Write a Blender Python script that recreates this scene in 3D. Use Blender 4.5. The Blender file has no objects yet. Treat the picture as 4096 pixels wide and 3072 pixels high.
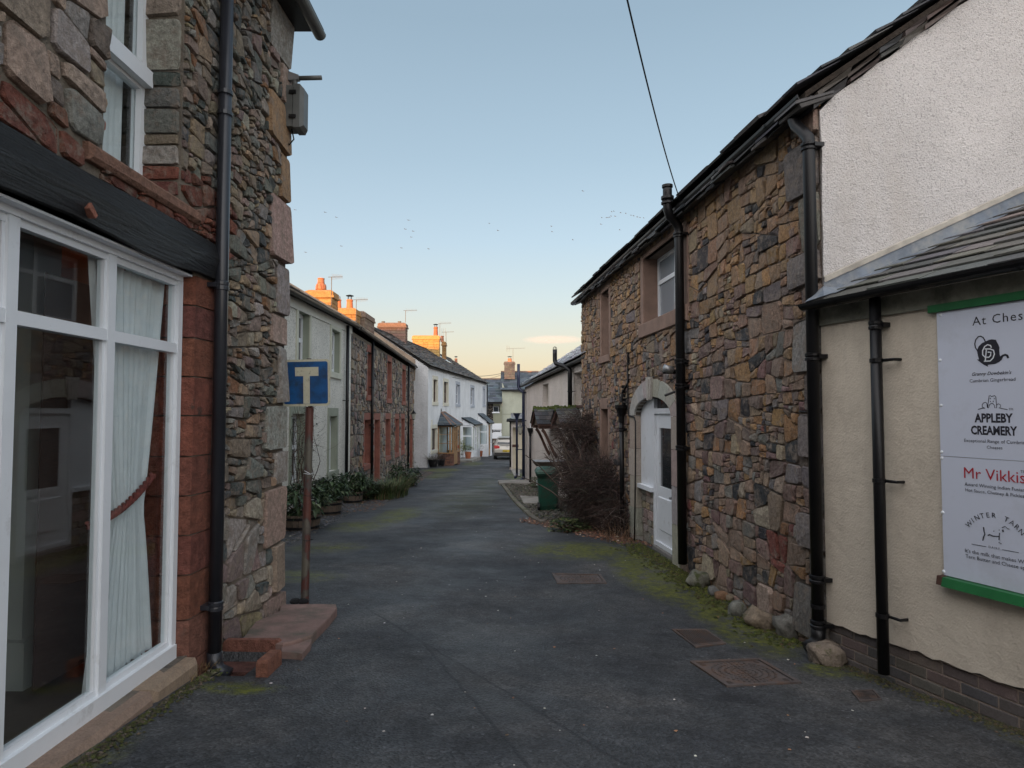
import bpy, bmesh, math, random
import numpy as np
from mathutils import Vector, Matrix
R = random.Random(7)
sc = bpy.context.scene
COL = sc.collection
rad = math.radians

# ------------------------------------------------------------------ camera
FPX = 2640.0                       # focal length in photo pixels (photo is 4096 wide)
PITCH = math.atan(114.0 / FPX)
CZ = 1.6
cam_d = bpy.data.cameras.new('camera')
cam_d.sensor_width = 36.0
cam_d.lens = 36.0 * FPX / 4096.0
cam_d.clip_start = 0.05
cam_d.clip_end = 3000
cam = bpy.data.objects.new('camera', cam_d)
COL.objects.link(cam)
cam.location = (0, 0, CZ)
cam.rotation_euler = (math.pi / 2 + PITCH, 0, 0)
sc.camera = cam

# ------------------------------------------------------------------ light
GLOW = 7.5
RAMP_K = 2.75
SUN_EL = rad(2.6)
SUN_AZ = rad(202)                  # compass-like: 180 = straight behind the camera, >180 = behind and left
sun_dir = Vector((math.sin(SUN_AZ) * math.cos(SUN_EL), math.cos(SUN_AZ) * math.cos(SUN_EL), math.sin(SUN_EL)))
w = bpy.data.worlds.new('World')
sc.world = w
w.use_nodes = True
nt = w.node_tree
nt.nodes.clear()
out = nt.nodes.new('ShaderNodeOutputWorld')
bg = nt.nodes.new('ShaderNodeBackground')
sky = nt.nodes.new('ShaderNodeTexSky')
sky.sky_type = 'NISHITA'
sky.sun_disc = False
sky.sun_elevation = SUN_EL
sky.sun_rotation = SUN_AZ
sky.altitude = 100
sky.air_density = 1.0
sky.dust_density = 1.2
sky.ozone_density = 1.5
bg.inputs['Strength'].default_value = 0.15
# twilight tint by elevation, the same all round the horizon, times the physical sky's brightness
geo = nt.nodes.new('ShaderNodeTexCoord')
sep = nt.nodes.new('ShaderNodeSeparateXYZ')
ramp = nt.nodes.new('ShaderNodeValToRGB')
nt.links.new(geo.outputs['Generated'], sep.inputs[0])
nt.links.new(sep.outputs['Z'], ramp.inputs['Fac'])
SKYRAMP = [(0.0, (0.84, 0.62, 0.46)), (0.05, (0.84, 0.68, 0.53)), (0.105, (0.80, 0.74, 0.66)), (0.17, (0.68, 0.75, 0.80)),
           (0.25, (0.56, 0.69, 0.82)), (0.36, (0.45, 0.58, 0.70)), (0.52, (0.35, 0.465, 0.57)), (0.8, (0.32, 0.43, 0.56))]
el = ramp.color_ramp.elements
while len(el) < len(SKYRAMP):
    el.new(0.5)
for e, (p, c) in zip(el, SKYRAMP):
    e.position = p
    e.color = (*c, 1)
# the sky brightens smoothly towards the side where the low sun stands (behind the camera)
dotn = nt.nodes.new('ShaderNodeVectorMath')
dotn.operation = 'DOT_PRODUCT'
dotn.inputs[1].default_value = (math.sin(SUN_AZ), math.cos(SUN_AZ), 0.25)
nt.links.new(geo.outputs['Generated'], dotn.inputs[0])
glow = nt.nodes.new('ShaderNodeMapRange')
glow.interpolation_type = 'SMOOTHSTEP'
glow.inputs['From Min'].default_value = -0.45
glow.inputs['From Max'].default_value = 1.1
glow.inputs['To Min'].default_value = 0.0
glow.inputs['To Max'].default_value = GLOW
nt.links.new(dotn.outputs['Value'], glow.inputs['Value'])
gsc = nt.nodes.new('ShaderNodeVectorMath')
gsc.operation = 'SCALE'
gsc.inputs[0].default_value = (0.96, 0.88, 0.84)
nt.links.new(glow.outputs[0], gsc.inputs['Scale'])
def vadd(a_, b_):
    n_ = nt.nodes.new('ShaderNodeVectorMath')
    n_.operation = 'ADD'
    nt.links.new(a_, n_.inputs[0])
    nt.links.new(b_, n_.inputs[1])
    return n_.outputs[0]
def vscale(a_, k_):
    n_ = nt.nodes.new('ShaderNodeVectorMath')
    n_.operation = 'SCALE'
    n_.inputs['Scale'].default_value = k_
    nt.links.new(a_, n_.inputs[0])
    return n_.outputs[0]
tot = vadd(vadd(vscale(ramp.outputs['Color'], RAMP_K), gsc.outputs[0]), vscale(sky.outputs[0], 0.45))
nt.links.new(tot, bg.inputs['Color'])
nt.links.new(bg.outputs[0], out.inputs[0])
sl = bpy.data.lights.new('sun', 'SUN')
sl.energy = 4.5
sl.color = (1.0, 0.42, 0.08)
sl.angle = rad(0.5)
so = bpy.data.objects.new('sun', sl)
COL.objects.link(so)
so.rotation_euler = sun_dir.to_track_quat('Z', 'Y').to_euler()
sc.view_settings.view_transform = 'Standard'
sc.view_settings.look = 'None'
sc.view_settings.exposure = 0.88
sc.view_settings.gamma = 1.0
sc.view_settings.use_curve_mapping = False
try:
    sc.cycles.max_bounces = 8
    sc.cycles.transparent_max_bounces = 12
except Exception:
    pass

# ------------------------------------------------------------------ photo pixel -> place
cp, sp = math.cos(PITCH), math.sin(PITCH)
def ray(px, py):
    dx = (px - 2048) / FPX; dy = (1536 - py) / FPX
    return Vector((dx, cp - dy * sp, sp + dy * cp))
def proj(v):
    x, y, z = v[0], v[1], v[2] - CZ
    d = y * cp + z * sp
    if d < 0.05: return None
    return (2048 + FPX * x / d, 1536 - FPX * (-y * sp + z * cp) / d)
def at_depth(px, py, y):
    r = ray(px, py); t = y / r.y
    return Vector((r.x * t, y, CZ + r.z * t))
class Fac:
    """a vertical facade: s runs along it, z up, off towards the street"""
    def __init__(f, ox, oy, ux, uy, nx, ny):
        l = math.hypot(ux, uy); f.o = Vector((ox, oy, 0)); f.u = Vector((ux / l, uy / l, 0))
        l = math.hypot(nx, ny); f.n = Vector((nx / l, ny / l, 0))
    def pt(f, s, z, off=0.0):
        p = f.o + f.u * s + f.n * off
        return Vector((p.x, p.y, z))
    def hit(f, px, py, off=0.0):
        r = ray(px, py); c = Vector((0, 0, CZ)); o = f.o + f.n * off
        t = (o - c).dot(f.n) / r.dot(f.n); p = c + r * t
        return (p - f.o).dot(f.u), p.z
def M1(x, y): return 1100 + x * .27125, 1050 + y * .27125
def M2(x, y): return 1600 + x * .27125, 1250 + y * .27125
def M3(x, y): return 1100 + x * .30136, 1400 + y * .30136
def M4(x, y): return 1600 + x * .2713, 1450 + y * .2713
def M5(x, y): return 1900 + x * .30139, 1300 + y * .30139
def M6(x, y): return 1950 + x * .3918, 1600 + y * .3918
def M7(x, y): return 1100 + x * .30136, 1800 + y * .30136
def L1(x, y): return x * .72316, y * .72316
def L2(x, y): return x * .72314, 700 + y * .72314
def L3(x, y): return x * .7667, 1800 + y * .7667
def R4(x, y): return 2200 + x * .7234, 300 + y * .7234
def R5(x, y): return 2200 + x * .7836, 1400 + y * .7836
def R6(x, y): return 3100 + x * .7233, y * .7233
def R7(x, y): return 3100 + x * .6631, 1100 + y * .6631
def R8(x, y): return 2600 + x * .6763, 2000 + y * .6763

FA = Fac(-2.05, 0, 0, 1, 1, 0)
FR = Fac(2.91, 0, -.098, 1, -1, -.098)
CORN = FR.pt(FR.hit(3300, 1650)[0], 0)
FG = Fac(CORN.x, CORN.y, 1, .098, .098, -1)
FS = Fac(CORN.x, CORN.y, .368, -1, -1, -.368)
FB = Fac(-3.86, 0, -.033, 1, 1, .033)
FD = Fac(-4.2, 33, .11, 1, 1, -.11)
FF = Fac(1.65, 14.4, -.117, 1, -1, -.117)

# ------------------------------------------------------------------ ground height
_gp = [(-2.05, 2.86, .06), (-2.05, 4.08, -.03), (-2.0, 5.9, -.15), (-1.9, 6.3, -.17), (0, 4.5, -.11), (1.5, 4.5, -.16), (2.5, 4.5, -.24), (2.9, 3.7, -.18),
       (2.4, 5.2, -.26), (2.05, 8.4, -.33), (1.9, 9.2, -.33), (0, 9, -.30), (-3.0, 9, -.28), (-3.6, 10.9, -.38), (-3.8, 14, -.5),
       (.8, 14, -.5), (0, 20, -.73), (-4.3, 20, -.72), (.4, 24.9, -.9), (0, 33, -1.17), (-4.2, 33, -1.15), (0, 43, -1.46), (-3, 43, -1.46), (0, 60, -1.95),
       (-10, 20, -.7), (10, 20, -.7), (10, 60, -1.95), (-10, 60, -1.95), (-2, 0, .1), (2.5, 0, .02), (0, -4, .12), (-9, -4, .15), (9, -4, .05)]
_P = np.array(_gp)
def _phi(r2): return 0.5 * r2 * np.log(r2 + 1e-9)
_n = len(_P)
_A = np.zeros((_n + 3, _n + 3))
_d = ((_P[:, None, :2] - _P[None, :, :2]) ** 2).sum(-1)
_A[:_n, :_n] = _phi(_d) + 0.5 * np.eye(_n)
_A[:_n, _n] = 1; _A[:_n, _n + 1:] = _P[:, :2]; _A[_n, :_n] = 1; _A[_n + 1:, :_n] = _P[:, :2].T
_w = np.linalg.solve(_A, np.concatenate([_P[:, 2], np.zeros(3)]))
def gz(x, y):
    xx = min(max(x, -9), 9); yy = min(max(y, -3), 60)
    r2 = (xx - _P[:, 0]) ** 2 + (yy - _P[:, 1]) ** 2
    z = float((_phi(r2) * _w[:_n]).sum() + _w[_n] + _w[_n + 1] * xx + _w[_n + 2] * yy)
    if y > 60: z -= .02 * (y - 60)
    return z
def on_ground(px, py, lift=0.0):
    r = ray(px, py); t = 3.0
    for _ in range(40):
        p = Vector((0, 0, CZ)) + r * t
        z = gz(p.x, p.y) + lift
        t += ((z - p.z) / r.z) * .8
        t = max(1.0, min(t, 120))
    return Vector((0, 0, CZ)) + r * t

# ------------------------------------------------------------------ objects
WO = {}
def tag(o, label=None, cat=None, group=None, kind=None):
    if label: o['label'] = label
    if cat: o['category'] = cat
    if group: o['group'] = group
    if kind: o['kind'] = kind
    return o
def empty(name, loc, label=None, cat=None, group=None, kind=None, parent=None):
    o = bpy.data.objects.new(name, None)
    o.empty_display_size = .2
    COL.objects.link(o)
    loc = Vector(loc)
    if parent: o.parent = parent; o.location = loc - WO[parent.name]
    else: o.location = loc
    WO[o.name] = loc
    return tag(o, label, cat, group, kind)
def mk(name, verts, faces, mat, parent=None, cols=None, smooth=False, origin=None, kind=None, **kw):
    vs = [Vector(v) for v in verts]
    if origin is None:
        if parent is None and vs:
            origin = Vector((sum(v.x for v in vs) / len(vs), sum(v.y for v in vs) / len(vs), min(v.z for v in vs)))
        elif vs:
            origin = sum(vs, Vector()) / len(vs)
        else: origin = Vector()
    origin = Vector(origin)
    me = bpy.data.meshes.new(name)
    me.from_pydata([v - origin for v in vs], [], faces)
    if cols is not None:
        at = me.color_attributes.new('tint', 'FLOAT_COLOR', 'POINT')
        flat = np.ones((len(vs), 4), dtype=np.float32); flat[:, :3] = np.array(cols, dtype=np.float32)[:, :3]
        at.data.foreach_set('color', flat.ravel())
    if mat is not None: me.materials.append(mat)
    if smooth: me.polygons.foreach_set('use_smooth', [True] * len(me.polygons))
    me.update()
    o = bpy.data.objects.new(name, me)
    COL.objects.link(o)
    if parent is not None:
        o.parent = parent; o.location = origin - WO[parent.name]
    else: o.location = origin
    WO[o.name] = origin
    if kind: o['kind'] = kind
    return tag(o, **kw) if kw else o
def copy_tree(o, delta, parent=None):
    c = o.copy(); COL.objects.link(c)
    WO[c.name] = WO[o.name] + Vector(delta)
    if parent is None: c.location = o.location + Vector(delta)
    else: c.parent = parent
    for ch in list(o.children): copy_tree(ch, delta, c)
    return c

class MB:
    def __init__(m): m.v = []; m.f = []; m.c = []; m.cur = None
    def add(m, vs, fs):
        b = len(m.v); m.v += [Vector(v) for v in vs]; m.f += [tuple(b + i for i in f) for f in fs]
        if m.cur is not None: m.c += [m.cur] * len(vs)
    def hexa(m, p):   # 8 points: bottom 4 then top 4
        m.add(p, [(0, 3, 2, 1), (4, 5, 6, 7), (0, 1, 5, 4), (1, 2, 6, 5), (2, 3, 7, 6), (3, 0, 4, 7)])
    def box(m, a, b):
        x0, y0, z0 = a; x1, y1, z1 = b
        m.hexa([(x0, y0, z0), (x1, y0, z0), (x1, y1, z0), (x0, y1, z0), (x0, y0, z1), (x1, y0, z1), (x1, y1, z1), (x0, y1, z1)])
    def fbox(m, F, s0, s1, z0, z1, a, b, jit=0):
        j = lambda: R.uniform(-jit, jit) if jit else 0
        m.hexa([F.pt(s + j(), z + j(), o + j()) for z in (z0, z1) for s, o in ((s0, a), (s1, a), (s1, b), (s0, b))])
    def bbox(m, F, s0, s1, z0, z1, a, b, c=.01, jit=0):
        """facade box whose outer face (off=b) has a bevelled rim; back at off=a"""
        j = lambda: R.uniform(-jit, jit) if jit else 0
        ring = [(s0, z0), (s1, z0), (s1, z1), (s0, z1)]
        sh = [(s0 + c, z0 + c), (s1 - c, z0 + c), (s1 - c, z1 - c), (s0 + c, z1 - c)]
        vs = [F.pt(s, z, a) for s, z in ring] + [F.pt(s + j(), z + j(), b - c) for s, z in ring] + [F.pt(s + j(), z + j(), b + j()) for s, z in sh]
        fs = []
        for k in range(4):
            n = (k + 1) % 4
            fs += [(k, n, 4 + n, 4 + k), (4 + k, 4 + n, 8 + n, 8 + k)]
        fs += [(8, 9, 10, 11), (3, 2, 1, 0)]
        m.add(vs, fs)
    def prism(m, poly, d):
        n = len(poly); d = Vector(d); p = [Vector(q) for q in poly]
        m.add(p + [q + d for q in p], [tuple(range(n - 1, -1, -1)), tuple(range(n, 2 * n))] + [(i, (i + 1) % n, n + (i + 1) % n, n + i) for i in range(n)])
    def tube(m, pts, r, n=8, cap=True):
        pts = [Vector(p) for p in pts]; rs = r if isinstance(r, (list, tuple)) else [r] * len(pts)
        vs = []; up = None
        for i, p in enumerate(pts):
            d = (pts[min(i + 1, len(pts) - 1)] - pts[max(i - 1, 0)])
            d = d.normalized() if d.length > 1e-9 else Vector((0, 0, 1))
            if up is None: a = d.orthogonal().normalized()
            else:
                a = up - d * up.dot(d); a = a.normalized() if a.length > 1e-6 else d.orthogonal().normalized()
            up = a; b = d.cross(a)
            vs += [p + (a * math.cos(t) + b * math.sin(t)) * rs[i] for t in [2 * math.pi * k / n for k in range(n)]]
        fs = []
        for i in range(len(pts) - 1):
            for k in range(n):
                fs.append((i * n + k, i * n + (k + 1) % n, (i + 1) * n + (k + 1) % n, (i + 1) * n + k))
        if cap: fs += [tuple(range(n - 1, -1, -1)), tuple((len(pts) - 1) * n + k for k in range(n))]
        m.add(vs, fs)
    def lathe(m, c, prof, n=16, squash=None):
        vs = []; c = Vector(c)
        for r, z in prof:
            vs += [c + Vector((r * math.cos(2 * math.pi * k / n), r * math.sin(2 * math.pi * k / n), z)) for k in range(n)]
        fs = []
        for i in range(len(prof) - 1):
            for k in range(n): fs.append((i * n + k, i * n + (k + 1) % n, (i + 1) * n + (k + 1) % n, (i + 1) * n + k))
        fs += [tuple(range(n - 1, -1, -1)), tuple((len(prof) - 1) * n + k for k in range(n))]
        m.add(vs, fs)
    def build(m, name, mat, parent=None, smooth=False, **kw):
        return mk(name, m.v, m.f, mat, parent, m.c if m.c else None, smooth, **kw)

def px_area(vs):
    q = [proj(v) for v in vs]
    q = [p for p in q if p]
    if len(q) < 3: return 0, 0
    xs = [p[0] for p in q]; ys = [p[1] for p in q]
    if max(xs) < 0 or min(xs) > 4096 or max(ys) < 0 or min(ys) > 3072: return 0, 0
    w_, h_ = max(xs) - min(xs), max(ys) - min(ys)
    return w_ * h_ / 16, max(w_, h_) / 4
def emit(pieces, name, stuff, parent, mat, most=290, minpx=8, smooth=False):
    """pieces: (verts, faces, colour).  The ones that show largest become parts, the rest one joined part."""
    sc_ = sorted(((px_area(p[0]), i) for i, p in enumerate(pieces)), key=lambda t: -t[0][0])
    big = [i for (a, d), i in sc_[:most] if a > 0 and d >= minpx]
    bs = set(big)
    for i in big:
        v, f, c = pieces[i]
        mk(name, v, f, mat, parent, [c] * len(v), smooth)
    m = MB()
    for i, (v, f, c) in enumerate(pieces):
        if i not in bs:
            m.cur = c; m.add(v, f)
    if m.v: m.build(stuff, mat, parent, smooth, kind='stuff')

# ------------------------------------------------------------------ materials
def new_mat(name):
    m = bpy.data.materials.new(name); m.use_nodes = True
    t = m.node_tree; b = t.nodes['Principled BSDF']
    return m, t, b
def _noise(t, vec, scale, det=6, rough=.6, dist=0):
    n = t.nodes.new('ShaderNodeTexNoise'); n.inputs['Scale'].default_value = scale; n.inputs['Detail'].default_value = det
    n.inputs['Roughness'].default_value = rough; n.inputs['Distortion'].default_value = dist
    if vec is not None: t.links.new(vec, n.inputs['Vector'])
    return n.outputs['Fac']
def _ramp(t, fac, stops):
    r = t.nodes.new('ShaderNodeValToRGB'); e = r.color_ramp.elements
    while len(e) < len(stops): e.new(.5)
    for q, (p, c) in zip(e, stops): q.position = p; q.color = (*c, 1) if len(c) == 3 else c
    t.links.new(fac, r.inputs['Fac']); return r.outputs['Color']
def _g(v): return (v, v, v)
def _mix(t, fac, a, b, mode='MIX'):
    m = t.nodes.new('ShaderNodeMix'); m.data_type = 'RGBA'; m.blend_type = mode
    if isinstance(fac, (int, float)): m.inputs['Factor'].default_value = fac
    else: t.links.new(fac, m.inputs['Factor'])
    for k, v in (('A', a), ('B', b)):
        if isinstance(v, tuple): m.inputs[k].default_value = (*v, 1)
        else: t.links.new(v, m.inputs[k])
    return m.outputs['Result']
def _pos(t, scale=None):
    g = t.nodes.new('ShaderNodeNewGeometry').outputs['Position']
    if scale:
        v = t.nodes.new('ShaderNodeVectorMath'); v.operation = 'MULTIPLY'; v.inputs[1].default_value = scale
        t.links.new(g, v.inputs[0]); g = v.outputs[0]
    return g
def _bump(t, b, hs, dist=.01, strength=1.0):
    prev = None
    for h, d in hs:
        n = t.nodes.new('ShaderNodeBump'); n.inputs['Distance'].default_value = d; n.inputs['Strength'].default_value = strength
        t.links.new(h, n.inputs['Height'])
        if prev is not None: t.links.new(prev, n.inputs['Normal'])
        prev = n.outputs['Normal']
    t.links.new(prev, b.inputs['Normal'])
def _math(t, op, a, b):
    m = t.nodes.new('ShaderNodeMath'); m.operation = op
    for i, v in enumerate((a, b)):
        if isinstance(v, (int, float)): m.inputs[i].default_value = v
        else: t.links.new(v, m.inputs[i])
    return m.outputs[0]
def mul(c, k): return tuple(x * k for x in c)
def mat_basic(name, col, rough=.6, var=.25, scale=4, bump=.0, bscale=40, metal=0, spec=.5, dirt=None, dscale=1.5, stretch=None, dth=.55):
    m, t, b = new_mat(name)
    p = _pos(t, stretch)
    c = _ramp(t, _noise(t, p, scale), [(.3, mul(col, 1 - var)), (.7, mul(col, 1 + var))])
    if dirt: c = _mix(t, _ramp(t, _noise(t, p, dscale, 8, .7), [(dth - .08, _g(0)), (dth + .1, _g(1))]), c, dirt)
    t.links.new(c, b.inputs['Base Color'])
    b.inputs['Roughness'].default_value = rough; b.inputs['Metallic'].default_value = metal
    b.inputs['Specular IOR Level'].default_value = spec
    if bump: _bump(t, b, [(_noise(t, p, bscale, 4), bump)])
    return m
def mat_tint(name, rough=.85, bump=.006, bscale=35, lichen=None, var=.35, vscale=14, lth=.62, fine=.002, smear=None):
    """takes each piece's own colour from its mesh and weathers it"""
    m, t, b = new_mat(name)
    p = _pos(t)
    a = t.nodes.new('ShaderNodeAttribute'); a.attribute_name = 'tint'
    v = _ramp(t, _noise(t, p, vscale, 8, .68), [(.28, _g(1 - var)), (.72, _g(1 + var))])
    c = _mix(t, 1.0, a.outputs['Color'], v, 'MULTIPLY')
    v2 = _ramp(t, _noise(t, p, vscale * 6, 4, .7), [(.3, _g(.78)), (.7, _g(1.2))])
    c = _mix(t, 1.0, c, v2, 'MULTIPLY')
    if lichen:
        for col, s, th in lichen:
            c = _mix(t, _ramp(t, _noise(t, p, s, 9, .72), [(th, _g(0)), (th + .07, _g(.85))]), c, col)
    if smear: c = _mix(t, _ramp(t, _noise(t, p, 9, 10, .75), [(.50, _g(0)), (.60, _g(.75))]), c, smear)
    t.links.new(c, b.inputs['Base Color'])
    b.inputs['Roughness'].default_value = rough; b.inputs['Specular IOR Level'].default_value = .35
    _bump(t, b, [(_noise(t, p, bscale, 8, .7), bump), (_noise(t, p, bscale * 5, 3, .6), fine)])
    return m
def mat_render(name, col, big=.012, bscale=55, stain=None, speck=.0, fine=.004, tile=None):
    """roughcast: pebbly relief, faint stains"""
    m, t, b = new_mat(name)
    p = _pos(t)
    c = _ramp(t, _noise(t, p, 1.3, 7, .65), [(.3, mul(col, .88)), (.7, mul(col, 1.06))])
    h = _noise(t, p, bscale, 3, .55)
    if speck: c = _mix(t, _ramp(t, _noise(t, p, bscale * .9, 2, .5), [(.36, _g(speck)), (.46, _g(0))]), c, mul(col, .3))
    if stain: c = _mix(t, _ramp(t, _noise(t, _pos(t, (1, 1, .3)), 1.7, 8, .7), [(.48, _g(0)), (.72, _g(.7))]), c, stain)
    t.links.new(c, b.inputs['Base Color'])
    b.inputs['Roughness'].default_value = .9; b.inputs['Specular IOR Level'].default_value = .2
    vo = t.nodes.new('ShaderNodeTexVoronoi'); vo.inputs['Scale'].default_value = bscale * .8
    t.links.new(p, vo.inputs['Vector'])
    _bump(t, b, [(h, big), (vo.outputs['Distance'], -fine if False else fine), (_noise(t, p, 6, 3), .012)])
    return m

STONE = mat_tint('rubble_stone', bump=.028, bscale=22, var=.52, vscale=30, fine=.006, smear=(.25, .20, .16), lichen=[((.33, .33, .27), 3.1, .70), ((.07, .085, .03), 2.2, .69)])
SAND = mat_tint('red_sandstone', bump=.03, bscale=18, var=.45, vscale=18, fine=.006, lichen=[((.07, .05, .04), 5, .60)])
DRESSED = mat_tint('dressed_stone', bump=.006, bscale=25, var=.2, lichen=[((.14, .125, .10), 2.6, .66), ((.10, .12, .05), 1.7, .71)])
SLATE = mat_tint('slate', rough=.62, bump=.006, bscale=30, var=.3, lichen=[((.20, .19, .15), 5, .70)])
BRICK = mat_tint('brick', bump=.003, bscale=60, var=.2, lichen=[((.3, .29, .27), 3.5, .70)])
COB = mat_tint('cobble', bump=.008, bscale=40, var=.3, lichen=[((.06, .08, .02), 3, .58)])
LEAF = mat_tint('leaf', rough=.42, bump=.001, var=.3)
TWIG = mat_tint('twig', rough=.85, bump=.001, var=.3)
MORTAR = mat_basic('mortar', (.20, .15, .115), .95, .35, 5, .02, 30, dirt=(.06, .055, .05), dscale=2.5)
MORTAR_D = mat_basic('old_mortar', (.19, .16, .125), .95, .35, 5, .02, 30, dirt=(.055, .05, .045), dscale=2.5)
DASH = mat_render('pebbledash_white', (.585, .56, .545), big=.009, bscale=85, fine=.004, speck=.45, stain=(.48, .44, .40))
CREAMW = mat_render('cream_render', (.62, .55, .45), big=.003, bscale=80, fine=.0015, stain=(.36, .31, .25))
DASH_B = mat_render('pale_roughcast', (.70, .69, .63), big=.012, bscale=38, speck=.6)
WHITE_D = mat_render('white_roughcast', (.76, .78, .80), big=.01, bscale=22, stain=(.52, .54, .55), speck=.12)
GABLE_D = mat_render('grey_white_roughcast', (.60, .61, .62), big=.014, bscale=24, stain=(.36, .37, .38), speck=.3)
CREAM_F = mat_render('cream_roughcast', (.66, .60, .55), big=.016, bscale=30, stain=(.50, .44, .36), speck=.2)
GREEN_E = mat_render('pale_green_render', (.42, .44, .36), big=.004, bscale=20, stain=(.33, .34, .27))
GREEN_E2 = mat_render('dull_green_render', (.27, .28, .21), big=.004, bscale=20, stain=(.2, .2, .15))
BAND = mat_basic('painted_band_cream', (.52, .53, .44), .7, .08, 3)
REVEAL = mat_basic('painted_reveal_green', (.26, .29, .23), .7, .08, 3)
UPVC = mat_basic('white_frame_paint', (.74, .77, .80), .35, .04, 3, dirt=(.50, .51, .51), dscale=6, dth=.67)
WPAINT = mat_basic('white_gloss_paint', (.72, .75, .79), .4, .05, 2, .001, 60, dirt=(.45, .44, .42), dscale=7, dth=.66)
BLACKP = mat_basic('black_iron_paint', (.006, .006, .007), .38, .3, 6, .001, 80, spec=.35)
NAVY = mat_basic('navy_pipe_paint', (.012, .018, .05), .35, .2, 6)
GREYPL = mat_basic('grey_plastic', (.10, .105, .10), .5, .2, 6)
BEAM = None
REDS = mat_basic('red_dressed_stone', (.24, .09, .065), .85, .25, 5, .004, 30)
BROWNS = mat_basic('brown_dressed_stone', (.235, .155, .12), .85, .18, 5, .004, 30)
GREYST = mat_basic('grey_painted_stone', (.38, .42, .48), .7, .08, 4)
CREAMB = mat_basic('cream_painted_stone', (.62, .60, .50), .7, .06, 4)
LEAD = mat_basic('lead_flashing', (.15, .18, .22), .5, .3, 5, .004, 12, dirt=(.26, .27, .27), dscale=4)
CONC = mat_basic('concrete', (.28, .265, .24), .9, .2, 6, .003, 60, dirt=(.13, .12, .10), dscale=3)
SLABM = mat_basic('red_slab_stone', (.21, .135, .115), .9, .25, 6, .004, 60, dirt=(.10, .09, .07), dscale=3.5)
TERRA = mat_basic('terracotta', (.34, .115, .055), .7, .25, 6, .002, 50)
OAK = mat_basic('oak', (.34, .19, .085), .55, .25, 3, .001, 40, stretch=(6, 6, 1))
DARKW = mat_basic('dark_stained_timber', (.07, .03, .02), .6, .3, 3, .002, 40, stretch=(6, 6, 1))
OLDW = mat_basic('weathered_timber', (.135, .10, .075), .8, .35, 4, .003, 40, stretch=(5, 5, 1), dirt=(.05, .045, .035), dscale=4)
MOSS = mat_basic('moss', (.055, .075, .012), 1.0, .5, 12, .03, 25)
SOIL = mat_basic('soil', (.03, .022, .016), 1.0, .4, 12, .02, 30)
POTS = mat_basic('chimney_pot_clay', (.42, .17, .09), .7, .2, 6)
CHIM = mat_tint('chimney_stone', bump=.02, bscale=9, var=.35, lichen=[((.42, .38, .2), 2.2, .66)])
METAL = mat_basic('galvanised_metal', (.33, .34, .35), .4, .15, 8, metal=.7)
RUSTY = mat_basic('rusty_iron', (.085, .070, .066), .7, .3, 9, .002, 60, dirt=(.12, .075, .055), dscale=8)
def mat_glass_dark(name, col=(.02, .025, .03), rough=.04):
    m, t, b = new_mat(name)
    b.inputs['Base Color'].default_value = (*col, 1); b.inputs['Roughness'].default_value = rough
    b.inputs['Specular IOR Level'].default_value = .9
    _bump(t, b, [(_noise(t, _pos(t), 1.5, 2), .004)])
    return m
PANE = mat_glass_dark('window_pane_dark')
PANE_W = mat_glass_dark('window_pane_grey', (.22, .25, .28), .12)
def mat_clear_glass(name):
    m, t, b = new_mat(name)
    t.nodes.remove(b)
    tr = t.nodes.new('ShaderNodeBsdfTransparent'); tr.inputs[0].default_value = (.94, .97, .97, 1)
    gl = t.nodes.new('ShaderNodeBsdfGlossy'); gl.inputs['Roughness'].default_value = .01
    lw = t.nodes.new('ShaderNodeLayerWeight'); lw.inputs['Blend'].default_value = .5
    f_ = _math(t, 'ADD', _math(t, 'MULTIPLY', _math(t, 'POWER', lw.outputs['Facing'], 3.0), .55), .035)
    ms = t.nodes.new('ShaderNodeMixShader')
    t.links.new(f_, ms.inputs[0]); t.links.new(tr.outputs[0], ms.inputs[1]); t.links.new(gl.outputs[0], ms.inputs[2])
    t.links.new(ms.outputs[0], t.nodes['Material Output'].inputs['Surface'])
    return m
CLEAR = mat_clear_glass('clear_window_glass')
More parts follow.
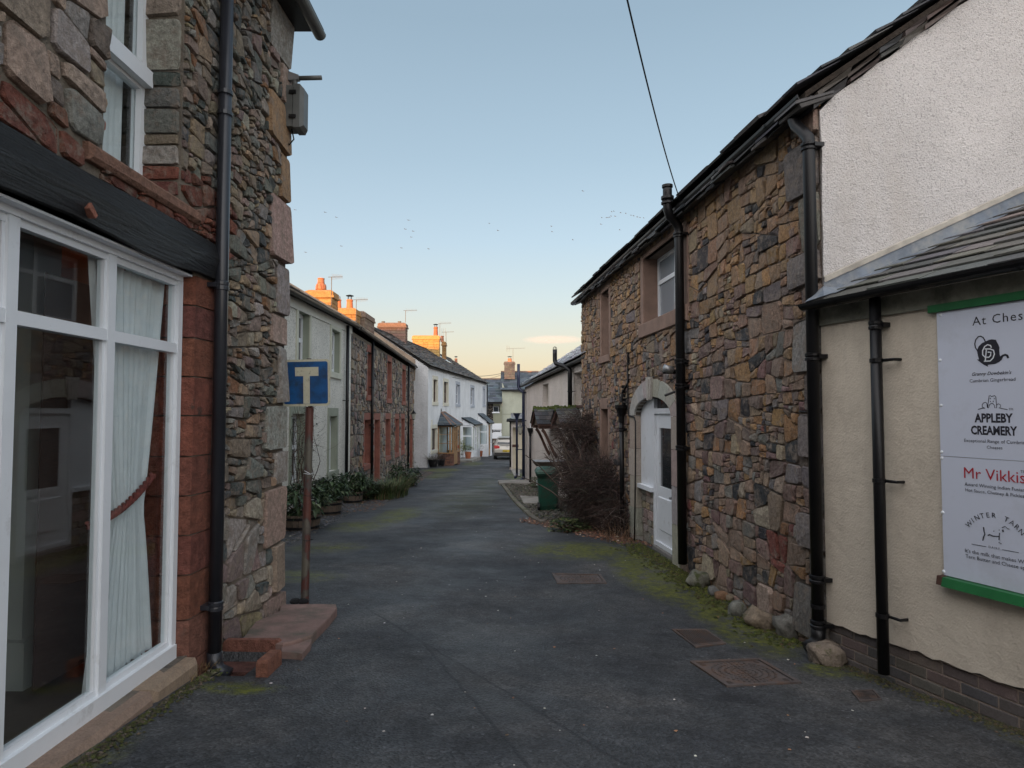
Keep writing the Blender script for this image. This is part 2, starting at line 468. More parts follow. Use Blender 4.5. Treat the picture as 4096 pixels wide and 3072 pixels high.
# ground material
def mat_asphalt():
    m, t, b = new_mat('asphalt')
    p = _pos(t)
    big = _noise(t, p, .7, 8, .68, .4)
    c = _ramp(t, big, [(.36, (.024, .026, .031)), (.48, (.043, .046, .050)), (.56, (.056, .057, .059)), (.66, (.084, .082, .080))])
    gr = t.nodes.new('ShaderNodeTexVoronoi'); gr.inputs['Scale'].default_value = 75
    t.links.new(p, gr.inputs['Vector'])
    gcol = _ramp(t, gr.outputs['Color'], [(.1, _g(.5)), (.5, _g(.92)), (.9, _g(1.45)), (.975, _g(2.6))])
    c = _mix(t, 1.0, c, gcol, 'MULTIPLY')
    c = _mix(t, 1.0, c, _ramp(t, _noise(t, p, 7, 5, .6), [(.3, _g(.7)), (.7, _g(1.3))]), 'MULTIPLY')
    # straight seams of old trench repairs, and the greyer strip between two of them
    sx = t.nodes.new('ShaderNodeSeparateXYZ'); t.links.new(p, sx.inputs[0])
    wob = _math(t, 'MULTIPLY', _math(t, 'SUBTRACT', _noise(t, p, 6, 4), .5), .05)
    def side(a, b_):
        dx, dy = b_.x - a.x, b_.y - a.y; l = math.hypot(dx, dy); nx, ny = -dy / l, dx / l
        return _math(t, 'ADD', _math(t, 'SUBTRACT', _math(t, 'ADD', _math(t, 'MULTIPLY', sx.outputs[0], nx), _math(t, 'MULTIPLY', sx.outputs[1], ny)), nx * a.x + ny * a.y), wob), (dx / l, dy / l, l)
    ds = []
    for (q0, q1) in (((1380, 2398), (2240, 2398)), ((1695, 2575), (2120, 3072)), ((1460, 2430), (2500, 3060))):
        a, b_ = on_ground(*q0), on_ground(*q1); d, (ux, uy, l) = side(a, b_); ds.append(d)
        al = _math(t, 'ADD', _math(t, 'MULTIPLY', _math(t, 'SUBTRACT', sx.outputs[0], a.x), ux), _math(t, 'MULTIPLY', _math(t, 'SUBTRACT', sx.outputs[1], a.y), uy))
        inside = _math(t, 'MULTIPLY', _math(t, 'GREATER_THAN', al, 0.0), _math(t, 'LESS_THAN', al, l))
        k = _math(t, 'MULTIPLY', _math(t, 'MULTIPLY', _math(t, 'LESS_THAN', _math(t, 'ABSOLUTE', d, 0), .012), inside), .7)
        c = _mix(t, k, c, (.014, .015, .018))
    band = _math(t, 'MULTIPLY', _math(t, 'LESS_THAN', _math(t, 'MULTIPLY', ds[1], ds[2]), 0.0), _math(t, 'LESS_THAN', sx.outputs[1], 5.2))
    c = _mix(t, _math(t, 'MULTIPLY', band, .10), c, (.085, .083, .080))
    # moss patches: soft blobs in the place where they grow
    tot = None
    for (mx, my, rx, ry, k) in MOSSY:
        dx = _math(t, 'DIVIDE', _math(t, 'SUBTRACT', sx.outputs[0], mx), rx)
        dy = _math(t, 'DIVIDE', _math(t, 'SUBTRACT', sx.outputs[1], my), ry)
        d = _math(t, 'ADD', _math(t, 'MULTIPLY', dx, dx), _math(t, 'MULTIPLY', dy, dy))
        g = _math(t, 'MULTIPLY', _math(t, 'MAXIMUM', _math(t, 'SUBTRACT', 1.0, d), 0.0), k)
        tot = g if tot is None else _math(t, 'MAXIMUM', tot, g)
    f = _math(t, 'MULTIPLY', _math(t, 'MULTIPLY', tot, _ramp(t, _noise(t, p, 4, 9, .8), [(.40, _g(.0)), (.58, _g(1.7))])), _ramp(t, _noise(t, p, 45, 5, .8), [(.36, _g(.25)), (.56, _g(1.25))]))
    mc = _ramp(t, _noise(t, p, 16, 5), [(.3, (.032, .040, .006)), (.7, (.14, .15, .015))])
    f2 = t.nodes.new('ShaderNodeMath'); f2.operation = 'MINIMUM'; f2.inputs[1].default_value = .92
    t.links.new(f, f2.inputs[0])
    c = _mix(t, f2.outputs[0], c, mc)
    t.links.new(c, b.inputs['Base Color'])
    rg = _ramp(t, _noise(t, p, 1.1, 4), [(.35, _g(.5)), (.65, _g(.8))])
    t.links.new(rg, b.inputs['Roughness'])
    b.inputs['Specular IOR Level'].default_value = .45
    _bump(t, b, [(gr.outputs['Distance'], .006), (_noise(t, p, 30, 4), .006), (_noise(t, p, 2.5, 3), .03)])
    return m
MOSSY = [(1.75, 8.0, .6, 1.7, 1.3), (2.0, 6.6, .42, 1.6, 1.2), (.9, 9.3, .9, .8, .9), (2.0, 5.6, .35, .7, .9), (-2.3, 13.5, .5, 1.8, .8), (-2.7, 11.8, .6, .9, .7),
         (-2.4, 7.4, .6, .4, .6), (-2.6, 9.4, .6, .6, .5), (-3.3, 31, 1.0, 1.9, 1.2), (-3.0, 27, .7, 2.5, .7), (-1.62, 3.98, .3, .13, .9), (-.9, 22, .6, 5, .25),
         (.1, 27, .5, 3.0, 1.0), (-2.2, 37.5, .7, 3, .8), (-1.9, 2.6, .2, .9, .5), (3.0, 3.6, .35, .8, .5), (2.3, 4.75, .3, .2, .8), (-1.2, 17, 1.0, 5, .22)]
ASPH = mat_asphalt()
# black painted beam with long cracks
def mat_beam():
    m, t, b = new_mat('black_painted_beam')
    p = _pos(t, (3, .8, 12))
    w_ = _noise(t, p, 3.0, 10, .72, .6)
    b.inputs['Base Color'].default_value = (.008, .0085, .010, 1)
    c = _ramp(t, w_, [(.36, (.002, .002, .002)), (.44, (.010, .011, .013)), (.62, (.018, .020, .024)), (.75, (.05, .052, .055))])
    t.links.new(c, b.inputs['Base Color'])
    b.inputs['Roughness'].default_value = .38
    _bump(t, b, [(w_, .12), (_noise(t, _pos(t), 60, 4), .003)])
    return m
BEAM = mat_beam()
def mat_post():
    m, t, b = new_mat('rusting_sign_post_paint')
    p = _pos(t, (1, 1, .6))
    n = _noise(t, p, 3.3, 4, .6)
    c = _ramp(t, n, [(.42, (.10, .09, .07)), (.46, (.06, .05, .045)), (.48, (.08, .028, .022)), (.66, (.13, .045, .028))])
    t.links.new(c, b.inputs['Base Color']); b.inputs['Roughness'].default_value = .6
    return m
POSTM = mat_post()
# ------------------------------------------------------------------ masonry
def clip(poly, a, b, c):
    """keep a*x + b*y <= c"""
    out = []; n = len(poly)
    for i in range(n):
        p = poly[i]; q = poly[(i + 1) % n]
        dp = a * p[0] + b * p[1] - c; dq = a * q[0] + b * q[1] - c
        if dp <= 0: out.append(p)
        if (dp < 0 < dq) or (dq < 0 < dp):
            t = dp / (dp - dq); out.append((p[0] + (q[0] - p[0]) * t, p[1] + (q[1] - p[1]) * t))
    return out
def area(poly):
    return .5 * sum(poly[i][0] * poly[(i + 1) % len(poly)][1] - poly[(i + 1) % len(poly)][0] * poly[i][1] for i in range(len(poly)))
def cut_rect(poly, h):
    """clip a convex cell against a rectangular opening"""
    if not poly: return poly
    xs = [p[0] for p in poly]; ys = [p[1] for p in poly]
    if max(xs) <= h[0] or min(xs) >= h[1] or max(ys) <= h[2] or min(ys) >= h[3]: return poly
    best = []
    for a, b, c in ((1, 0, h[0]), (-1, 0, -h[1]), (0, 1, h[2]), (0, -1, -h[3])):
        q = clip(poly, a, b, c)
        if len(q) > 2 and (not best or area(q) > area(best)): best = q
    return best
def rubble(s0, s1, z0, z1, size, asp, holes, seed, fixed=(), tries=26000, arch=None):
    rn = random.Random(seed); pts = [(s / asp, z, r_) for s, z, r_ in fixed]; cell = .45; grid = {}
    def put(i):
        x, y, _ = pts[i]; grid.setdefault((int(x // cell), int(y // cell)), []).append(i)
    for i in range(len(pts)): put(i)
    def near(x, y, k=1):
        cx, cy = int(x // cell), int(y // cell)
        for i in range(cx - k, cx + k + 1):
            for j in range(cy - k, cy + k + 1):
                for q in grid.get((i, j), ()): yield q
    for t in range(tries):
        s = rn.uniform(s0, s1); z = rn.uniform(z0, z1)
        f = 1.7 - 1.25 * (t / tries) ** .6
        r_ = size(s, z) * .5 * f * rn.uniform(.8, 1.15)
        x = s / asp; ok = True
        for q in near(x, z):
            dx = x - pts[q][0]; dz = z - pts[q][1]; m_ = (r_ + pts[q][2]) * .90
            if dx * dx + dz * dz < m_ * m_: ok = False; break
        if ok: pts.append((x, z, r_)); put(len(pts) - 1)
    out = []
    for i, (x, z, r_) in enumerate(pts):
        d = max(r_ * 2.4, .12)
        poly = [(x - d, z - d * .85), (x + d, z - d * .85), (x + d, z + d * .85), (x - d, z + d * .85)]
        for q in near(x, z, 2):
            if q == i: continue
            qx, qz, qr = pts[q]; dx = qx - x; dz = qz - z; L2_ = dx * dx + dz * dz
            if L2_ > (d + qr * 2.2) ** 2 * 2 or L2_ < 1e-9: continue
            c = .5 * (L2_ + r_ * r_ - qr * qr)
            poly = clip(poly, dx, dz, c + dx * x + dz * z)
            if len(poly) < 3: break
        if len(poly) < 3: continue
        poly = [(p[0] * asp, p[1]) for p in poly]
        for a, b, c in ((-1, 0, -s0), (1, 0, s1), (0, -1, -z0), (0, 1, z1)): poly = clip(poly, a, b, c)
        for h in holes: poly = cut_rect(poly, h)
        if len(poly) < 3 or area(poly) < .0008: continue
        out.append(poly)
    return out
def masonry(s0, s1, z0, z1, size, asp, holes, seed, slant=.16, fixed=()):
    """random rubble: a wall split again and again by slightly slanting cuts"""
    rn = random.Random(seed); out = []
    st = [[(s0, z0), (s1, z0), (s1, z1), (s0, z1)]]
    while st:
        p = st.pop(); a_ = area(p)
        if a_ < .0005: continue
        xs = [q[0] for q in p]; zs = [q[1] for q in p]; w_ = max(xs) - min(xs); h_ = max(zs) - min(zs)
        cx = sum(xs) / len(xs); cz = sum(zs) / len(zs); t = size(cx, cz)
        if a_ < t * t * rn.choice((.2, .35, .5, .8, 1.2, 1.9, 3.0, 3.8)) and w_ < h_ * 2.6 and h_ < w_ * 1.9: out.append(p); continue
        if a_ < t * t * .14: out.append(p); continue
        f = rn.uniform(.3, .7) if a_ < 3 * t * t else rn.uniform(.42, .58)
        if a_ > .6: f = rn.uniform(.45, .55)
        sl = rn.gauss(0, slant) if a_ < 1 else rn.gauss(0, .03)
        if w_ / asp > h_ * rn.uniform(.8, 1.25): n = (math.cos(sl * 1.3), math.sin(sl * 1.3)); c = min(xs) + w_ * f; k = n[0] * c + n[1] * cz
        else: n = (math.sin(sl), math.cos(sl)); c = min(zs) + h_ * f; k = n[0] * cx + n[1] * c
        A = clip(p, n[0], n[1], k); B = clip(p, -n[0], -n[1], -k)
        if len(A) < 3 or len(B) < 3: out.append(p); continue
        st += [A, B]
    res = []
    for p in out:
        for h in holes: p = cut_rect(p, h)
        if len(p) < 3 or area(p) < .0007: continue
        res.append(p)
    return res
def stone(F, poly, col, proud=.035, gap=.006, rnd=None, rounded=.13, blunt=.13):
    rnd = rnd or R
    n = len(poly); q = []
    for i in range(n):                       # knock the corners off
        a, b = poly[i], poly[(i + 1) % n]
        if math.hypot(a[0] - b[0], a[1] - b[1]) < .03: q.append(((a[0] + b[0]) / 2, (a[1] + b[1]) / 2)); continue
        q += [(a[0] + (b[0] - a[0]) * blunt, a[1] + (b[1] - a[1]) * blunt), (b[0] + (a[0] - b[0]) * blunt, b[1] + (a[1] - b[1]) * blunt)]
    cx = sum(p[0] for p in q) / len(q); cz = sum(p[1] for p in q) / len(q)
    sz = math.sqrt(abs(area(poly)))
    ring = []
    for p in q:
        dx, dz = p[0] - cx, p[1] - cz; L = math.hypot(dx, dz) + 1e-6
        g = max(.3, 1 - gap / L - rnd.uniform(0, .09))
        ring.append((cx + dx * g, cz + dz * g))
    n = len(ring); pr = proud * rnd.uniform(.45, 1.5); tx, tz = rnd.uniform(-.09, .09), rnd.uniform(-.09, .09)
    v = [F.pt(s, z, -.02) for s, z in ring]
    v += [F.pt(s, z, pr * .55 + rnd.uniform(-.004, .004)) for s, z in ring]
    for s, z in ring:
        k = 1 - rounded * rnd.uniform(.5, 1.3) * min(1, .12 / (sz + .02))
        a, b = cx + (s - cx) * k, cz + (z - cz) * k
        v.append(F.pt(a, b, pr + (a - cx) * tx + (b - cz) * tz + rnd.uniform(-.18, .18) * min(.03, sz * .2)))
    v.append(F.pt(cx + rnd.uniform(-.1, .1) * sz, cz + rnd.uniform(-.1, .1) * sz, pr + rnd.uniform(-.008, .014)))
    f = []
    for i in range(n):
        j = (i + 1) % n
        f += [(i, j, n + j, n + i), (n + i, n + j, 2 * n + j, 2 * n + i), (2 * n + i, 2 * n + j, 3 * n)]
    return v, f, col
def pick(pal, rnd, jit=.27):
    t = rnd.random() * sum(w_ for w_, c in pal)
    for w_, c in pal:
        t -= w_
        if t <= 0: break
    k = rnd.uniform(1 - jit, 1 + jit)
    return tuple(max(.004, x * k * rnd.uniform(.94, 1.06)) for x in c)

def wall_sheet(name, F, s0, s1, z0, z1, holes, rec, mat, parent, tilt=0, arch=None):
    """front face with real openings and reveals rec deep"""
    S = sorted({s0, s1} | {min(max(h[k], s0), s1) for h in holes for k in (0, 1)})
    Z = sorted({z0, z1} | {min(max(h[k], z0), z1) for h in holes for k in (2, 3)})
    m = MB()
    def P(s, z, o=0):
        return F.pt(s, z + (tilt * (s - s0) if z == z1 else 0), o)
    for i in range(len(S) - 1):
        for j in range(len(Z) - 1):
            a, b, c, d = S[i], S[i + 1], Z[j], Z[j + 1]
            cs, cz_ = (a + b) / 2, (c + d) / 2
            if any(h[0] < cs < h[1] and h[2] < cz_ < h[3] for h in holes): continue
            m.add([P(a, c), P(b, c), P(b, d), P(a, d)], [(0, 1, 2, 3)])
    for h in holes:
        a, b, c, d = h
        for q in (((a, c), (a, d)), ((b, c), (b, d)), ((a, c), (b, c)), ((a, d), (b, d))):
            (x0, y0), (x1, y1) = q
            m.add([F.pt(x0, y0, .0), F.pt(x1, y1, .0), F.pt(x1, y1, -rec), F.pt(x0, y0, -rec)], [(0, 1, 2, 3)])
    return m.build(name, mat, parent)
def shell(F, s0, s1, z0, eave, depth, ridge_off, ridge, mat, parent, tilt=0, gmat=None):
    """the other walls: two gables and the back, as thick slabs"""
    for s, k in ((s0, 1), (s1, -1)):
        e = eave + (tilt * (s - s0)); m = MB()
        poly = [F.pt(s, z0, -.004), F.pt(s, e, -.004), F.pt(s, ridge, -ridge_off), F.pt(s, e, -depth), F.pt(s, z0, -depth)]
        m.prism(poly, F.u * (.25 * k)); m.build('gable_wall', gmat or mat, parent)
    m = MB(); m.fbox(F, s0 + .25, s1 - .25, z0, eave, -depth, -depth + .25); m.build('back_wall', mat, parent)
def window(F, parent, s0, s1, z0, z1, rec, fmat, gmat, vs=(), hs=(), bar=.05, thick=.05, mid=.035, name='window', splits=None):
    m = MB()
    a, b = -rec - thick, -rec
    m.fbox(F, s0, s1, z0, z0 + bar, a, b); m.fbox(F, s0, s1, z1 - bar, z1, a, b)
    m.fbox(F, s0, s0 + bar, z0 + bar, z1 - bar, a, b); m.fbox(F, s1 - bar, s1, z0 + bar, z1 - bar, a, b)
    SS = [s0 + bar] + list(vs) + [s1 - bar]; ZZ = [z0 + bar] + list(hs) + [z1 - bar]
    for v in vs: m.fbox(F, v - mid / 2, v + mid / 2, z0 + bar, z1 - bar, a + .004, b - .004)
    for h in hs:
        for i in range(len(SS) - 1):
            l = SS[i] + (mid / 2 if i else 0); r_ = SS[i + 1] - (mid / 2 if i < len(SS) - 2 else 0)
            m.fbox(F, l, r_, h - mid / 2, h + mid / 2, a + .004, b - .004)
    w_ = m.build(name, fmat, parent)
    for i in range(len(SS) - 1):
        for j in range(len(ZZ) - 1):
            g = MB(); g.fbox(F, SS[i] + (mid / 2 if i else 0), SS[i + 1] - (mid / 2 if i < len(SS) - 2 else 0), ZZ[j] + (mid / 2 if j else 0), ZZ[j + 1] - (mid / 2 if j < len(ZZ) - 2 else 0), a + .018, a + .026)
            g.build('pane', gmat, w_)
    return w_
def blind(F, parent, s0, s1, z0, z1, o, mat, name='blind'):
    m = MB(); m.fbox(F, s0, s1, z0, z1, o, o + .01); return m.build(name, mat, parent)
def surround(F, parent, h, mat, wl=.14, lint=.22, sill=.16, pr=.02, jamb=True, sp=.05, drop=0):
    a, b, c, d = h
    m = MB(); m.bbox(F, a - wl, b + wl, d, d + lint, -.05, pr, .008); m.build('lintel', mat, parent)
    if sill:
        m = MB(); m.bbox(F, a - wl - .02, b + wl + .02, c - sill, c, -.05, sp, .01); m.build('sill', mat, parent)
    if jamb:
        for x0, x1 in ((a - wl, a), (b, b + wl)):
            m = MB(); m.bbox(F, x0, x1, c - (drop if not sill else 0), d, -.05, pr, .008); m.build('jamb', mat, parent)
def hole(F, far, near, off=0):
    """opening from two opposite corners given as photo pixels on the wall face"""
    a = F.hit(*far, off); b = F.hit(*near, off)
    return (min(a[0], b[0]), max(a[0], b[0]), min(a[1], b[1]), max(a[1], b[1]))
def pipe(F, s, zs, off, r_, mat, collars=(), cr=1.28, top=None, foot=True, n=10, brackets=(), label=None, group=None, name='downpipe', extra=None, bside=1):
    z0, z1 = zs
    e = empty(name, F.pt(s, z0, off), label, 'downpipe', group)
    m = MB(); pts = [F.pt(s, z0 + .12, off), F.pt(s, z1, off)]
    if top: pts += [F.pt(s + a, z1 + b, off + c) for a, b, c in top]
    m.tube(pts, r_, n)
    m.build('pipe', mat, e, True)
    for z in collars:
        m = MB(); m.lathe(F.pt(s, z - .03, off), [(r_, 0), (r_ * cr, .004), (r_ * cr, .022), (r_ * 1.1, .03), (r_ * cr, .04), (r_ * cr, .058), (r_, .064)], n)
        m.fbox(F, s - r_ * 1.45, s + r_ * 1.45, z - .012, z + .018, -.0 , off - r_ * .3)
        m.build('collar', mat, e)
    for z in brackets:
        m = MB(); m.lathe(F.pt(s, z, off), [(r_ + .001, 0), (r_ * 1.16, .002), (r_ * 1.16, .028), (r_ + .001, .03)], n)
        m.tube([F.pt(s + bside * r_, z + .015, off - r_ * .5), F.pt(s + bside * (r_ + .085), z + .015, off - r_ * .5), F.pt(s + bside * (r_ + .09), z + .015, .0)], .011, 6)
        m.build('bracket', mat, e)
    if foot:
        m = MB(); m.tube([F.pt(s, z0 + .16, off), F.pt(s, z0 + .09, off), F.pt(s, z0 + .04, off + .03), F.pt(s, z0 + .01, off + .10)], [r_ * 1.15, r_ * 1.15, r_ * 1.1, r_ * 1.1], n)
        m.build('shoe', mat, e, True)
    return e
def gutter(F, s0, s1, z0, z1, off, r_, mat, label, group=None, nb=6, fullround=False):
    e = empty('gutter', F.pt(s0, z0, off), label, 'gutter', group)
    m = MB(); n = 8
    P = lambda s, z, rr: [F.pt(s, z - rr * math.sin(math.pi * k / n), off - rr * math.cos(math.pi * k / n)) for k in range(n + 1)]
    vs = P(s0, z0, r_) + P(s1, z1, r_) + P(s0, z0, r_ * .86) + P(s1, z1, r_ * .86); k = n + 1; f = []
    for i in range(n): f += [(i, i + 1, k + i + 1, k + i), (2 * k + i, 3 * k + i, 3 * k + i + 1, 2 * k + i + 1), (i, 2 * k + i, 2 * k + i + 1, i + 1), (k + i, k + i + 1, 3 * k + i + 1, 3 * k + i)]
    f += [(0, k, 3 * k, 2 * k), (n, 2 * k + n, 3 * k + n, k + n)]
    m.add(vs, f); m.build('trough', mat, e)
    for i in range(nb):
        t = (i + .5) / nb; s = s0 + (s1 - s0) * t; z = z0 + (z1 - z0) * t; m = MB()
        a = P(s, z, r_ * 1.12); b = P(s + .035, z, r_ * 1.12); k = n + 1
        m.add(a + b, [(i_, i_ + 1, k + i_ + 1, k + i_) for i_ in range(n)]); m.build('bracket', mat, e)
    return e
def slates(F, s0, s1, z_e, z_r, off_e, off_r, cw, ch, mat, parent, pal, seed=1, thick=.014, ragged=.02, tilt=0, most=290, minpx=8, name='slate', skew=0, shrink=True):
    rn = random.Random(seed); L = math.hypot(z_r - z_e, off_e - off_r); rows = max(1, int(L / ch)); P = []
    nx, nz = (z_r - z_e) / L, (off_e - off_r) / L   # plane normal in (off, z)
    def pt(s, t, h):
        o = off_e + (off_r - off_e) * t + nx * h; z = z_e + (z_r - z_e) * t + nz * h + tilt * (s - s0) * (1 - t)
        return F.pt(s, z, o)
    for r_ in range(rows + 1):
        t0 = r_ / (rows + .0) if r_ < rows else 1 - .3 / rows
        if t0 > .995: break
        w0 = cw * (1 - .35 * r_ / rows) if shrink else cw
        s = s0 - rn.uniform(0, w0)
        while s < s1:
            wd = w0 * rn.uniform(.7, 1.3); a, b = max(s, s0), min(s + wd - .006, s1); s += wd
            if b - a < .04: continue
            t1 = min(1.0, t0 + 1.45 / rows); dt = -rn.uniform(0, ragged) / L; h0 = thick * rn.uniform(1.2, 2.0); tk = thick * rn.uniform(.8, 1.5)
            dr = rn.uniform(-.3, .3) * ragged / L
            v = [pt(a, t0 + dt, h0), pt(b, t0 + dt + dr, h0), pt(b, t1, .001), pt(a, t1, .001),
                 pt(a, t0 + dt, h0 + tk), pt(b, t0 + dt + dr, h0 + tk), pt(b, t1, .003), pt(a, t1, .003)]
            P.append((v, [(0, 3, 2, 1), (4, 5, 6, 7), (0, 1, 5, 4), (1, 2, 6, 5), (2, 3, 7, 6), (3, 0, 4, 7)], pick(pal, rn, .3)))
    emit(P, name, 'roof_slates', parent, mat, most, minpx)
def roof_slab(F, s0, s1, ze0, ze1, off_e, zr, off_r, th, mat, parent, back=None, zb=None):
    m = MB()
    def P(s, ze): return [F.pt(s, ze, off_e), F.pt(s, zr, off_r)]
    a = P(s0, ze0); b = P(s1, ze1); d = Vector((0, 0, -th))
    m.hexa([a[0] + d, b[0] + d, b[1] + d, a[1] + d, a[0], b[0], b[1], a[1]])
    if back is not None:
        c0 = F.pt(s0, zb, back); c1 = F.pt(s1, zb, back)
        m.hexa([a[1] + d, b[1] + d, c1 + d, c0 + d, a[1], b[1], c1, c0])
    m.build('roof', mat, parent)

PAL_R = [(3.2, (.27, .19, .14)), (2.2, (.21, .15, .13)), (2.0, (.20, .185, .17)), (1.5, (.05, .05, .055)), (1.6, (.31, .18, .09)), (.8, (.18, .11, .105)), (1.2, (.33, .27, .20)), (.15, (.19, .075, .065))]
PAL_RU = [(3.6, (.29, .19, .115)), (2, (.32, .20, .10)), (2.0, (.24, .165, .125)), (.7, (.16, .135, .125)), (.5, (.06, .058, .06)), (.8, (.27, .21, .15))]
PAL_A = [(2.4, (.17, .17, .15)), (1.6, (.085, .095, .09)), (2.2, (.26, .21, .16)), (1.4, (.32, .24, .16)), (1.1, (.24, .18, .155)), (1.2, (.30, .28, .24)), (.35, (.23, .13, .07))]
PAL_AL = [(3, (.34, .30, .25)), (2, (.28, .265, .24)), (1, (.33, .27, .18)), (1.2, (.28, .21, .19)), (.5, (.10, .12, .12))]
PAL_ABIG = [(3, (.36, .28, .21)), (2, (.29, .27, .25)), (1, (.16, .14, .12)), (.5, (.28, .11, .08)), (1.4, (.34, .27, .21))]
PAL_RED = [(4, (.20, .072, .048)), (2, (.16, .062, .046)), (1, (.22, .10, .07))]
PAL_C = [(2.4, (.21, .195, .18)), (2, (.29, .245, .20)), (1.5, (.20, .15, .14)), (1.6, (.07, .075, .08)), (1.2, (.30, .25, .19)), (.6, (.25, .16, .10))]
PAL_SL = [(3, (.11, .105, .10)), (2, (.085, .088, .09)), (1.5, (.14, .125, .11)), (.7, (.16, .13, .115))]
PAL_SLD = [(3, (.060, .062, .066)), (2, (.085, .082, .078)), (1, (.045, .048, .055))]
PAL_SLB = [(3, (.085, .105, .125)), (2, (.10, .12, .14)), (1, (.065, .08, .095))]

# ================================================================== SETTING
DR = None
def ground():
    global DR
    q = lambda x, y: (850 + x * .3918, 2200 + y * .3918)
    a = on_ground(*q(690, 985), .04); b = on_ground(*q(470, 1300), .0)
    DR = (-2.04, a.x - .05, b.y + .02, a.y - .01)
    print('drain', DR)
    xs = sorted(set([-220, -120, -70, -45, -30, -20, -14] + [round(-10 + i * .5, 2) for i in range(41)] + [14, 20, 30, 45, 70, 120, 220]))
    ys = sorted(set([-120, -60, -30, -20, -14, -10, -7, -5] + [round(-4 + .5 * i, 2) for i in range(60)] + list(range(26, 64, 2)) + [70, 85, 110, 150, 220, 320]))
    xs = sorted(set(xs) | {DR[0], DR[1], DR[1] + .004, DR[0] - .004}); ys = sorted(set(ys) | {DR[2], DR[2] - .004, DR[3], DR[3] + .004})
    vs = [(x, y, gz(x, y) - (.16 if DR[0] <= x <= DR[1] and DR[2] <= y <= DR[3] else 0)) for y in ys for x in xs]; nx = len(xs); f = []
    for j in range(len(ys) - 1):
        for i in range(nx - 1): f.append((j * nx + i, j * nx + i + 1, (j + 1) * nx + i + 1, (j + 1) * nx + i))
    mk('road', vs, f, ASPH, smooth=True, origin=(0, 0, 0), kind='structure')
ground()

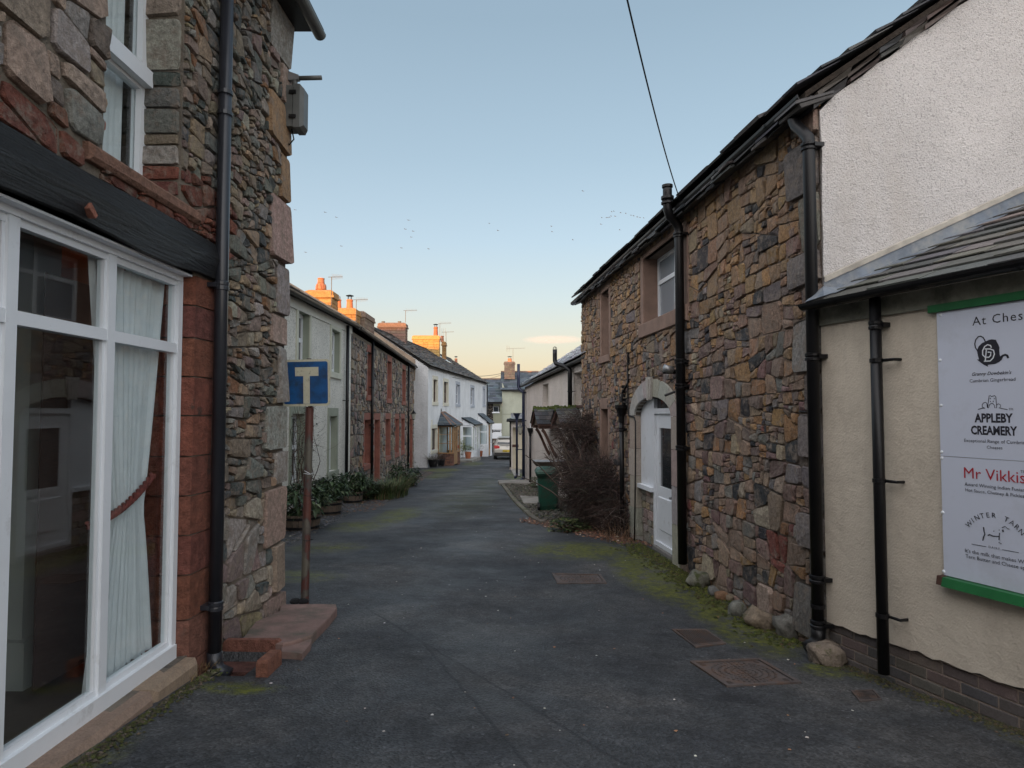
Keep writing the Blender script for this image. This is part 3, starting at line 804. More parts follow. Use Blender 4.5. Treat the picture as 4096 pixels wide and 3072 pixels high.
# ================================================================== A: stone shop on the left
def build_A():
    e = empty('stone_shop', (-2.05, 3, gz(-2.05, 3)), 'stone building with a big white shop window under a black beam', 'shop')
    END = 5.92
    win = (1.39, 4.20, .07, 2.48)
    up = (3.25, 4.02, 2.90, 4.6)
    beam = (-.4, 4.54, 2.49, 2.755)
    wall_sheet('wall', FA, -7, END, -.5, 5.15, [win[:1] + (4.245,) + win[2:], up], .27, MORTAR_D, e)
    m = MB(); m.box((-9, END - .3, -.5), (-2.06, END, 5.15)); m.box((-9, -7, -.5), (-2.35, -6.7, 5.15)); m.box((-9.3, -7, -.5), (-9, END, 5.15)); m.build('back_wall', MORTAR_D, e)
    # roof
    m = MB(); m.prism([(-1.78, -7.2, 5.22), (-5.6, -7.2, 7.9), (-9.3, -7.2, 5.22)], (0, 13.3, 0)); m.build('roof', SLATE, e)
    # rubble
    cor = [(END, -.3)]
    holes = [win[:2] + (-.5, 2.5), up, beam, (3.1, 4.2, 2.82, 2.9), (4.2, 4.52, -.4, 2.49)]
    # corner blocks
    q = []; z = -.25; k = 0; rn = random.Random(3)
    for hgt in (.30, .42, .50, .30, .40, .52, .26, .46, .56, .44, .42, .36, .48, .30, .42):
        wd = (.48 if k % 2 == 0 else .27) * rn.uniform(.85, 1.15); q.append((END - wd, END, z, z + hgt)); z += hgt; k += 1
        if z > 4.9: break
    def size(s, z):
        if s < 3.3 and z > 2.7: return .19
        if z < .75: return .21
        if z < 1.4: return .16
        return .105 if s > 4.5 else .12
    polys = masonry(.6, END, -.35, 5.1, size, 1.5, holes + q, 11, .22)
    P = []; rn = random.Random(5)
    for p in polys:
        cs = sum(a[0] for a in p) / len(p); cz_ = sum(a[1] for a in p) / len(p)
        pal = PAL_ABIG if (cs < 3.3 and cz_ > 2.7) else PAL_AL if cz_ < .9 else PAL_A
        if 4.02 < cs < 4.75 and 2.7 < cz_ < 3.15 or (cs < 4.1 and 2.74 < cz_ < 2.95): pal = PAL_RED
        pr = .032 if cs > 4.5 and cz_ > 1 else .022
        P.append(stone(FA, p, pick(pal, rn), pr, .007, rn))
    for i, (a, b, c, d) in enumerate(q):
        col = pick([(3, (.34, .32, .30)), (2, (.36, .27, .22)), (1, (.33, .21, .13))], rn, .1)
        P.append(stone(FA, [(a, c), (b, c), (b, d), (a, d)], col, .035, .008, rn, .08, .06))
    # reveal stones of the upper window, facing the street end
    FR_ = Fac(-2.05, up[1], -1, 0, 0, -1)
    z = 2.93
    for hgt, c in ((.10, PAL_RED), (.09, PAL_RED), (.13, PAL_A), (.07, PAL_A), (.16, PAL_A), (.14, PAL_A), (.10, PAL_A), (.33, PAL_AL), (.45, PAL_ABIG), (.3, PAL_AL)):
        P.append(stone(FR_, [(.0, z), (.25, z), (.25, z + hgt), (.0, z + hgt)], mul(pick(c, rn), .9), .02, .008, rn, .1, .08)); z += hgt
    emit(P, 'stone', 'rubble', e, STONE, 290, 9)
    # red sandstone jamb blocks of the shop window, chamfered reveal
    js = [-.25, .02, .29, .57, .82, 1.07, 1.32, 1.58, 1.83, 2.08, 2.29, 2.487]
    for i in range(len(js) - 1):
        wd = (.30, .39)[i % 2] * rn.uniform(.93, 1.05); m = MB(); m.cur = pick(PAL_RED, rn, .1)
        a, b, c, d = 4.205, 4.205 + wd, js[i] + .005, js[i + 1] - .005; j = lambda: rn.uniform(-.004, .004)
        prof = [(a, -.3), (a, -.07), (a + .03, .005), (b - .015, .02), (b, 0.0), (b, -.3)]
        m.prism([FA.pt(s + j(), c, o + j()) for s, o in prof], (0, 0, d - c)); m.build('jamb_block', SAND, e)
    # beam
    m = MB(); n = 16
    ring = []
    for i in range(n + 1):
        s = beam[0] + (beam[1] - beam[0]) * i / n; w1 = .012 * math.sin(i * 1.3) + rn.uniform(-.005, .005)
        ring.append([FA.pt(s, beam[2] + w1 + .01, -.2), FA.pt(s, beam[2] + w1, .045), FA.pt(s, (beam[2] + beam[3]) / 2, .075 + w1), FA.pt(s, beam[3] - w1 * .5 - .02, .055), FA.pt(s, beam[3] - .01, -.2)])
    vs = [v for r_ in ring for v in r_]; f = []
    for i in range(n):
        for k in range(4): f.append((i * 5 + k, i * 5 + k + 1, (i + 1) * 5 + k + 1, (i + 1) * 5 + k))
    f += [(0, 1, 2, 3, 4), tuple(n * 5 + k for k in (4, 3, 2, 1, 0))]
    m.add(vs, f); m.build('beam', BEAM, e)
    m = MB(); m.cur = (.30, .12, .08); m.prism([FA.pt(3.03, 2.55, .05), FA.pt(3.08, 2.515, .05), FA.pt(3.095, 2.535, .05), FA.pt(3.045, 2.58, .05)], FA.n * .035); m.build('brick_chip', SAND, e)
    # sill course over the beam + upper sill
    m = MB(); m.cur = (.24, .13, .09); m.bbox(FA, 3.1, 4.22, 2.81, 2.895, -.27, .05, .02, .004); m.build('sill', SAND, e)
    # shop window
    wz0, wz1 = .125, 2.445
    xs = [1.39, 2.08, 2.77, 3.465, 4.16]
    m = MB(); o = -.065
    m.fbox(FA, 1.39, 4.19, .07, wz0 + .03, o - .06, o + .02); m.fbox(FA, 1.39, 4.19, wz1 - .01, 2.488, o - .06, o + .012)
    m.fbox(FA, 4.15, 4.2, wz0 + .03, wz1 - .01, o - .06, o + .008)
    for x in xs[:-1]: m.fbox(FA, x - .032, x + .032, wz0 + .03, wz1 - .01, o - .06, o + .004)
    for a, b in zip(xs[:-1], xs[1:]):
        b2 = b - .032 if b < 4 else 4.15
        m.fbox(FA, a + .032, b2, 1.975, 2.035, o - .06, o + .002)
        m.fbox(FA, a + .032, b2, wz1 - .045, wz1 - .01, o - .05, o - .008); m.fbox(FA, a + .032, b2, wz0 + .03, wz0 + .06, o - .05, o - .008)
        for c, d in ((wz0 + .06, 1.975), (2.035, wz1 - .045)):
            m.fbox(FA, a + .032, a + .05, c, d, o - .05, o - .012); m.fbox(FA, b2 - .018, b2, c, d, o - .05, o - .012)
    wf = m.build('shop_window', UPVC, e)
    for a, b in zip(xs[:-1], xs[1:]):
        b2 = b - .032 if b < 4 else 4.15
        for c, d in ((wz0 + .06, 1.975), (2.035, wz1 - .045)):
            g = MB(); g.fbox(FA, a + .05, b2 - .018, c, d, o - .034, o - .028); g.build('pane', CLEAR, wf)
    m = MB(); m.fbox(FA, 1.3, 4.2, 2.488 - .02, 2.55, -.11, .0); m.build('soffit_board', WPAINT, e)
    # stone sill under it
    for a, b in ((.9, 1.9), (1.905, 2.9), (2.905, 3.7), (3.705, 4.22)):
        m = MB(); m.cur = pick([(1, (.26, .19, .15))], rn, .12); m.bbox(FA, a, b, -.3, .068, -.2, .09, .03, .008); m.build('plinth_stone', DRESSED, e)
    # upper sash window
    wd = window(FA, e, up[0] - .02, up[1] - .0, up[2] + .0, up[3], .22, UPVC, CLEAR, hs=(3.62,), bar=.06, mid=.08, thick=.06, name='sash_window')
    m = MB(); m.fbox(FA, up[0] + .04, up[1] - .02, 3.60, 3.70, -.22, -.17); m.build('meeting_rail', UPVC, wd)
    # gutter
    g = gutter(FA, -6.8, END + .06, 5.13, 5.10, .27, .055, GREYPL, 'dark grey gutter on the top corner of the stone shop', nb=9)
    m = MB(); m.fbox(FA, -6.8, END + .04, 5.12, 5.2, .0, .20); m.build('soffit', BLACKP, e)
    # room behind the glass
    fl = MB(); fl.box((-8.6, -1, 0.02), (-2.30, 5.6, .08)); fl.build('floor', mat_basic('shop_floor', (.10, .075, .06), .5, .2, 3), e)
    inn = MB(); inn.box((-6.3, -1, .08), (-6.2, 5.6, 2.7)); inn.box((-6.2, 5.0, .08), (-2.33, 5.1, 2.7)); inn.box((-6.2, -1, 2.7), (-2.33, 5.6, 2.75)); inn.box((-6.2, -1.1, .08), (-2.33, -1, 2.7))
    inn.build('inner_wall', mat_basic('shop_inner_wall', (.20, .20, .20), .9, .1, 2), e)
    cl = MB(); cl.box((-2.95, 3.72, .08), (-2.72, 3.95, 2.7)); cl.box((-3.0, 3.67, .08), (-2.67, 4.0, .34)); cl.build('column', mat_basic('pale_column', (.42, .43, .40), .7, .05, 3), e)
    # upper room back
    m = MB(); m.box((-6.2, .5, 2.85), (-6.1, 5.6, 5)); m.box((-6.2, .5, 5.0), (-2.33, 5.6, 5.05)); m.build('inner_wall', MORTAR_D, e)
    return e
SHOP = build_A()

# things in and on the shop
def curtain(s0, s1, z0, z1, off, label, tie=None, n=60, amp=.02, waist=None):
    """gathered fabric: pleated sheet, pulled towards s=tie at height waist"""
    rows = 30; vs = []; f = []; rn = random.Random(int(s0 * 100)); ph = [rn.uniform(.7, 1.4) for _ in range(n + 1)]
    for r_ in range(rows + 1):
        z = z1 + (z0 - z1) * r_ / rows
        k = 1.0; sh = 0
        if waist is not None:
            d = (z - waist); k = .42 + .58 * min(1, (abs(d) / (z1 - waist) if d > 0 else abs(d) / (waist - z0) * .75)) ** .8
            sh = (1 - k) * (s1 - s0) * .55
        for i in range(n + 1):
            t = i / n; s = s0 + (s1 - s0) * t * k + sh
            vs.append(FA.pt(s, z + .01 * math.sin(i * .9), off + amp * math.sin(i * 1.15 * ph[i // 6]) * (1.1 - .3 * r_ / rows)))
    for r_ in range(rows):
        for i in range(n): f.append((r_ * (n + 1) + i, r_ * (n + 1) + i + 1, (r_ + 1) * (n + 1) + i + 1, (r_ + 1) * (n + 1) + i))
    return vs, f
CURT = mat_basic('pale_curtain_cloth', (.78, .80, .82), .95, .06, 9, .002, 60)
v, f = curtain(3.42, 4.16, .15, 2.42, -.17, '', waist=1.02, amp=.026)
c = mk('curtain', v, f, CURT, smooth=True, label='long pale curtain tied back inside the shop window beside the red stone jamb', cat='curtain')
v, f = curtain(3.40, 3.98, 2.92, 4.6, -.34, '', amp=.02, n=40)
mk('curtain', v, f, CURT, smooth=True, label='pale curtain hanging inside the upper sash window', cat='curtain')
# rope tie
m = MB(); pts = []
for i in range(41):
    t = i / 40; pts.append((3.42 + .60 * t, 1.02 + .20 * t * t + .0, -.128))
for k in range(3):
    m.tube([FA.pt(s + .0, z + .013 * math.sin(i * .9 + k * 2.1), o + .013 * math.cos(i * .9 + k * 2.1)) for i, (s, z, o) in enumerate(pts)], .011, 6)
m.build('tie_rope', mat_basic('red_and_cream_rope', (.20, .045, .035), .8, .7, 60), label='twisted red rope holding back the pale shop curtain', cat='rope')
m = MB(); m.fbox(FA, 3.50, 4.06, .15, 2.35, -.45, -.44)
m.build('woven_screen', mat_basic('brown_woven_screen', (.055, .028, .022), .95, .3, 40, .002, 90, stretch=(.3, .3, 8)), label='dark brown woven screen behind the tied shop curtain', cat='screen')
m = MB(); e = empty('clothes_rail', FA.pt(2.95, .08, -.75), 'thin metal clothes rail standing inside the shop window', 'clothes rail')
m.tube([FA.pt(2.95, .3, -.75), FA.pt(2.95, 1.75, -.75)], .012, 8); m.build('pole', METAL, e, True)
m = MB(); m.tube([FA.pt(2.7, .08, -.95), FA.pt(2.72, .3, -.93), FA.pt(3.18, .3, -.57), FA.pt(3.2, .08, -.55)], .014, 8); m.build('foot', METAL, e, True)
m = MB(); m.tube([FA.pt(2.6, 1.75, -.9), FA.pt(3.3, 1.75, -.6)], .012, 8); m.build('crossbar', METAL, e, True)

e = empty('table_lamp', FA.pt(2.35, .75, -1.0), 'small orange lit lamp deep inside the shop window at the left', 'lamp')
def lampmat():
    m, t, b = new_mat('lit_orange_shade'); b.inputs['Base Color'].default_value = (.5, .12, .04, 1); b.inputs['Emission Color'].default_value = (1, .22, .06, 1); b.inputs['Emission Strength'].default_value = 5; return m
s_, z_ = FA.hit(88, 1800, -1.0)
m = MB(); m.lathe(FA.pt(s_, z_ - .12, -1.0), [(.11, 0), (.07, .2), (.068, .2), (.108, 0)], 16); m.build('lamp_shade', lampmat(), e, True)
m = MB(); m.tube([FA.pt(s_, .1, -1.0), FA.pt(s_, z_ - .1, -1.0)], [.06, .015], 10); m.build('stand', METAL, e)
sA = FA.hit(*L3(1130, 700), .09)[0]
pipe(FA, sA, (-.14, 5.1), .085, .043, mat_basic('dark_blue_grey_pipe', (.022, .024, .03), .3, .2, 6), collars=(FA.hit(*L2(1250, 625), .09)[1], .32), brackets=(FA.hit(*L1(1280, 560), .09)[1], FA.hit(*L1(1285, 680), .09)[1]),
     label='tall dark downpipe on the rubble wall beside the black beam', n=14, cr=1.14)
# box and bracket at the corner
fx = FA; e = empty('wall_box', FA.pt(5.75, 4.2, .05), 'dark weatherproof box with a grey bracket on the corner of the stone shop', 'electrical box')
m = MB(); m.bbox(FA, 5.73, 5.90, 4.13, 4.50, .02, .11, .01); m.build('case', GREYPL, e)
m = MB(); m.bbox(FA, 5.725, 5.905, 4.12, 4.51, .112, .20, .03); m.build('cover', GREYPL, e)
for z in (4.2, 4.42):
    m = MB(); m.fbox(FA, 5.712, 5.726, z, z + .03, .08, .14); m.build('clip', BLACKP, e)
m = MB(); m.prism([FA.pt(5.78, 4.55, .0), FA.pt(5.78, 4.70, .0), FA.pt(5.78, 4.66, .03), FA.pt(5.78, 4.62, .14), FA.pt(5.78, 4.58, .14), FA.pt(5.78, 4.57, .03)], FA.u * .05); m.build('bracket', METAL, e)
m = MB(); m.tube([FA.pt(5.805, 4.60, .13), FA.pt(5.805, 4.605, .34)], .02, 10); m.tube([FA.pt(5.805, 4.60, .10), FA.pt(5.805, 4.50, .10)], .025, 8); m.build('arm', GREYPL, e, True)
m = MB(); m.tube([FA.pt(5.8, 4.13, .08), FA.pt(5.8, 4.04, .10), FA.pt(5.8, 3.99, .06), FA.pt(5.8, 4.03, .02), FA.pt(5.8, 4.09, .01)], .007, 6); m.build('cable', BLACKP, e, True)

# ================================================================== R: rubble cottage on the right
def build_R():
    s0 = FR.hit(3300, 1650)[0]; s1 = FR.hit(2330, 1650)[0]
    EZ = 4.06
    e = empty('rubble_cottage', FR.pt(6.5, gz(2.2, 7)), 'two storey brown rubble stone cottage with an arched white doorway', 'cottage')
    w1 = hole(FR, R4(287, 1200), R4(330, 1553))
    w1 = (FR.hit(*R4(330, 1300))[0], FR.hit(*R4(287, 1300))[0], FR.hit(*R4(300, 1555))[1], FR.hit(*R4(300, 1200))[1])
    w2 = (FR.hit(2742, 1200)[0], FR.hit(*R4(522, 1300))[0], FR.hit(*R4(522, 1378))[1], FR.hit(*R4(522, 1018))[1])
    w3 = (FR.hit(*R5(300, 400))[0], FR.hit(*R5(266, 400))[0], .35, FR.hit(*R5(266, 302))[1])
    aF = FR.hit(*R5(440, 600))[0]; aN = FR.hit(*R5(630, 600))[0]
    spr = FR.hit(*R5(440, 335))[1]; ac = (aF + aN) / 2; ar = (aF - aN) / 2
    crown = FR.hit(*R5(530, 238))[1]; rise = crown - spr
    print('R', s0, s1, w1, w2, w3, 'arch', aN, aF, spr, crown)
    arch_h = (aN, aF, -.6, spr); archtop = (aN, aF, spr, crown)
    REC = .30
    # wall sheet with a true arched head
    wall_sheet('wall', FR, s0, s1, -1.0, EZ, [w1, w2, w3, (aN, aF, -1.0, crown)], REC, MORTAR, e)
    m = MB(); n = 14
    pts = [(ac + ar * math.cos(math.pi * k / n), spr + rise * math.sin(math.pi * k / n)) for k in range(n + 1)]
    for k in range(n):
        (a, b), (c, d) = pts[k], pts[k + 1]
        m.add([FR.pt(a, b, -.001), FR.pt(c, d, -.001), FR.pt(c, crown, -.001), FR.pt(a, crown, -.001)], [(0, 1, 2, 3)])
        m.add([FR.pt(a, b, 0), FR.pt(c, d, 0), FR.pt(c, d, -REC), FR.pt(a, b, -REC)], [(0, 1, 2, 3)])
    m.build('arch_head', MORTAR, e)
    depth = 5.0; ridge = EZ + .05 + 2.5 * .727
    m = MB(); m.prism([FR.pt(s1, -1.2, -.004), FR.pt(s1, EZ, -.004), FR.pt(s1, ridge - .1, -2.5), FR.pt(s1, EZ, -depth), FR.pt(s1, -1.2, -depth)], FR.u * -.4); m.build('gable_wall', STONE, e)
    m = MB(); m.fbox(FR, s0, s1 - .4, -1, EZ, -depth, -depth + .3); m.build('back_wall', MORTAR, e)
    # pebbledashed gable with an uneven verge
    G = []; x = 0; rn = random.Random(9)
    top = [(0, EZ - .10)]
    while x < 5.2:
        x += .12; y_ = EZ + .02 + .727 * min(x, 5.0 - x if x > 2.5 else x) + rn.uniform(-.012, .012)
        if x >= 5.0: break
        top.append((x, y_ - .075))
    poly = [FG.pt(0.008 + rn.uniform(-.006, .006), z, .012) for z in [z_ * .22 - 1.0 for z_ in range(0, 22)] if z < EZ - .2]
    pts = poly + [FG.pt(a, b, .012) for a, b in top] + [FG.pt(5.0, -1, .012)]
    m = MB(); m.prism(pts, FG.n * -.28); m.build('pebbledash_gable', DASH, e)
    # stones
    rad_ar = .27
    block = (aN - .24, aF + .24, -1, spr)
    holes = [w1[:2] + (w1[2] - .15, w1[3] + .2), w2[:2] + (w2[2] - .2, w2[3] + .06), w3[:2] + (w3[2], w3[3] + .22), block, (aN - .3, aF + .3, spr, spr + .12), (aN - .28, aF + .28, spr + .1, spr + rise * .72), (aN - .12, aF + .12, spr + rise * .7, crown + .17), (ac - .35, ac + .35, crown, crown + .27)]
    for h, wl in ((w1, .13), (w2, .17), (w3, .13)): holes += [(h[0] - wl, h[1] + wl, h[2] - .02, h[3] + .02)]
    q = []; z = -.5; k = 0; rn = random.Random(13)
    while z < EZ - .1:
        hgt = rn.uniform(.24, .5); q.append((s0, s0 + (.42 if k % 2 else .24) * rn.uniform(.8, 1.2), z, min(z + hgt, EZ - .05))); z += hgt; k += 1
    def size(s, z):
        b = .155 if s < 8.3 else .14
        if z < .5: b *= 1.15
        if s > 10.5: b *= .9
        return b * (1 + .25 * math.sin(s * 2.1 + z * 3.3))
    fixed = [(s0 + .75, .42, .23), (s0 + 1.15, 1.1, .16), (s0 + .6, 1.45, .15), (s0 + 1.5, .15, .15), (s0 + .8, 2.9, .22), (s0 + 1.9, 2.0, .14), (s0 + .65, 2.1, .17)]
    polys = masonry(s0, s1, -.55, EZ - .02, size, 1.3, holes + q, 21, .15)
    P = []
    for p in polys:
        cs = sum(a[0] for a in p) / len(p); cz_ = sum(a[1] for a in p) / len(p)
        t = (cz_ - 1.6 + .35 * math.sin(cs * 1.3)) / 1.6
        pal = PAL_RU if rn.random() < t else PAL_R
        col = pick(pal, rn)
        if abs(cs - (s0 + .75)) < .2 and abs(cz_ - .42) < .15: col = (.20, .07, .055)
        P.append(stone(FR, p, col, .021, .005, rn))
    for a, b, c, d in q: P.append(stone(FR, [(a, c), (b, c), (b, d), (a, d)], pick([(2, (.22, .20, .18)), (1, (.24, .17, .14)), (1, (.18, .16, .15))], rn), .035, .008, rn, .1, .08))
    emit(P, 'stone', 'rubble', e, STONE, 292, 9)
    # window dressings
    surround(FR, e, w1, BROWNS, .10, .17, .13, .02); surround(FR, e, w3, BROWNS, .12, .2, 0, .02)
    surround(FR, e, w2, BROWNS, .14, .075, .20, .02)
    for h in (w1, w2, w3):    # dressed reveal on the far side
        m = MB(); m.fbox(FR, h[1] - .012, h[1] - .001, h[2], h[3], -REC + .02, -.001); m.build('reveal', BROWNS, e)
    window(FR, e, w1[0], w1[1] - .012, w1[2], w1[3], .13, UPVC, PANE_W, hs=((w1[2] + w1[3]) / 2 - .1,), bar=.06)
    window(FR, e, w2[0], w2[1] - .012, w2[2], w2[3], .20, UPVC, PANE_W, vs=((w2[0] + w2[1]) / 2 + .08,), hs=((w2[2] + w2[3]) / 2 + .12,), bar=.055, mid=.06)
    window(FR, e, w3[0], w3[1] - .012, w3[2] + .3, w3[3], .16, UPVC, PANE, hs=((w3[2] + w3[3]) / 2 + .2,), bar=.05)
    # arch: jamb blocks, voussoirs, keystone
    for side, x0, x1 in ((0, aF, aF + .22), (1, aN - .22, aN)):
        z = -.8; k = 0
        while z < spr - .01:
            hgt = min(rn.uniform(.38, .55), spr - z)
            if spr - z - hgt < .12: hgt = spr - z
            m = MB(); m.cur = pick([(3, (.37, .33, .28)), (1, (.34, .28, .24)), (1, (.33, .31, .28))], rn, .06)
            wd = .06 if k % 2 else 0
            a, b = (x0, x1 + wd) if side == 0 else (x0 - wd, x1)
            if side == 0: prof = [(a - .005, -REC), (a - .005, -.01), (a + .02, .035), (b, .035), (b, -.02)]
            else: prof = [(b + .005, -REC), (b + .005, -.01), (b - .02, .035), (a, .035), (a, -.02)]
            m.prism([FR.pt(s, z + .004, o) for s, o in prof], (0, 0, hgt - .008)); m.build('jamb_block', DRESSED, e); z += hgt; k += 1
    nv = 8
    for k in range(nv):
        t0, t1 = math.pi * k / nv, math.pi * (k + 1) / nv
        m = MB(); m.cur = pick([(3, (.40, .375, .34)), (1, (.36, .33, .29))], rn, .05); pp = []
        for t in (t0 + .006, (t0 + t1) / 2, t1 - .006): pp.append((ac + ar * math.cos(t) * .999, spr + rise * math.sin(t) * .999))
        qq = []
        for t in (t1 - .006, (t0 + t1) / 2, t0 + .006): qq.append((ac + (ar + .25) * math.cos(t), spr + (rise + .25) * math.sin(t)))
        m.prism([FR.pt(s, z, -.02) for s, z in pp + qq], FR.n * .05); m.prism([FR.pt(s, z, -REC) for s, z in pp + [(a * .1 + c_ * .9, b * .1 + d * .9) for (a, b), (c_, d) in zip(qq, pp[::-1])]], FR.n * (REC - .02)); m.build('voussoir', DRESSED, e)
    m = MB(); m.cur = (.40, .375, .34); m.prism([FR.pt(ac - .075, crown - .04, .03), FR.pt(ac + .075, crown - .04, .03), FR.pt(ac + .12, crown + .28, .03), FR.pt(ac - .12, crown + .28, .03)], FR.n * .035)
    m.prism([FR.pt(ac - .03, crown - .05, .065), FR.pt(ac + .03, crown - .05, .065), FR.pt(ac + .05, crown + .26, .065), FR.pt(ac - .05, crown + .26, .065)], FR.n * .012); m.build('keystone', DRESSED, e)
    # infill: white panel, low rubble wall, door
    o = -.085
    dF = FR.hit(*R5(537, 700), o)[0]; dN = aN + .01
    pz = FR.hit(*R5(500, 690), o)[1]; dz0 = FR.hit(*R5(575, 1005), o)[1]; dz1 = FR.hit(*R5(575, 325), o)[1]
    print('door', dF, dN, pz, dz0, dz1)
    arc = lambda s: spr + rise * math.sqrt(max(0, 1 - ((s - ac) / ar) ** 2))
    top = [(aF - .01 - (aF - .01 - dF) * k / 8) for k in range(9)]
    m = MB(); m.prism([FR.pt(aF - .01, pz, o - .02), FR.pt(dF, pz, o - .02)] + [FR.pt(s, arc(s) - .01, o - .02) for s in reversed(top)], FR.n * .03); m.build('white_panel', WPAINT, e)
    m = MB(); m.fbox(FR, dF - .02, aF - .003, pz - .06, pz, o - .04, o + .075); m.build('panel_sill', WPAINT, e)
    m = MB(); m.fbox(FR, dF, aF - .002, -.9, pz - .06, o - .1, o - .01); m.build('infill_wall', MORTAR, e)
    P = []
    z = -.45
    while z < pz - .08:
        hgt = rn.uniform(.09, .17); hgt = min(hgt, pz - .062 - z); s = dF
        while s < aF - .02:
            wd = min(rn.uniform(.14, .34), aF - .01 - s)
            if wd > .05: P.append(stone(Fac(*FR.pt(0, 0, o - .012)[:2], FR.u.x, FR.u.y, FR.n.x, FR.n.y), [(s, z), (s + wd, z), (s + wd, z + hgt), (s, z + hgt)], pick(PAL_AL, rn), .02, .007, rn, .12, .12))
            s += wd
        z += hgt
    emit(P, 'infill_stone', 'infill_stones', e, STONE, 60, 6)
    m = MB()
    m.fbox(FR, dF - .07, dF, dz0 - .12, arc(dF) - .02, o - .05, o + .03)
    m.fbox(FR, dN, dN + .06, dz0 - .12, dz1 + .1, o - .05, o + .03)
    m.fbox(FR, dN + .06, dF - .07, dz1, dz1 + .075, o - .05, o + .03)
    top = [dN + .0 + (dF - .07 - dN) * k / 8 for k in range(9)]
    fr = m.build('door_frame', WPAINT, e)
    m = MB(); m.prism([FR.pt(dF - .07, dz1 + .075, o - .03), FR.pt(dN + .01, dz1 + .075, o - .03)] + [FR.pt(max(s, dN + .012), arc(max(s, dN + .02)) - .01, o - .03) for s in top], FR.n * .01); m.build('fanlight', PANE, fr)
    a, b = dN + .065, dF - .075
    m = MB(); mid = FR.hit(*R5(575, 700), o)[1]; gl0, gl1 = a + .15, b - .14
    m.fbox(FR, a, b, dz0, mid, o - .04, o + .0); m.fbox(FR, a, gl0, mid, dz1 - .004, o - .04, o); m.fbox(FR, gl1, b, mid, dz1 - .004, o - .04, o); m.fbox(FR, gl0, gl1, dz1 - .2, dz1 - .004, o - .04, o)
    m.bbox(FR, a + .10, b - .10, dz0 + .22, mid - .14, o, o + .014, .014); m.fbox(FR, a, b, dz0 - .01, dz0 + .05, o, o + .03)
    dr = m.build('door', WPAINT, e)
    m = MB(); m.fbox(FR, gl0, gl1, mid, dz1 - .2, o - .025, o - .02); m.build('pane', PANE, dr)
    m = MB(); m.fbox(FR, gl0 + .05, gl0 + .09, mid - .12, mid - .09, o, o + .04); m.build('handle', METAL, dr)
    m = MB(); m.cur = (.2, .19, .18); m.bbox(FR, dN, dF, -.9, dz0 - .015, o - .2, o + .05, .015); m.build('door_step', DRESSED, e)
    # roof: slab, then ragged stone slates at the eave and verge
    roof_slab(FR, s0 - .02, s1 + .05, EZ + .05, EZ + .0, .12, ridge, -2.5, .05, SOIL, e, -depth - .15, EZ + .05)
    slates(FR, s0 - .06, s1 + .12, EZ + .07, ridge + .02, .17, -2.5, .42, .26, SLATE, e, PAL_SLD, 4, .022, .06, tilt=-.005, most=150, minpx=8, name='roof_slate')
    rn = random.Random(17); P = []
    for lay in range(2):      # under-eave slates, broken edges
        s = s0 - .05
        while s < s1:
            wd = rn.uniform(.2, .5); m = MB(); z = EZ + .035 - .028 * lay - .005 * (s - s0); oo = .19 - .03 * lay + rn.uniform(-.035, .035)
            m.hexa([FR.pt(s, z - .0, -.1), FR.pt(s + wd - .01, z, -.1), FR.pt(s + wd - .01, z - .10 + rn.uniform(-.006, .006), oo), FR.pt(s, z - .10 + rn.uniform(-.01, .01), oo + rn.uniform(-.02, .02)),
                    FR.pt(s, z + .02, -.1), FR.pt(s + wd - .01, z + .02, -.1), FR.pt(s + wd - .01, z - .075, oo), FR.pt(s, z - .075, oo)])
            P.append((m.v, m.f, pick(PAL_SLD, rn, .3))); s += wd
    x = -.05                   # verge stones
    while x < 5.1:
        wd = rn.uniform(.14, .34)
        f_ = lambda q: EZ + .035 + .727 * (q if q < 2.5 else 5.0 - q)
        for lay in range(2):
            m = MB(); a, b = x + rn.uniform(-.03, .03), x + wd * rn.uniform(.9, 1.05); za, zb = f_(a) - .075 + .055 * lay + rn.uniform(-.012, .012), f_(b) - .075 + .055 * lay + rn.uniform(-.012, .012)
            o0, o1 = -.3, .028 + rn.uniform(0, .03); t = rn.uniform(.025, .055)
            m.hexa([FG.pt(a, za, o0), FG.pt(b, zb, o0), FG.pt(b, zb, o1 - rn.uniform(0, .02)), FG.pt(a, za + rn.uniform(-.015, .01), o1), FG.pt(a, za + t, o0), FG.pt(b, zb + t, o0), FG.pt(b, zb + t, o1 + .02), FG.pt(a, za + t, o1)])
            P.append((m.v, m.f, pick([(2, (.085, .07, .06)), (1.4, (.05, .05, .05)), (1, (.12, .08, .065))], rn, .25)))
        x += wd
    emit(P, 'eave_slate', 'eave_slates', e, SLATE, 140, 8)
    return e, s0, s1, EZ, (aN, aF, spr, crown), (w1, w2, w3)
COTT, RS0, RS1, REZ, ARCH, RW = build_R()
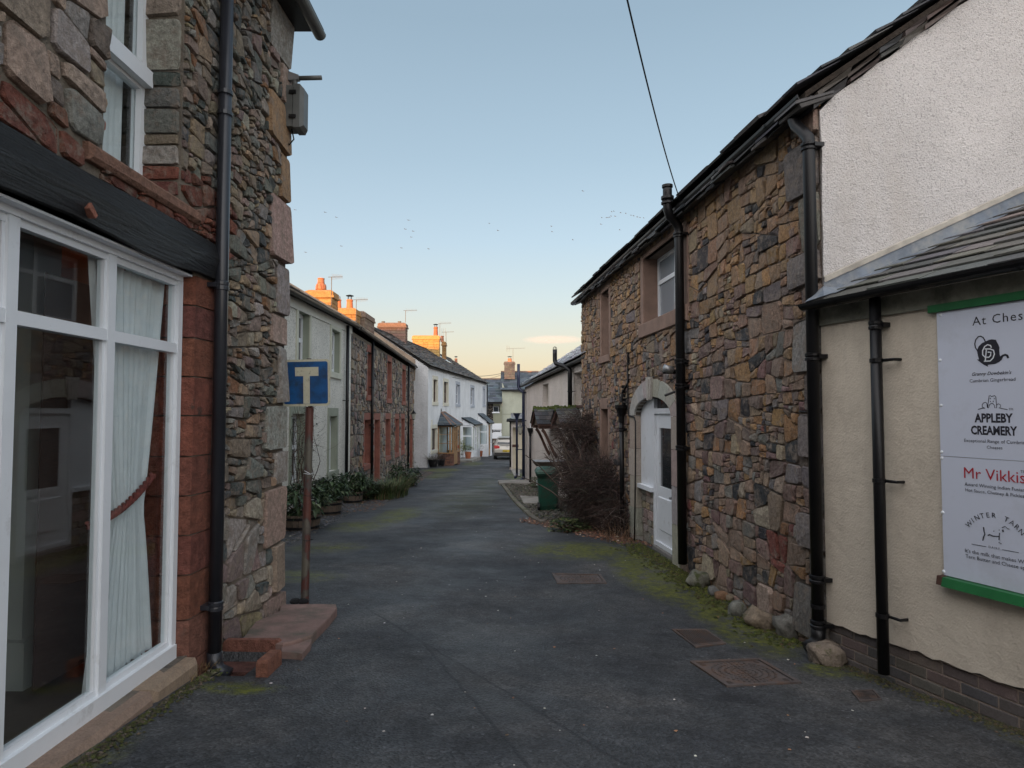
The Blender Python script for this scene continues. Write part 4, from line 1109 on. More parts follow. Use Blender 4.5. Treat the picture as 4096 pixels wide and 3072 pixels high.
# ================================================================== S: cream lean-to with the sign board
def build_S():
    s1 = 5.0
    e = empty('cream_outbuilding', FS.pt(1.5, gz(3.0, 4)), 'cream rendered lean-to with slate roof, brick plinth and a white sign board', 'building')
    ez = 2.40
    b0 = FS.hit(*R8(1045, 702)); b1 = FS.hit(*R8(2212, 1112))
    print('S base', b0, b1, FS.hit(*R7(290, 290)), FS.hit(3500, 1185, .1))
    zr = lambda s: b0[1] + (b1[1] - b0[1]) * (s - b0[0]) / (b1[0] - b0[0])
    rn = random.Random(31)
    bot = []; s = 0.0; wob = 0
    while s < s1:
        wob = wob * .7 + rn.uniform(-.012, .012); bot.append((s, zr(min(s, 2.2)) + wob)); s += .05
    m = MB(); m.prism([FS.pt(a, b, .002) for a, b in bot] + [FS.pt(s1, 1.0, .002), FS.pt(s1, ez, .002), FS.pt(0, ez, .002)], FS.n * .022); m.build('render_coat', CREAMW, e)
    m = MB(); m.fbox(FS, 0, s1, -.6, ez, -.25, -.02); m.build('wall', MORTAR, e)
    P = []; z = -.5; k = 0
    while z < .62:
        s = -.11 * (k % 2)
        while s < s1:
            a, b = max(s, 0), min(s + .215, s1); s += .225
            if z > zr(min(a, 2.2)) + .03 and z > zr(min(b, 2.2)) + .03: continue
            m = MB(); m.bbox(FS, a, b, z, z + .065, -.05, .0, .004, .0012); P.append((m.v, m.f, pick([(3, (.115, .10, .092)), (1, (.14, .115, .10)), (1, (.09, .082, .08))], rn, .12)))
        z += .075; k += 1
    m = MB(); m.fbox(FS, 0, s1, -.6, .62, -.02, -.007); m.build('mortar_bed', mat_basic('pale_brick_mortar', (.30, .24, .20), .95, .2, 8, .003, 60), e)
    emit(P, 'brick', 'plinth_bricks', e, BRICK, 280, 4)
    # fascia and roof
    m = MB(); m.fbox(FS, 0.0, s1, ez - .13, ez, .024, .045); m.build('fascia', mat_basic('grey_green_fascia', (.25, .25, .20), .8, .25, 5, .002, 40, dirt=(.1, .1, .08), dscale=3), e)
    tan_ = math.tan(rad(25)); run = 2.6
    roof_slab(FS, .02, s1, ez + .02, ez + .02, .10, ez + .02 + run * tan_, .10 - run, .03, MORTAR_D, e)
    slates(FS, .0, s1, ez + .03, ez + .03 + run * tan_, .13, .13 - run, .34, .20, SLATE, e, [(3, (.125, .12, .108)), (2, (.10, .10, .095)), (1, (.155, .14, .12)), (.7, (.085, .088, .09))], 41, .010, .025, most=200, minpx=6, name='roof_slate', shrink=False)
    # lead flashing up the gable
    m = MB(); vs = []; N = 24
    for i in range(N + 1):
        t = -.0 + 3.0 * i / N; p = FG.pt(t, 0, .02); off = (p - FS.o).dot(FS.n); z = ez + .02 + (.10 - off) * tan_ + .03
        q = FG.pt(t, 0, .17); off2 = (q - FS.o).dot(FS.n); z2 = ez + .02 + (.10 - off2) * tan_ + .048
        wv = .006 * math.sin(i * 2.1) + (.012 if i % 6 == 0 else 0)
        vs += [(p.x, p.y, z + .11 + wv), (p.x, p.y, z + .02), (q.x, q.y, z2 + wv * .3)]
    f = []
    for i in range(N):
        for k in range(2): f.append((i * 3 + k, (i + 1) * 3 + k, (i + 1) * 3 + k + 1, i * 3 + k + 1))
    m.add(vs, f); m.build('flashing', LEAD, e)
    m = MB(); vs = []
    for i in range(N + 1):
        t = 3.0 * i / N; p = FG.pt(t, 0, .016); off = (p - FS.o).dot(FS.n); z = ez + .05 + (.10 - off) * tan_ + .11
        q = FG.pt(t, 0, .032); vs += [(q.x, q.y, z), (q.x, q.y, z + .04 + .004 * math.sin(i * 3.)), (p.x, p.y, z + .05)]
    m.add(vs, f); m.build('mortar_fillet', mat_basic('dull_mortar_fillet', (.40, .37, .32), .9, .25, 8, .004, 40), e)
    m = MB(); c0 = FS.pt(-.02, ez + .05, .16); m.add([c0, FS.pt(.16, ez + .07, .15), FG.pt(.2, ez + .17, .03), FG.pt(-.02, ez + .17, .04)], [(0, 1, 2, 3)]); m.build('lead_corner', LEAD, e)
    return e, ez
LEAN, SEZ = build_S()
gutter(FS, -.03, 4.9, SEZ + .03, SEZ + .03, .17, .048, BLACKP, 'black gutter along the eave above the white sign board', nb=8)
sp_, _ = FS.hit(*R7(620, 900), .1)
zz = [FS.hit(*R7(690, 523), .1)[1], FS.hit(*R7(700, 1262), .1)[1], FS.hit(*R8(1440, 718), .1)[1]]
pipe(FS, sp_, (gz(2.75, 4.85) - .02, SEZ + .0), .10, .037, BLACKP, brackets=zz, collars=(2.2,), label='black downpipe on the cream wall left of the sign board', n=14, foot=False, cr=1.2)

# ------------------------------------------------ sign board
def text_mesh(body, size, font_off=0.0, shear=0.0, spacing=1.0, sx=1.0):
    cu = bpy.data.curves.new('lettering', 'FONT'); cu.body = body; cu.size = size; cu.align_x = 'CENTER'; cu.offset = font_off; cu.shear = shear; cu.space_character = spacing
    cu.resolution_u = 2; cu.extrude = 0
    o = bpy.data.objects.new('lettering', cu); COL.objects.link(o)
    dg = bpy.context.evaluated_depsgraph_get(); me = bpy.data.meshes.new_from_object(o.evaluated_get(dg))
    v = [(a.co.x * sx, a.co.y) for a in me.vertices]; f = [tuple(p.vertices) for p in me.polygons]
    bpy.data.objects.remove(o); bpy.data.meshes.remove(me)
    return v, f
def put_text(name, body, F, s, z, width, mat, parent, off=.003, flip=1, bold=0, shear=0, height=None, spacing=1.0, serif=0):
    v, f = text_mesh(body, 1.0, bold, shear, spacing)
    x0 = min(a for a, b in v); x1 = max(a for a, b in v); k = width / (x1 - x0); ky = k if height is None else height / (max(b for a, b in v) - min(0, min(b for a, b in v)))
    return mk(name, [F.pt(s + flip * (a - (x0 + x1) / 2) * k, z + b * ky, off) for a, b in v], f, mat, parent)
def build_sign():
    INK = mat_basic('black_print', (.02, .02, .03), .5, .1, 3); RED = mat_basic('red_print', (.42, .02, .035), .5, .1, 3)
    WH = mat_basic('white_board', (.60, .64, .74), .35, .03, 2, dirt=(.52, .55, .62), dscale=2, dth=.6)
    GR = mat_basic('green_painted_trim', (.012, .12, .035), .4, .2, 4, .001, 40)
    H = lambda c, x, y: FS.hit(*c(x, y), .05)
    SA = lambda x, y: (3700 + x * .3317, 1200 + y * .3317)
    SB = lambda x, y: (3700 + x * .3317, 1800 + y * .3317)
    l = H(SA, 150, 800)[0]; zt = H(SA, 150, 150)[1]; zb = H(SB, 190, 1500)[1]; zj = H(SB, 200, 75)[1]
    cs = H(SA, 830, 1400)[0]; r_ = 2 * cs - l
    e = empty('sign_board', FS.pt(cs, zb, .05), 'white shop sign board with black and red lettering between green trims', 'sign')
    print('sign', l, r_, zb, zt)
    m = MB(); m.fbox(FS, l, r_, zj + .002, zt, .026, .044); m.build('panel', WH, e)
    m = MB(); m.fbox(FS, l, r_, zb, zj - .001, .026, .043); m.build('panel', WH, e)
    m = MB(); m.fbox(FS, l - .05, r_ + .05, zt + .002, zt + .05, .026, .06); m.build('trim', GR, e)
    m = MB(); m.prism([FS.pt(l + .02, zb - .065, .025), FS.pt(l + .02, zb - .004, .025), FS.pt(l + .02, zb - .006, .085), FS.pt(l + .02, zb - .06, .10)], FS.u * (r_ - l)); m.build('trim', GR, e)
    m = MB(); m.prism([FS.pt(l - .02, zb - .065, .025), FS.pt(l - .02, zb - .002, .025), FS.pt(l - .02, zb - .004, .08), FS.pt(l - .02, zb - .058, .09)], FS.u * .038); m.build('bare_wood_end', DARKW, e)
    for (c, x, y) in ((SA, 168, 180), (SA, 165, 728), (SA, 178, 1272), (SB, 184, 24), (SB, 184, 98), (SB, 194, 752), (SB, 206, 1463)):
        s, z = H(c, x, y)
        for ss in (s + .005, r_ - (s - l)):
            m = MB(); m.lathe((0, 0, 0), [(.011, 0), (.009, .004), (.004, .006)], 8)
            m.v = [FS.pt(ss + v.x, z + v.y, .043 + v.z) for v in m.v]; m.build('screw_cap', UPVC, e)
    def T(nm, body, c, x0, x1, yb, mat, yc=None, **k):
        s0, z = H(c, x0, yb); s1, _ = H(c, x1, yb); put_text('lettering', body, FS, (s0 + s1) / 2, z, abs(s1 - s0), mat, e, .0455, 1, **k)
    # pixel rows: baseline at the text centre
    def TT(body, c, x0, y0, x1, y1, mat, **k):
        a = H(c, x0, y0); b = H(c, x1, y1); put_text('lettering', body, FS, (a[0] + b[0]) / 2, (a[1] + b[1]) / 2, b[0] - a[0], mat, e, .0455, 1, **k)
    TT('At Ches', SA, 565, 303, 1172, 243, INK, bold=.0, spacing=1.15)
    TT("Granny Dowbekin's", SA, 560, 912, 1037, 893, INK, shear=.3, bold=.012)
    TT('Cumbrian Gingerbread', SA, 532, 992, 1085, 975, INK)
    TT('APPLEBY', SA, 592, 1470, 1055, 1477, INK, bold=.035, height=H(SA, 820, 1362)[1] - H(SA, 820, 1474)[1])
    TT('CREAMERY', SA, 548, 1617, 1108, 1632, INK, bold=.035, height=H(SA, 820, 1512)[1] - H(SA, 820, 1625)[1])
    TT('TM', SA, 1003, 1330, 1055, 1331, INK)
    S7 = R7
    a = H(S7, 1138, 1008); b = H(S7, 1502, 1020); cx_ = H(S7, 1320, 1012)
    put_text('lettering', 'Exceptional Range of Cumbrian', FS, cx_[0], cx_[1] - .002, 2 * (cx_[0] - a[0]), INK, e, .0455)
    a = H(S7, 1272, 1048); b = H(S7, 1366, 1052); put_text('lettering', 'Cheeses', FS, cx_[0], (a[1] + b[1]) / 2, b[0] - a[0], INK, e, .0455)
    TT('Mr Vikkis', SB, 465, 338, 1205, 400, RED, bold=0)
    c = H(SB, 1180, 280); put_text('lettering', 'TM', FS, c[0], c[1], .03, INK, e, .0455)
    TT('Award Winning Indian Fusian', SB, 472, 432, 1198, 502, INK)
    TT('Hot Sauce, Chutney & Pickles', SB, 482, 500, 1190, 575, INK)
    TT('DAIRY', SB, 762, 1182, 897, 1205, INK, spacing=1.3)
    a = H(SB, 478, 1240); w_ = 2 * (cs - a[0]); p = H(SB, 830, 1302)
    put_text('lettering', "It's the milk that makes Winter", FS, cs, p[1], w_, INK, e, .0455)
    p = H(SB, 830, 1370); put_text('lettering', 'Tarn Butter and Cheese special', FS, cs, p[1], w_ * .99, INK, e, .0455)
    # arched WINTER TARN: letters set round an arc
    cx, cz = H(SB, 835, 1120); top = H(SB, 835, 820)[1]; ra = top - cz; word = 'WINTER TARN'
    ang = [0] * len(word); L = H(SB, 545, 895); a0 = math.atan2(L[1] - cz, L[0] - cx); a1 = math.pi - a0
    ry = ra; rx = (cx - L[0]) / math.cos(math.pi - a0) if abs(math.cos(a0)) > .1 else ra
    for i, ch in enumerate(word):
        if ch == ' ': continue
        t = a0 + (a1 - a0) * i / (len(word) - 1); v, f = text_mesh(ch, 1.0); x0 = min(p_[0] for p_ in v); x1 = max(p_[0] for p_ in v); k = .042; tt = (t - math.pi / 2) * .8
        vv = []
        for a_, b_ in v:
            a_ = (a_ - (x0 + x1) / 2) * k; b_ = b_ * k
            vv.append(FS.pt(cx + rx * math.cos(t) + a_ * math.cos(tt) - b_ * math.sin(tt), cz + ry * math.sin(t) + a_ * math.sin(tt) + b_ * math.cos(tt), .0455))
        mk('lettering', vv, f, INK, e)
    # line emblems drawn as thin strips
    def strip(c, pts, wd, mat=INK, name='emblem', off=.0458):
        q = [H(c, *p_) for p_ in pts]; vs = []; f = []
        for i, (s, z) in enumerate(q):
            a_ = q[max(i - 1, 0)]; b_ = q[min(i + 1, len(q) - 1)]; dx, dz = b_[0] - a_[0], b_[1] - a_[1]; l_ = math.hypot(dx, dz) + 1e-9
            vs += [(s - dz / l_ * wd, z + dx / l_ * wd), (s + dz / l_ * wd, z - dx / l_ * wd)]
        for i in range(len(q) - 1): f.append((2 * i, 2 * i + 1, 2 * i + 3, 2 * i + 2))
        return vs, f
    def emblem(c, lines, off=.0458, mat=INK, polys=()):
        vs = []; fs = []
        for pts, wd in lines:
            v, f = strip(c, pts, wd); b = len(vs); vs += v; fs += [tuple(b + i for i in q) for q in f]
        for pts in polys:
            b = len(vs); vs += [H(c, *p_) for p_ in pts]; fs.append(tuple(range(b, len(vs))))
        mk('emblem', [FS.pt(s, z, off) for s, z in vs], fs, mat, e)
    body = [(735, 495), (765, 480), (800, 474), (850, 480), (858, 500), (880, 540), (893, 575), (890, 600), (893, 650), (903, 690), (925, 680), (945, 662), (920, 720), (890, 745), (840, 770), (770, 778), (750, 783), (757, 806), (700, 780), (660, 750), (620, 718), (645, 716), (632, 670), (620, 610), (640, 560), (680, 520)]
    emblem(SA, [([(628, 612), (603, 575), (594, 530), (605, 480), (635, 442), (665, 436), (695, 452), (712, 480), (722, 505)], .0035), ([(895, 700), (930, 672), (960, 660), (985, 668), (998, 700)], .006)], polys=[body])
    emblem(SA, [([(795, 575), (785, 548), (750, 538), (715, 560), (690, 610), (690, 660), (720, 690), (765, 690), (785, 670), (790, 630), (750, 628)], .0035),
                ([(715, 590), (780, 590), (820, 605), (832, 650), (815, 700), (780, 735), (705, 738), (722, 732), (735, 600)], .0035)], off=.0464, mat=UPVC)
    emblem(SA, [([(632, 1320), (680, 1305), (718, 1304)], .0018), ([(748, 1298), (768, 1153), (785, 1150), (790, 1164), (815, 1158), (835, 1152), (848, 1170), (858, 1300), (835, 1300), (830, 1265), (800, 1242), (772, 1262), (762, 1298), (745, 1298)], .0018),
                ([(705, 1302), (685, 1290), (683, 1262), (700, 1240), (725, 1232), (742, 1250), (745, 1298)], .0018), ([(858, 1262), (880, 1252), (905, 1265), (905, 1290), (885, 1298), (930, 1310), (990, 1322)], .0018),
                ([(780, 1180), (782, 1195)], .0018), ([(828, 1180), (830, 1195)], .0018), ([(782, 1218), (784, 1230)], .002), ([(815, 1216), (818, 1232)], .002)])
    emblem(SB, [([(700, 930), (706, 985), (716, 1015), (700, 1050), (690, 1095)], .0035), ([(750, 1032), (775, 1020), (810, 1038), (888, 1044), (893, 1000)], .003), ([(890, 1040), (885, 1085)], .003),
                ([(920, 940), (960, 920), (990, 950), (1012, 955)], .002), ([(930, 960), (938, 990)], .005), ([(880, 1115), (918, 1132)], .002), ([(555, 1134), (732, 1167)], .0015), ([(926, 1202), (1125, 1238)], .0015), ([(820, 976), (828, 982)], .003), ([(885, 962), (892, 970)], .003)])
    return e
build_sign()

# ================================================================== B: pale roughcast cottage, left terrace
BS0, BS1, CS1 = 7.4, 18.25, 33.0
BE = 1.6 + 2.40
def build_B():
    e = empty('pale_cottage', FB.pt(13, gz(-4.3, 13)), 'pale roughcast cottage with green-grey window reveals behind the road sign', 'cottage')
    def op(far, nearx, ytop, ybot):
        f = FB.hit(far, 1600)[0]; n = FB.hit(nearx, 1600)[0]
        return (n, f, FB.hit(far, ybot)[1], FB.hit(far, ytop)[1])
    U1 = op(1233, 1187, 1258, 1470); U2 = op(1356, 1322, 1329, 1495)
    L1_ = op(1215, 1166, 1655, 1916); L2_ = op(1346, 1316, 1664, 1878)
    H_ = [U1, U2, L1_, L2_]; print('B', H_)
    BT = .28 / (BS1 - BS0)
    wall_sheet('wall', FB, BS0, BS1, -1.2, BE - .40, H_, .26, DASH_B, e, tilt=BT)
    shell(FB, BS0, BS1, -1.2, BE - .42, 4.8, 2.4, 4.8, DASH_B, e)
    m = MB(); m.prism([FB.pt(BS0, BE - .50, .0), FB.pt(BS1, BE - .22, .0), FB.pt(BS1, BE - .02, .0), FB.pt(BS0, BE - .30, .0)], FB.n * .03); m.build('fascia', mat_basic('off_white_fascia', (.55, .55, .50), .6, .1, 3), e)
    for h in H_:
        a, b, c, d = h
        for q in ((a - .13, a, c, d), (b, b + .13, c, d), (a - .13, b + .13, d, d + .2), (a - .16, b + .16, c - .14, c)):
            m = MB(); m.fbox(FB, *q, -.01, .025 if q[3] > c else .05); m.build('window_band', BAND if h is not L2_ and h is not L1_ else REVEAL, e)
        m = MB(); m.fbox(FB, b - .01, b - .001, c, d, -.24, -.001); m.build('reveal', REVEAL, e)
        m = MB(); m.fbox(FB, a, b - .012, d - .01, d - .001, -.24, -.001); m.build('reveal', REVEAL, e)
        w_ = window(FB, e, a, b - .012, c + .02, d - .012, .13, UPVC, PANE, hs=((c + d) / 2,), bar=.085, mid=.09)
    roof_slab(FB, BS0 - .05, BS1 + .02, BE - .25, BE + .03, .12, 4.95, -2.4, .06, SLATE, e, -4.95, BE - .1)
    slates(FB, BS0 - .05, BS1, BE - .24, 4.96, .15, -2.4, .35, .24, SLATE, e, PAL_SL, 51, .010, .02, tilt=BT, most=20, minpx=10, name='roof_slate')
    return e
build_B()
gutter(FB, BS0, BS1 + .1, BE - .27, BE + .0, .2, .06, BLACKP, 'black gutter along the eave of the pale roughcast cottage', nb=13)

# ================================================================== C: rubble terrace with red window surrounds
def build_C():
    e = empty('red_trimmed_cottages', FB.pt(25, gz(-4.7, 25)), 'rubble stone terrace with narrow red sandstone window surrounds', 'terrace')
    def op(x0, y0, x1, y1, s=None):
        fx_, _ = M3(x1, 0); nx_, _ = M3(x0, 0); f = FB.hit(fx_, 1600)[0]; n = FB.hit(nx_, 1600)[0]; pf = M3(x1, y0)[1]; pb = M3(x1, y1)[1]
        return (n, f, FB.hit(fx_, pb)[1], FB.hit(fx_, pf)[1])
    U = [op(1215, 45, 1275, 605), op(1480, 165, 1530, 650), op(1680, 270, 1720, 685)]
    Lw = [op(1180, 925, 1260, 1495), op(1465, 915, 1520, 1395), op(1590, 916, 1635, 1355), op(1672, 910, 1710, 1325)]
    D = [op(1315, 925, 1380, 1760), op(1785, 915, 1816, 1650)]
    D = [(a, b, gz(FB.pt(a, 0).x, FB.pt(a, 0).y) + .02, d) for a, b, c, d in D]
    hs = U + Lw + D
    print('C', hs)
    s0, s1 = BS1 + .01, CS1 + .6; E0 = BE - .14; tilt = -.12 / 15
    wall_sheet('wall', FB, s0, s1, -1.9, E0, hs, .28, MORTAR_D, e, tilt=tilt)
    holes = [(a - .15, b + .15, c - .2, d + .24) for a, b, c, d in hs]
    polys = masonry(s0, s1, -1.4, E0 - .12, lambda s, z: .19, 1.0, holes, 61, .3); rn = random.Random(62)
    P = [stone(FB, p, pick(PAL_C, rn), .04, .012, rn) for p in polys]
    emit(P, 'stone', 'rubble', e, STONE, 60, 9)
    for h in U + Lw: surround(FB, e, h, REDS, .13, .22, .17, .035, sp=.06)
    for h in D: surround(FB, e, h, REDS, .13, .22, 0, .035)
    for h in hs:
        a, b, c, d = h
        m = MB(); m.fbox(FB, b - .012, b - .001, c, d, -.26, -.001); m.build('reveal', REDS, e)
    for h in U + Lw: window(FB, e, h[0], h[1] - .012, h[2], h[3] - .01, .17, UPVC, PANE, hs=((h[2] + h[3]) / 2,), bar=.05)
    for h in D:
        m = MB(); m.fbox(FB, h[0], h[1] - .012, h[2] - .3, h[3], -.24, -.2); m.build('door', DARKW, e)
    for s in (s1,):
        m = MB(); m.prism([FB.pt(s, -2, -.004), FB.pt(s, E0, -.004), FB.pt(s, 5.35, -2.4), FB.pt(s, E0, -4.8), FB.pt(s, -2, -4.8)], FB.u * -.25); m.build('gable_wall', MORTAR_D, e)
    m = MB(); m.fbox(FB, s0, s1 - .25, -2, E0, -4.8, -4.55); m.build('back_wall', MORTAR_D, e)
    ZR = 5.50
    roof_slab(FB, s0 - .05, s1, BE + .02, BE - .10, .12, ZR, -2.4, .06, SLATE, e, -4.95, BE)
    slates(FB, s0 - .05, s1, BE + .03, ZR + .01, .14, -2.4, .42, .26, SLATE, e, PAL_SL, 71, .016, .05, tilt=-.12 / 15, most=40, minpx=10, name='roof_slate')
    # pale mortared strip low on the slope
    def on_roof(px, py):
        # intersection with the roof plane
        A = FB.pt(s0, BE + .06, .14); B = FB.pt(s1, BE - .06, .14); C = FB.pt(s0, ZR + .06, -2.4); n = (B - A).cross(C - A).normalized()
        r_ = ray(px, py); c = Vector((0, 0, CZ)); return c + r_ * ((A - c).dot(n) / r_.dot(n))
    qq = [on_roof(*M1(x_, y_)) for x_, y_ in ((1410, 985), (1700, 1200), (2085, 1490))]
    print('strip', [((p_ - FB.o).dot(FB.u), (p_ - FB.o).dot(FB.n), p_.z) for p_ in qq])
    RP = lambda s_, t_: FB.pt(s_, BE + .06 - .008 * (s_ - s0) * (1 - t_) + (ZR - BE) * t_, .14 - 2.54 * t_)
    q = [RP(s1, .0), RP(s0, .0), RP(s0, .97), RP(s1, .97)]
    m = MB(); m.prism(q, (0, 0, .05)); m.build('mortared_strip', mat_basic('tan_mortar_strip', (.30, .235, .18), .9, .15, 3, .004, 30), e)
    for i in range(22):
        m = MB(); s = s0 + .2 + i * .7
        m.lathe(FB.pt(s, 5.76, -2.4), [(.11, 0), (.09, .08), (.03, .12)], 6); m = MB(); m.fbox(FB, s - .34, s + .34, 5.44, 5.54, -2.5, -2.3); m.build('ridge_tile', SLATE, e)
    return e
build_C()
gutter(FB, BS1 + .2, CS1 - .1, BE - .02, BE - .13, .2, .055, BLACKP, 'black gutter along the red trimmed rubble terrace', nb=16)
for px_, z_, lab in ((1388, 0, 'black downpipe between the pale cottage and the rubble terrace'), (1489, 0, 'black downpipe between the red window and the red door of the rubble terrace'), (1634, 0, 'black downpipe at the far end of the rubble terrace beside the lantern')):
    s = FB.hit(px_, 1650, .09)[0]; p = FB.pt(s, 0, .09)
    pipe(FB, s, (gz(p.x, p.y), BE - .1), .09, .045, BLACKP, collars=(2.4, 1.2) if px_ > 1400 else (), brackets=(1.9,) if px_ < 1400 else (), label=lab, foot=False, n=8, bside=-1)

# ================================================================== D: white house
def build_D():
    e = empty('white_house', FD.pt(8, gz(-3.5, 41)), 'long white roughcast house with grey and cream window surrounds and three porches', 'house')
    s1 = FD.hit(1946, 1650)[0]; EZ = 1.6 + 2.26
    def op(x0, y0, x1, y1, c=M2):
        fx_ = c(x1, 0)[0]; nx_ = c(x0, 0)[0]; f = FD.hit(fx_, 1600)[0]; n = FD.hit(nx_, 1600)[0]
        return (n, f, FD.hit(fx_, c(0, y1)[1])[1], FD.hit(fx_, c(0, y0)[1])[1])
    U = [op(485, 998, 548, 1322), op(640, 1033, 705, 1335), op(825, 1072, 876, 1352), op(1040, 1120, 1088, 1370), op(1222, 1130, 1252, 1362)]
    L = [op(465, 968, 545, 1280, M4)]
    print('D', s1, U)
    wall_sheet('wall', FD, 0, s1, -2.2, EZ, U + L, .24, WHITE_D, e)
    D_ = 5.9; ZR = 5.83; ro = 2.96
    m = MB(); m.prism([FD.pt(0, -2, -.003), FD.pt(0, EZ, -.003), FD.pt(0, ZR, -ro), FD.pt(0, EZ, -D_), FD.pt(0, -2, -D_)], FD.u * .25); m.build('gable_wall', GABLE_D, e)
    m = MB(); m.prism([FD.pt(-.012, 3.2, -.66), FD.pt(-.012, EZ + .62 * .66, -.66), FD.pt(-.012, ZR - .02, -ro), FD.pt(-.012, 3.2, -ro)], FD.u * .011); m.build('tan_gable_render', mat_basic('tan_gable_mortar', (.30, .235, .18), .9, .15, 3, .004, 30), e)
    m = MB(); m.prism([FD.pt(s1, -2.5, -.003), FD.pt(s1, EZ, -.003), FD.pt(s1, ZR, -ro), FD.pt(s1, EZ, -D_), FD.pt(s1, -2.5, -D_)], FD.u * -.25); m.build('gable_wall', WHITE_D, e)
    m = MB(); m.fbox(FD, .25, s1 - .25, -2.2, EZ, -D_, -D_ + .25); m.build('back_wall', WHITE_D, e)
    for i, h in enumerate(U + L):
        mt = CREAMB if i in (0, 1, 5) else GREYST; a, b, c, d = h
        surround(FD, e, h, mt, .12, .2, .18, .03, sp=.05, jamb=True)
        m = MB(); m.fbox(FD, b - .012, b - .001, c, d, -.22, -.001); m.build('reveal', mt, e)
        window(FD, e, a, b - .012, c, d - .005, .11, DARKW if mt is CREAMB else UPVC, PANE, hs=((c + d) / 2,), bar=.07)
    roof_slab(FD, -.05, s1 + .05, EZ + .04, EZ + .04, .12, ZR + .08, -ro, .07, SLATE, e, -D_ - .1, EZ + .04)
    slates(FD, -.1, s1 + .1, EZ + .06, ZR + .09, .18, -ro, .5, .26, SLATE, e, PAL_SL, 81, .02, .07, most=60, minpx=9, name='roof_slate')
    for i in range(12):
        a = .2 + i * s1 / 12; m = MB(); m.prism([FD.pt(a, ZR + .06, -ro + .13), FD.pt(a, ZR + .17, -ro), FD.pt(a, ZR + .06, -ro - .13)], FD.u * (s1 / 12 - .02)); m.build('ridge_tile', SLATE, e)
    sk = FD.hit(1790, 1450)[0] + 2.4   # roof window low on the ridge side
    m = MB(); t0, t1 = .55, .93
    P = lambda s, t, h: FD.pt(s, EZ + .06 + (ZR - EZ) * t + h, .18 - (ro + .18) * t)
    m.hexa([P(12.5, t0, .02), P(13.7, t0, .02), P(13.7, t1, .02), P(12.5, t1, .02), P(12.5, t0, .09), P(13.7, t0, .09), P(13.7, t1, .09), P(12.5, t1, .09)]); m.build('roof_window', PANE_W, e)
    # ---- porches
    def wall_to_s(px): return FD.hit(px, 1650)[0]
    # porch 1: oak frame, red brick base, hipped slate roof
    def z_at(s, o=.4):
        p = FD.pt(s, 0, o); return gz(p.x, p.y)
    a = wall_to_s(1751); b = a + 2.45; dp = .80; g = z_at(a); cant = .28
    zc = FD.hit(1757, M4(0, 925)[1], .05)[1]; zt = FD.hit(1772, M4(0, 742)[1], 0)[1]; zb = FD.pt(a, 0).z; zb = at_depth(1790, M4(0, 1345)[1], FD.pt(a, 0, .4).y).z
    print('porch', a, b, g, zc, zt, zb)
    plan = [(a, 0), (a, dp - cant * .4), (a + cant, dp), (b - cant, dp), (b, dp - cant * .4), (b, 0)]
    pe = empty('brick_base', FD.pt(a, g, .4), parent=e); pe.name = 'oak_porch'; WO['oak_porch'] = FD.pt(a, g, .4)
    d0, d1 = a + cant + .15, a + cant + 1.15   # door in the front
    rn = random.Random(90); P_ = []
    segs = [(plan[0], plan[1]), (plan[1], plan[2]), (plan[2], (d0, dp)), ((d1, dp), plan[3]), (plan[3], plan[4]), (plan[4], plan[5])]
    for (p, q) in segs:
        p3 = FD.pt(p[0], 0, p[1]); q3 = FD.pt(q[0], 0, q[1]); L_ = (q3 - p3).length; u = (q3 - p3).normalized(); n = Vector((u.y, -u.x, 0))
        cen = FD.pt((a + b) / 2, 0, .2)
        if (p3 - cen).dot(n) < 0: n = -n
        F2 = Fac(p3.x, p3.y, u.x, u.y, n.x, n.y)
        m = MB(); m.fbox(F2, 0.012, L_ - .012, g - .3, zb, -.12, -.01); m.build('base_wall', MORTAR_D, pe)
        z = g - .1; k = 0
        while z < zb - .02:
            s = -.1 * (k % 2)
            while s < L_:
                x0, x1 = max(s, 0), min(s + .24, L_); s += .255
                if x1 - x0 > .04: m = MB(); m.bbox(F2, x0, x1, z, z + .105, -.02, .01, .01, .004); P_.append((m.v, m.f, pick([(2, (.17, .08, .055)), (1, (.13, .07, .055)), (1, (.21, .11, .08))], rn, .2)))
            z += .115; k += 1
        # timber frame over it
        m = MB(); m.fbox(F2, 0, L_, zb, zb + .06, -.1, .03); m.fbox(F2, 0, L_, zc - .1, zc, -.1, .03)
        m.fbox(F2, 0, .06, zb + .06, zc - .1, -.07, .0); m.fbox(F2, L_ - .06, L_, zb + .06, zc - .1, -.07, .0)
        for t in (.36, .68): zz_ = zb + (zc - zb) * t; m.fbox(F2, .06, L_ - .06, zz_ - .012, zz_ + .012, -.045, -.01)
        m.build('frame', OAK, pe)
        m = MB(); m.fbox(F2, .06, L_ - .06, zb + .06, zc - .1, -.035, -.028); m.build('pane', CLEAR, pe)
    emit(P_, 'brick', 'base_bricks', pe, BRICK, 60, 6)
    for x0, x1 in ((d0, (d0 + d1) / 2 - .01), ((d0 + d1) / 2 + .01, d1)):
        m = MB(); zk = g + .75
        m.fbox(FD, x0, x1, g + .03, zk, dp - .06, dp); m.fbox(FD, x0, x0 + .09, zk, zc - .1, dp - .06, dp); m.fbox(FD, x1 - .09, x1, zk, zc - .1, dp - .06, dp)
        for zz_ in (zk + .55, zk + 1.0): m.fbox(FD, x0 + .09, x1 - .09, zz_, zz_ + .03, dp - .05, dp - .01)
        dr = m.build('door', OAK, pe)
        m = MB(); m.fbox(FD, x0 + .09, x1 - .09, zk, zc - .1, dp - .04, dp - .03); m.build('pane', CLEAR, dr)
    m = MB(); ov = .13; ep = [(a - ov, -.0), (a - ov, dp + ov * .4 - cant * .3), (a + cant * .8, dp + ov), (b - cant * .8, dp + ov), (b + ov, dp + ov * .4 - cant * .3), (b + ov, 0)]
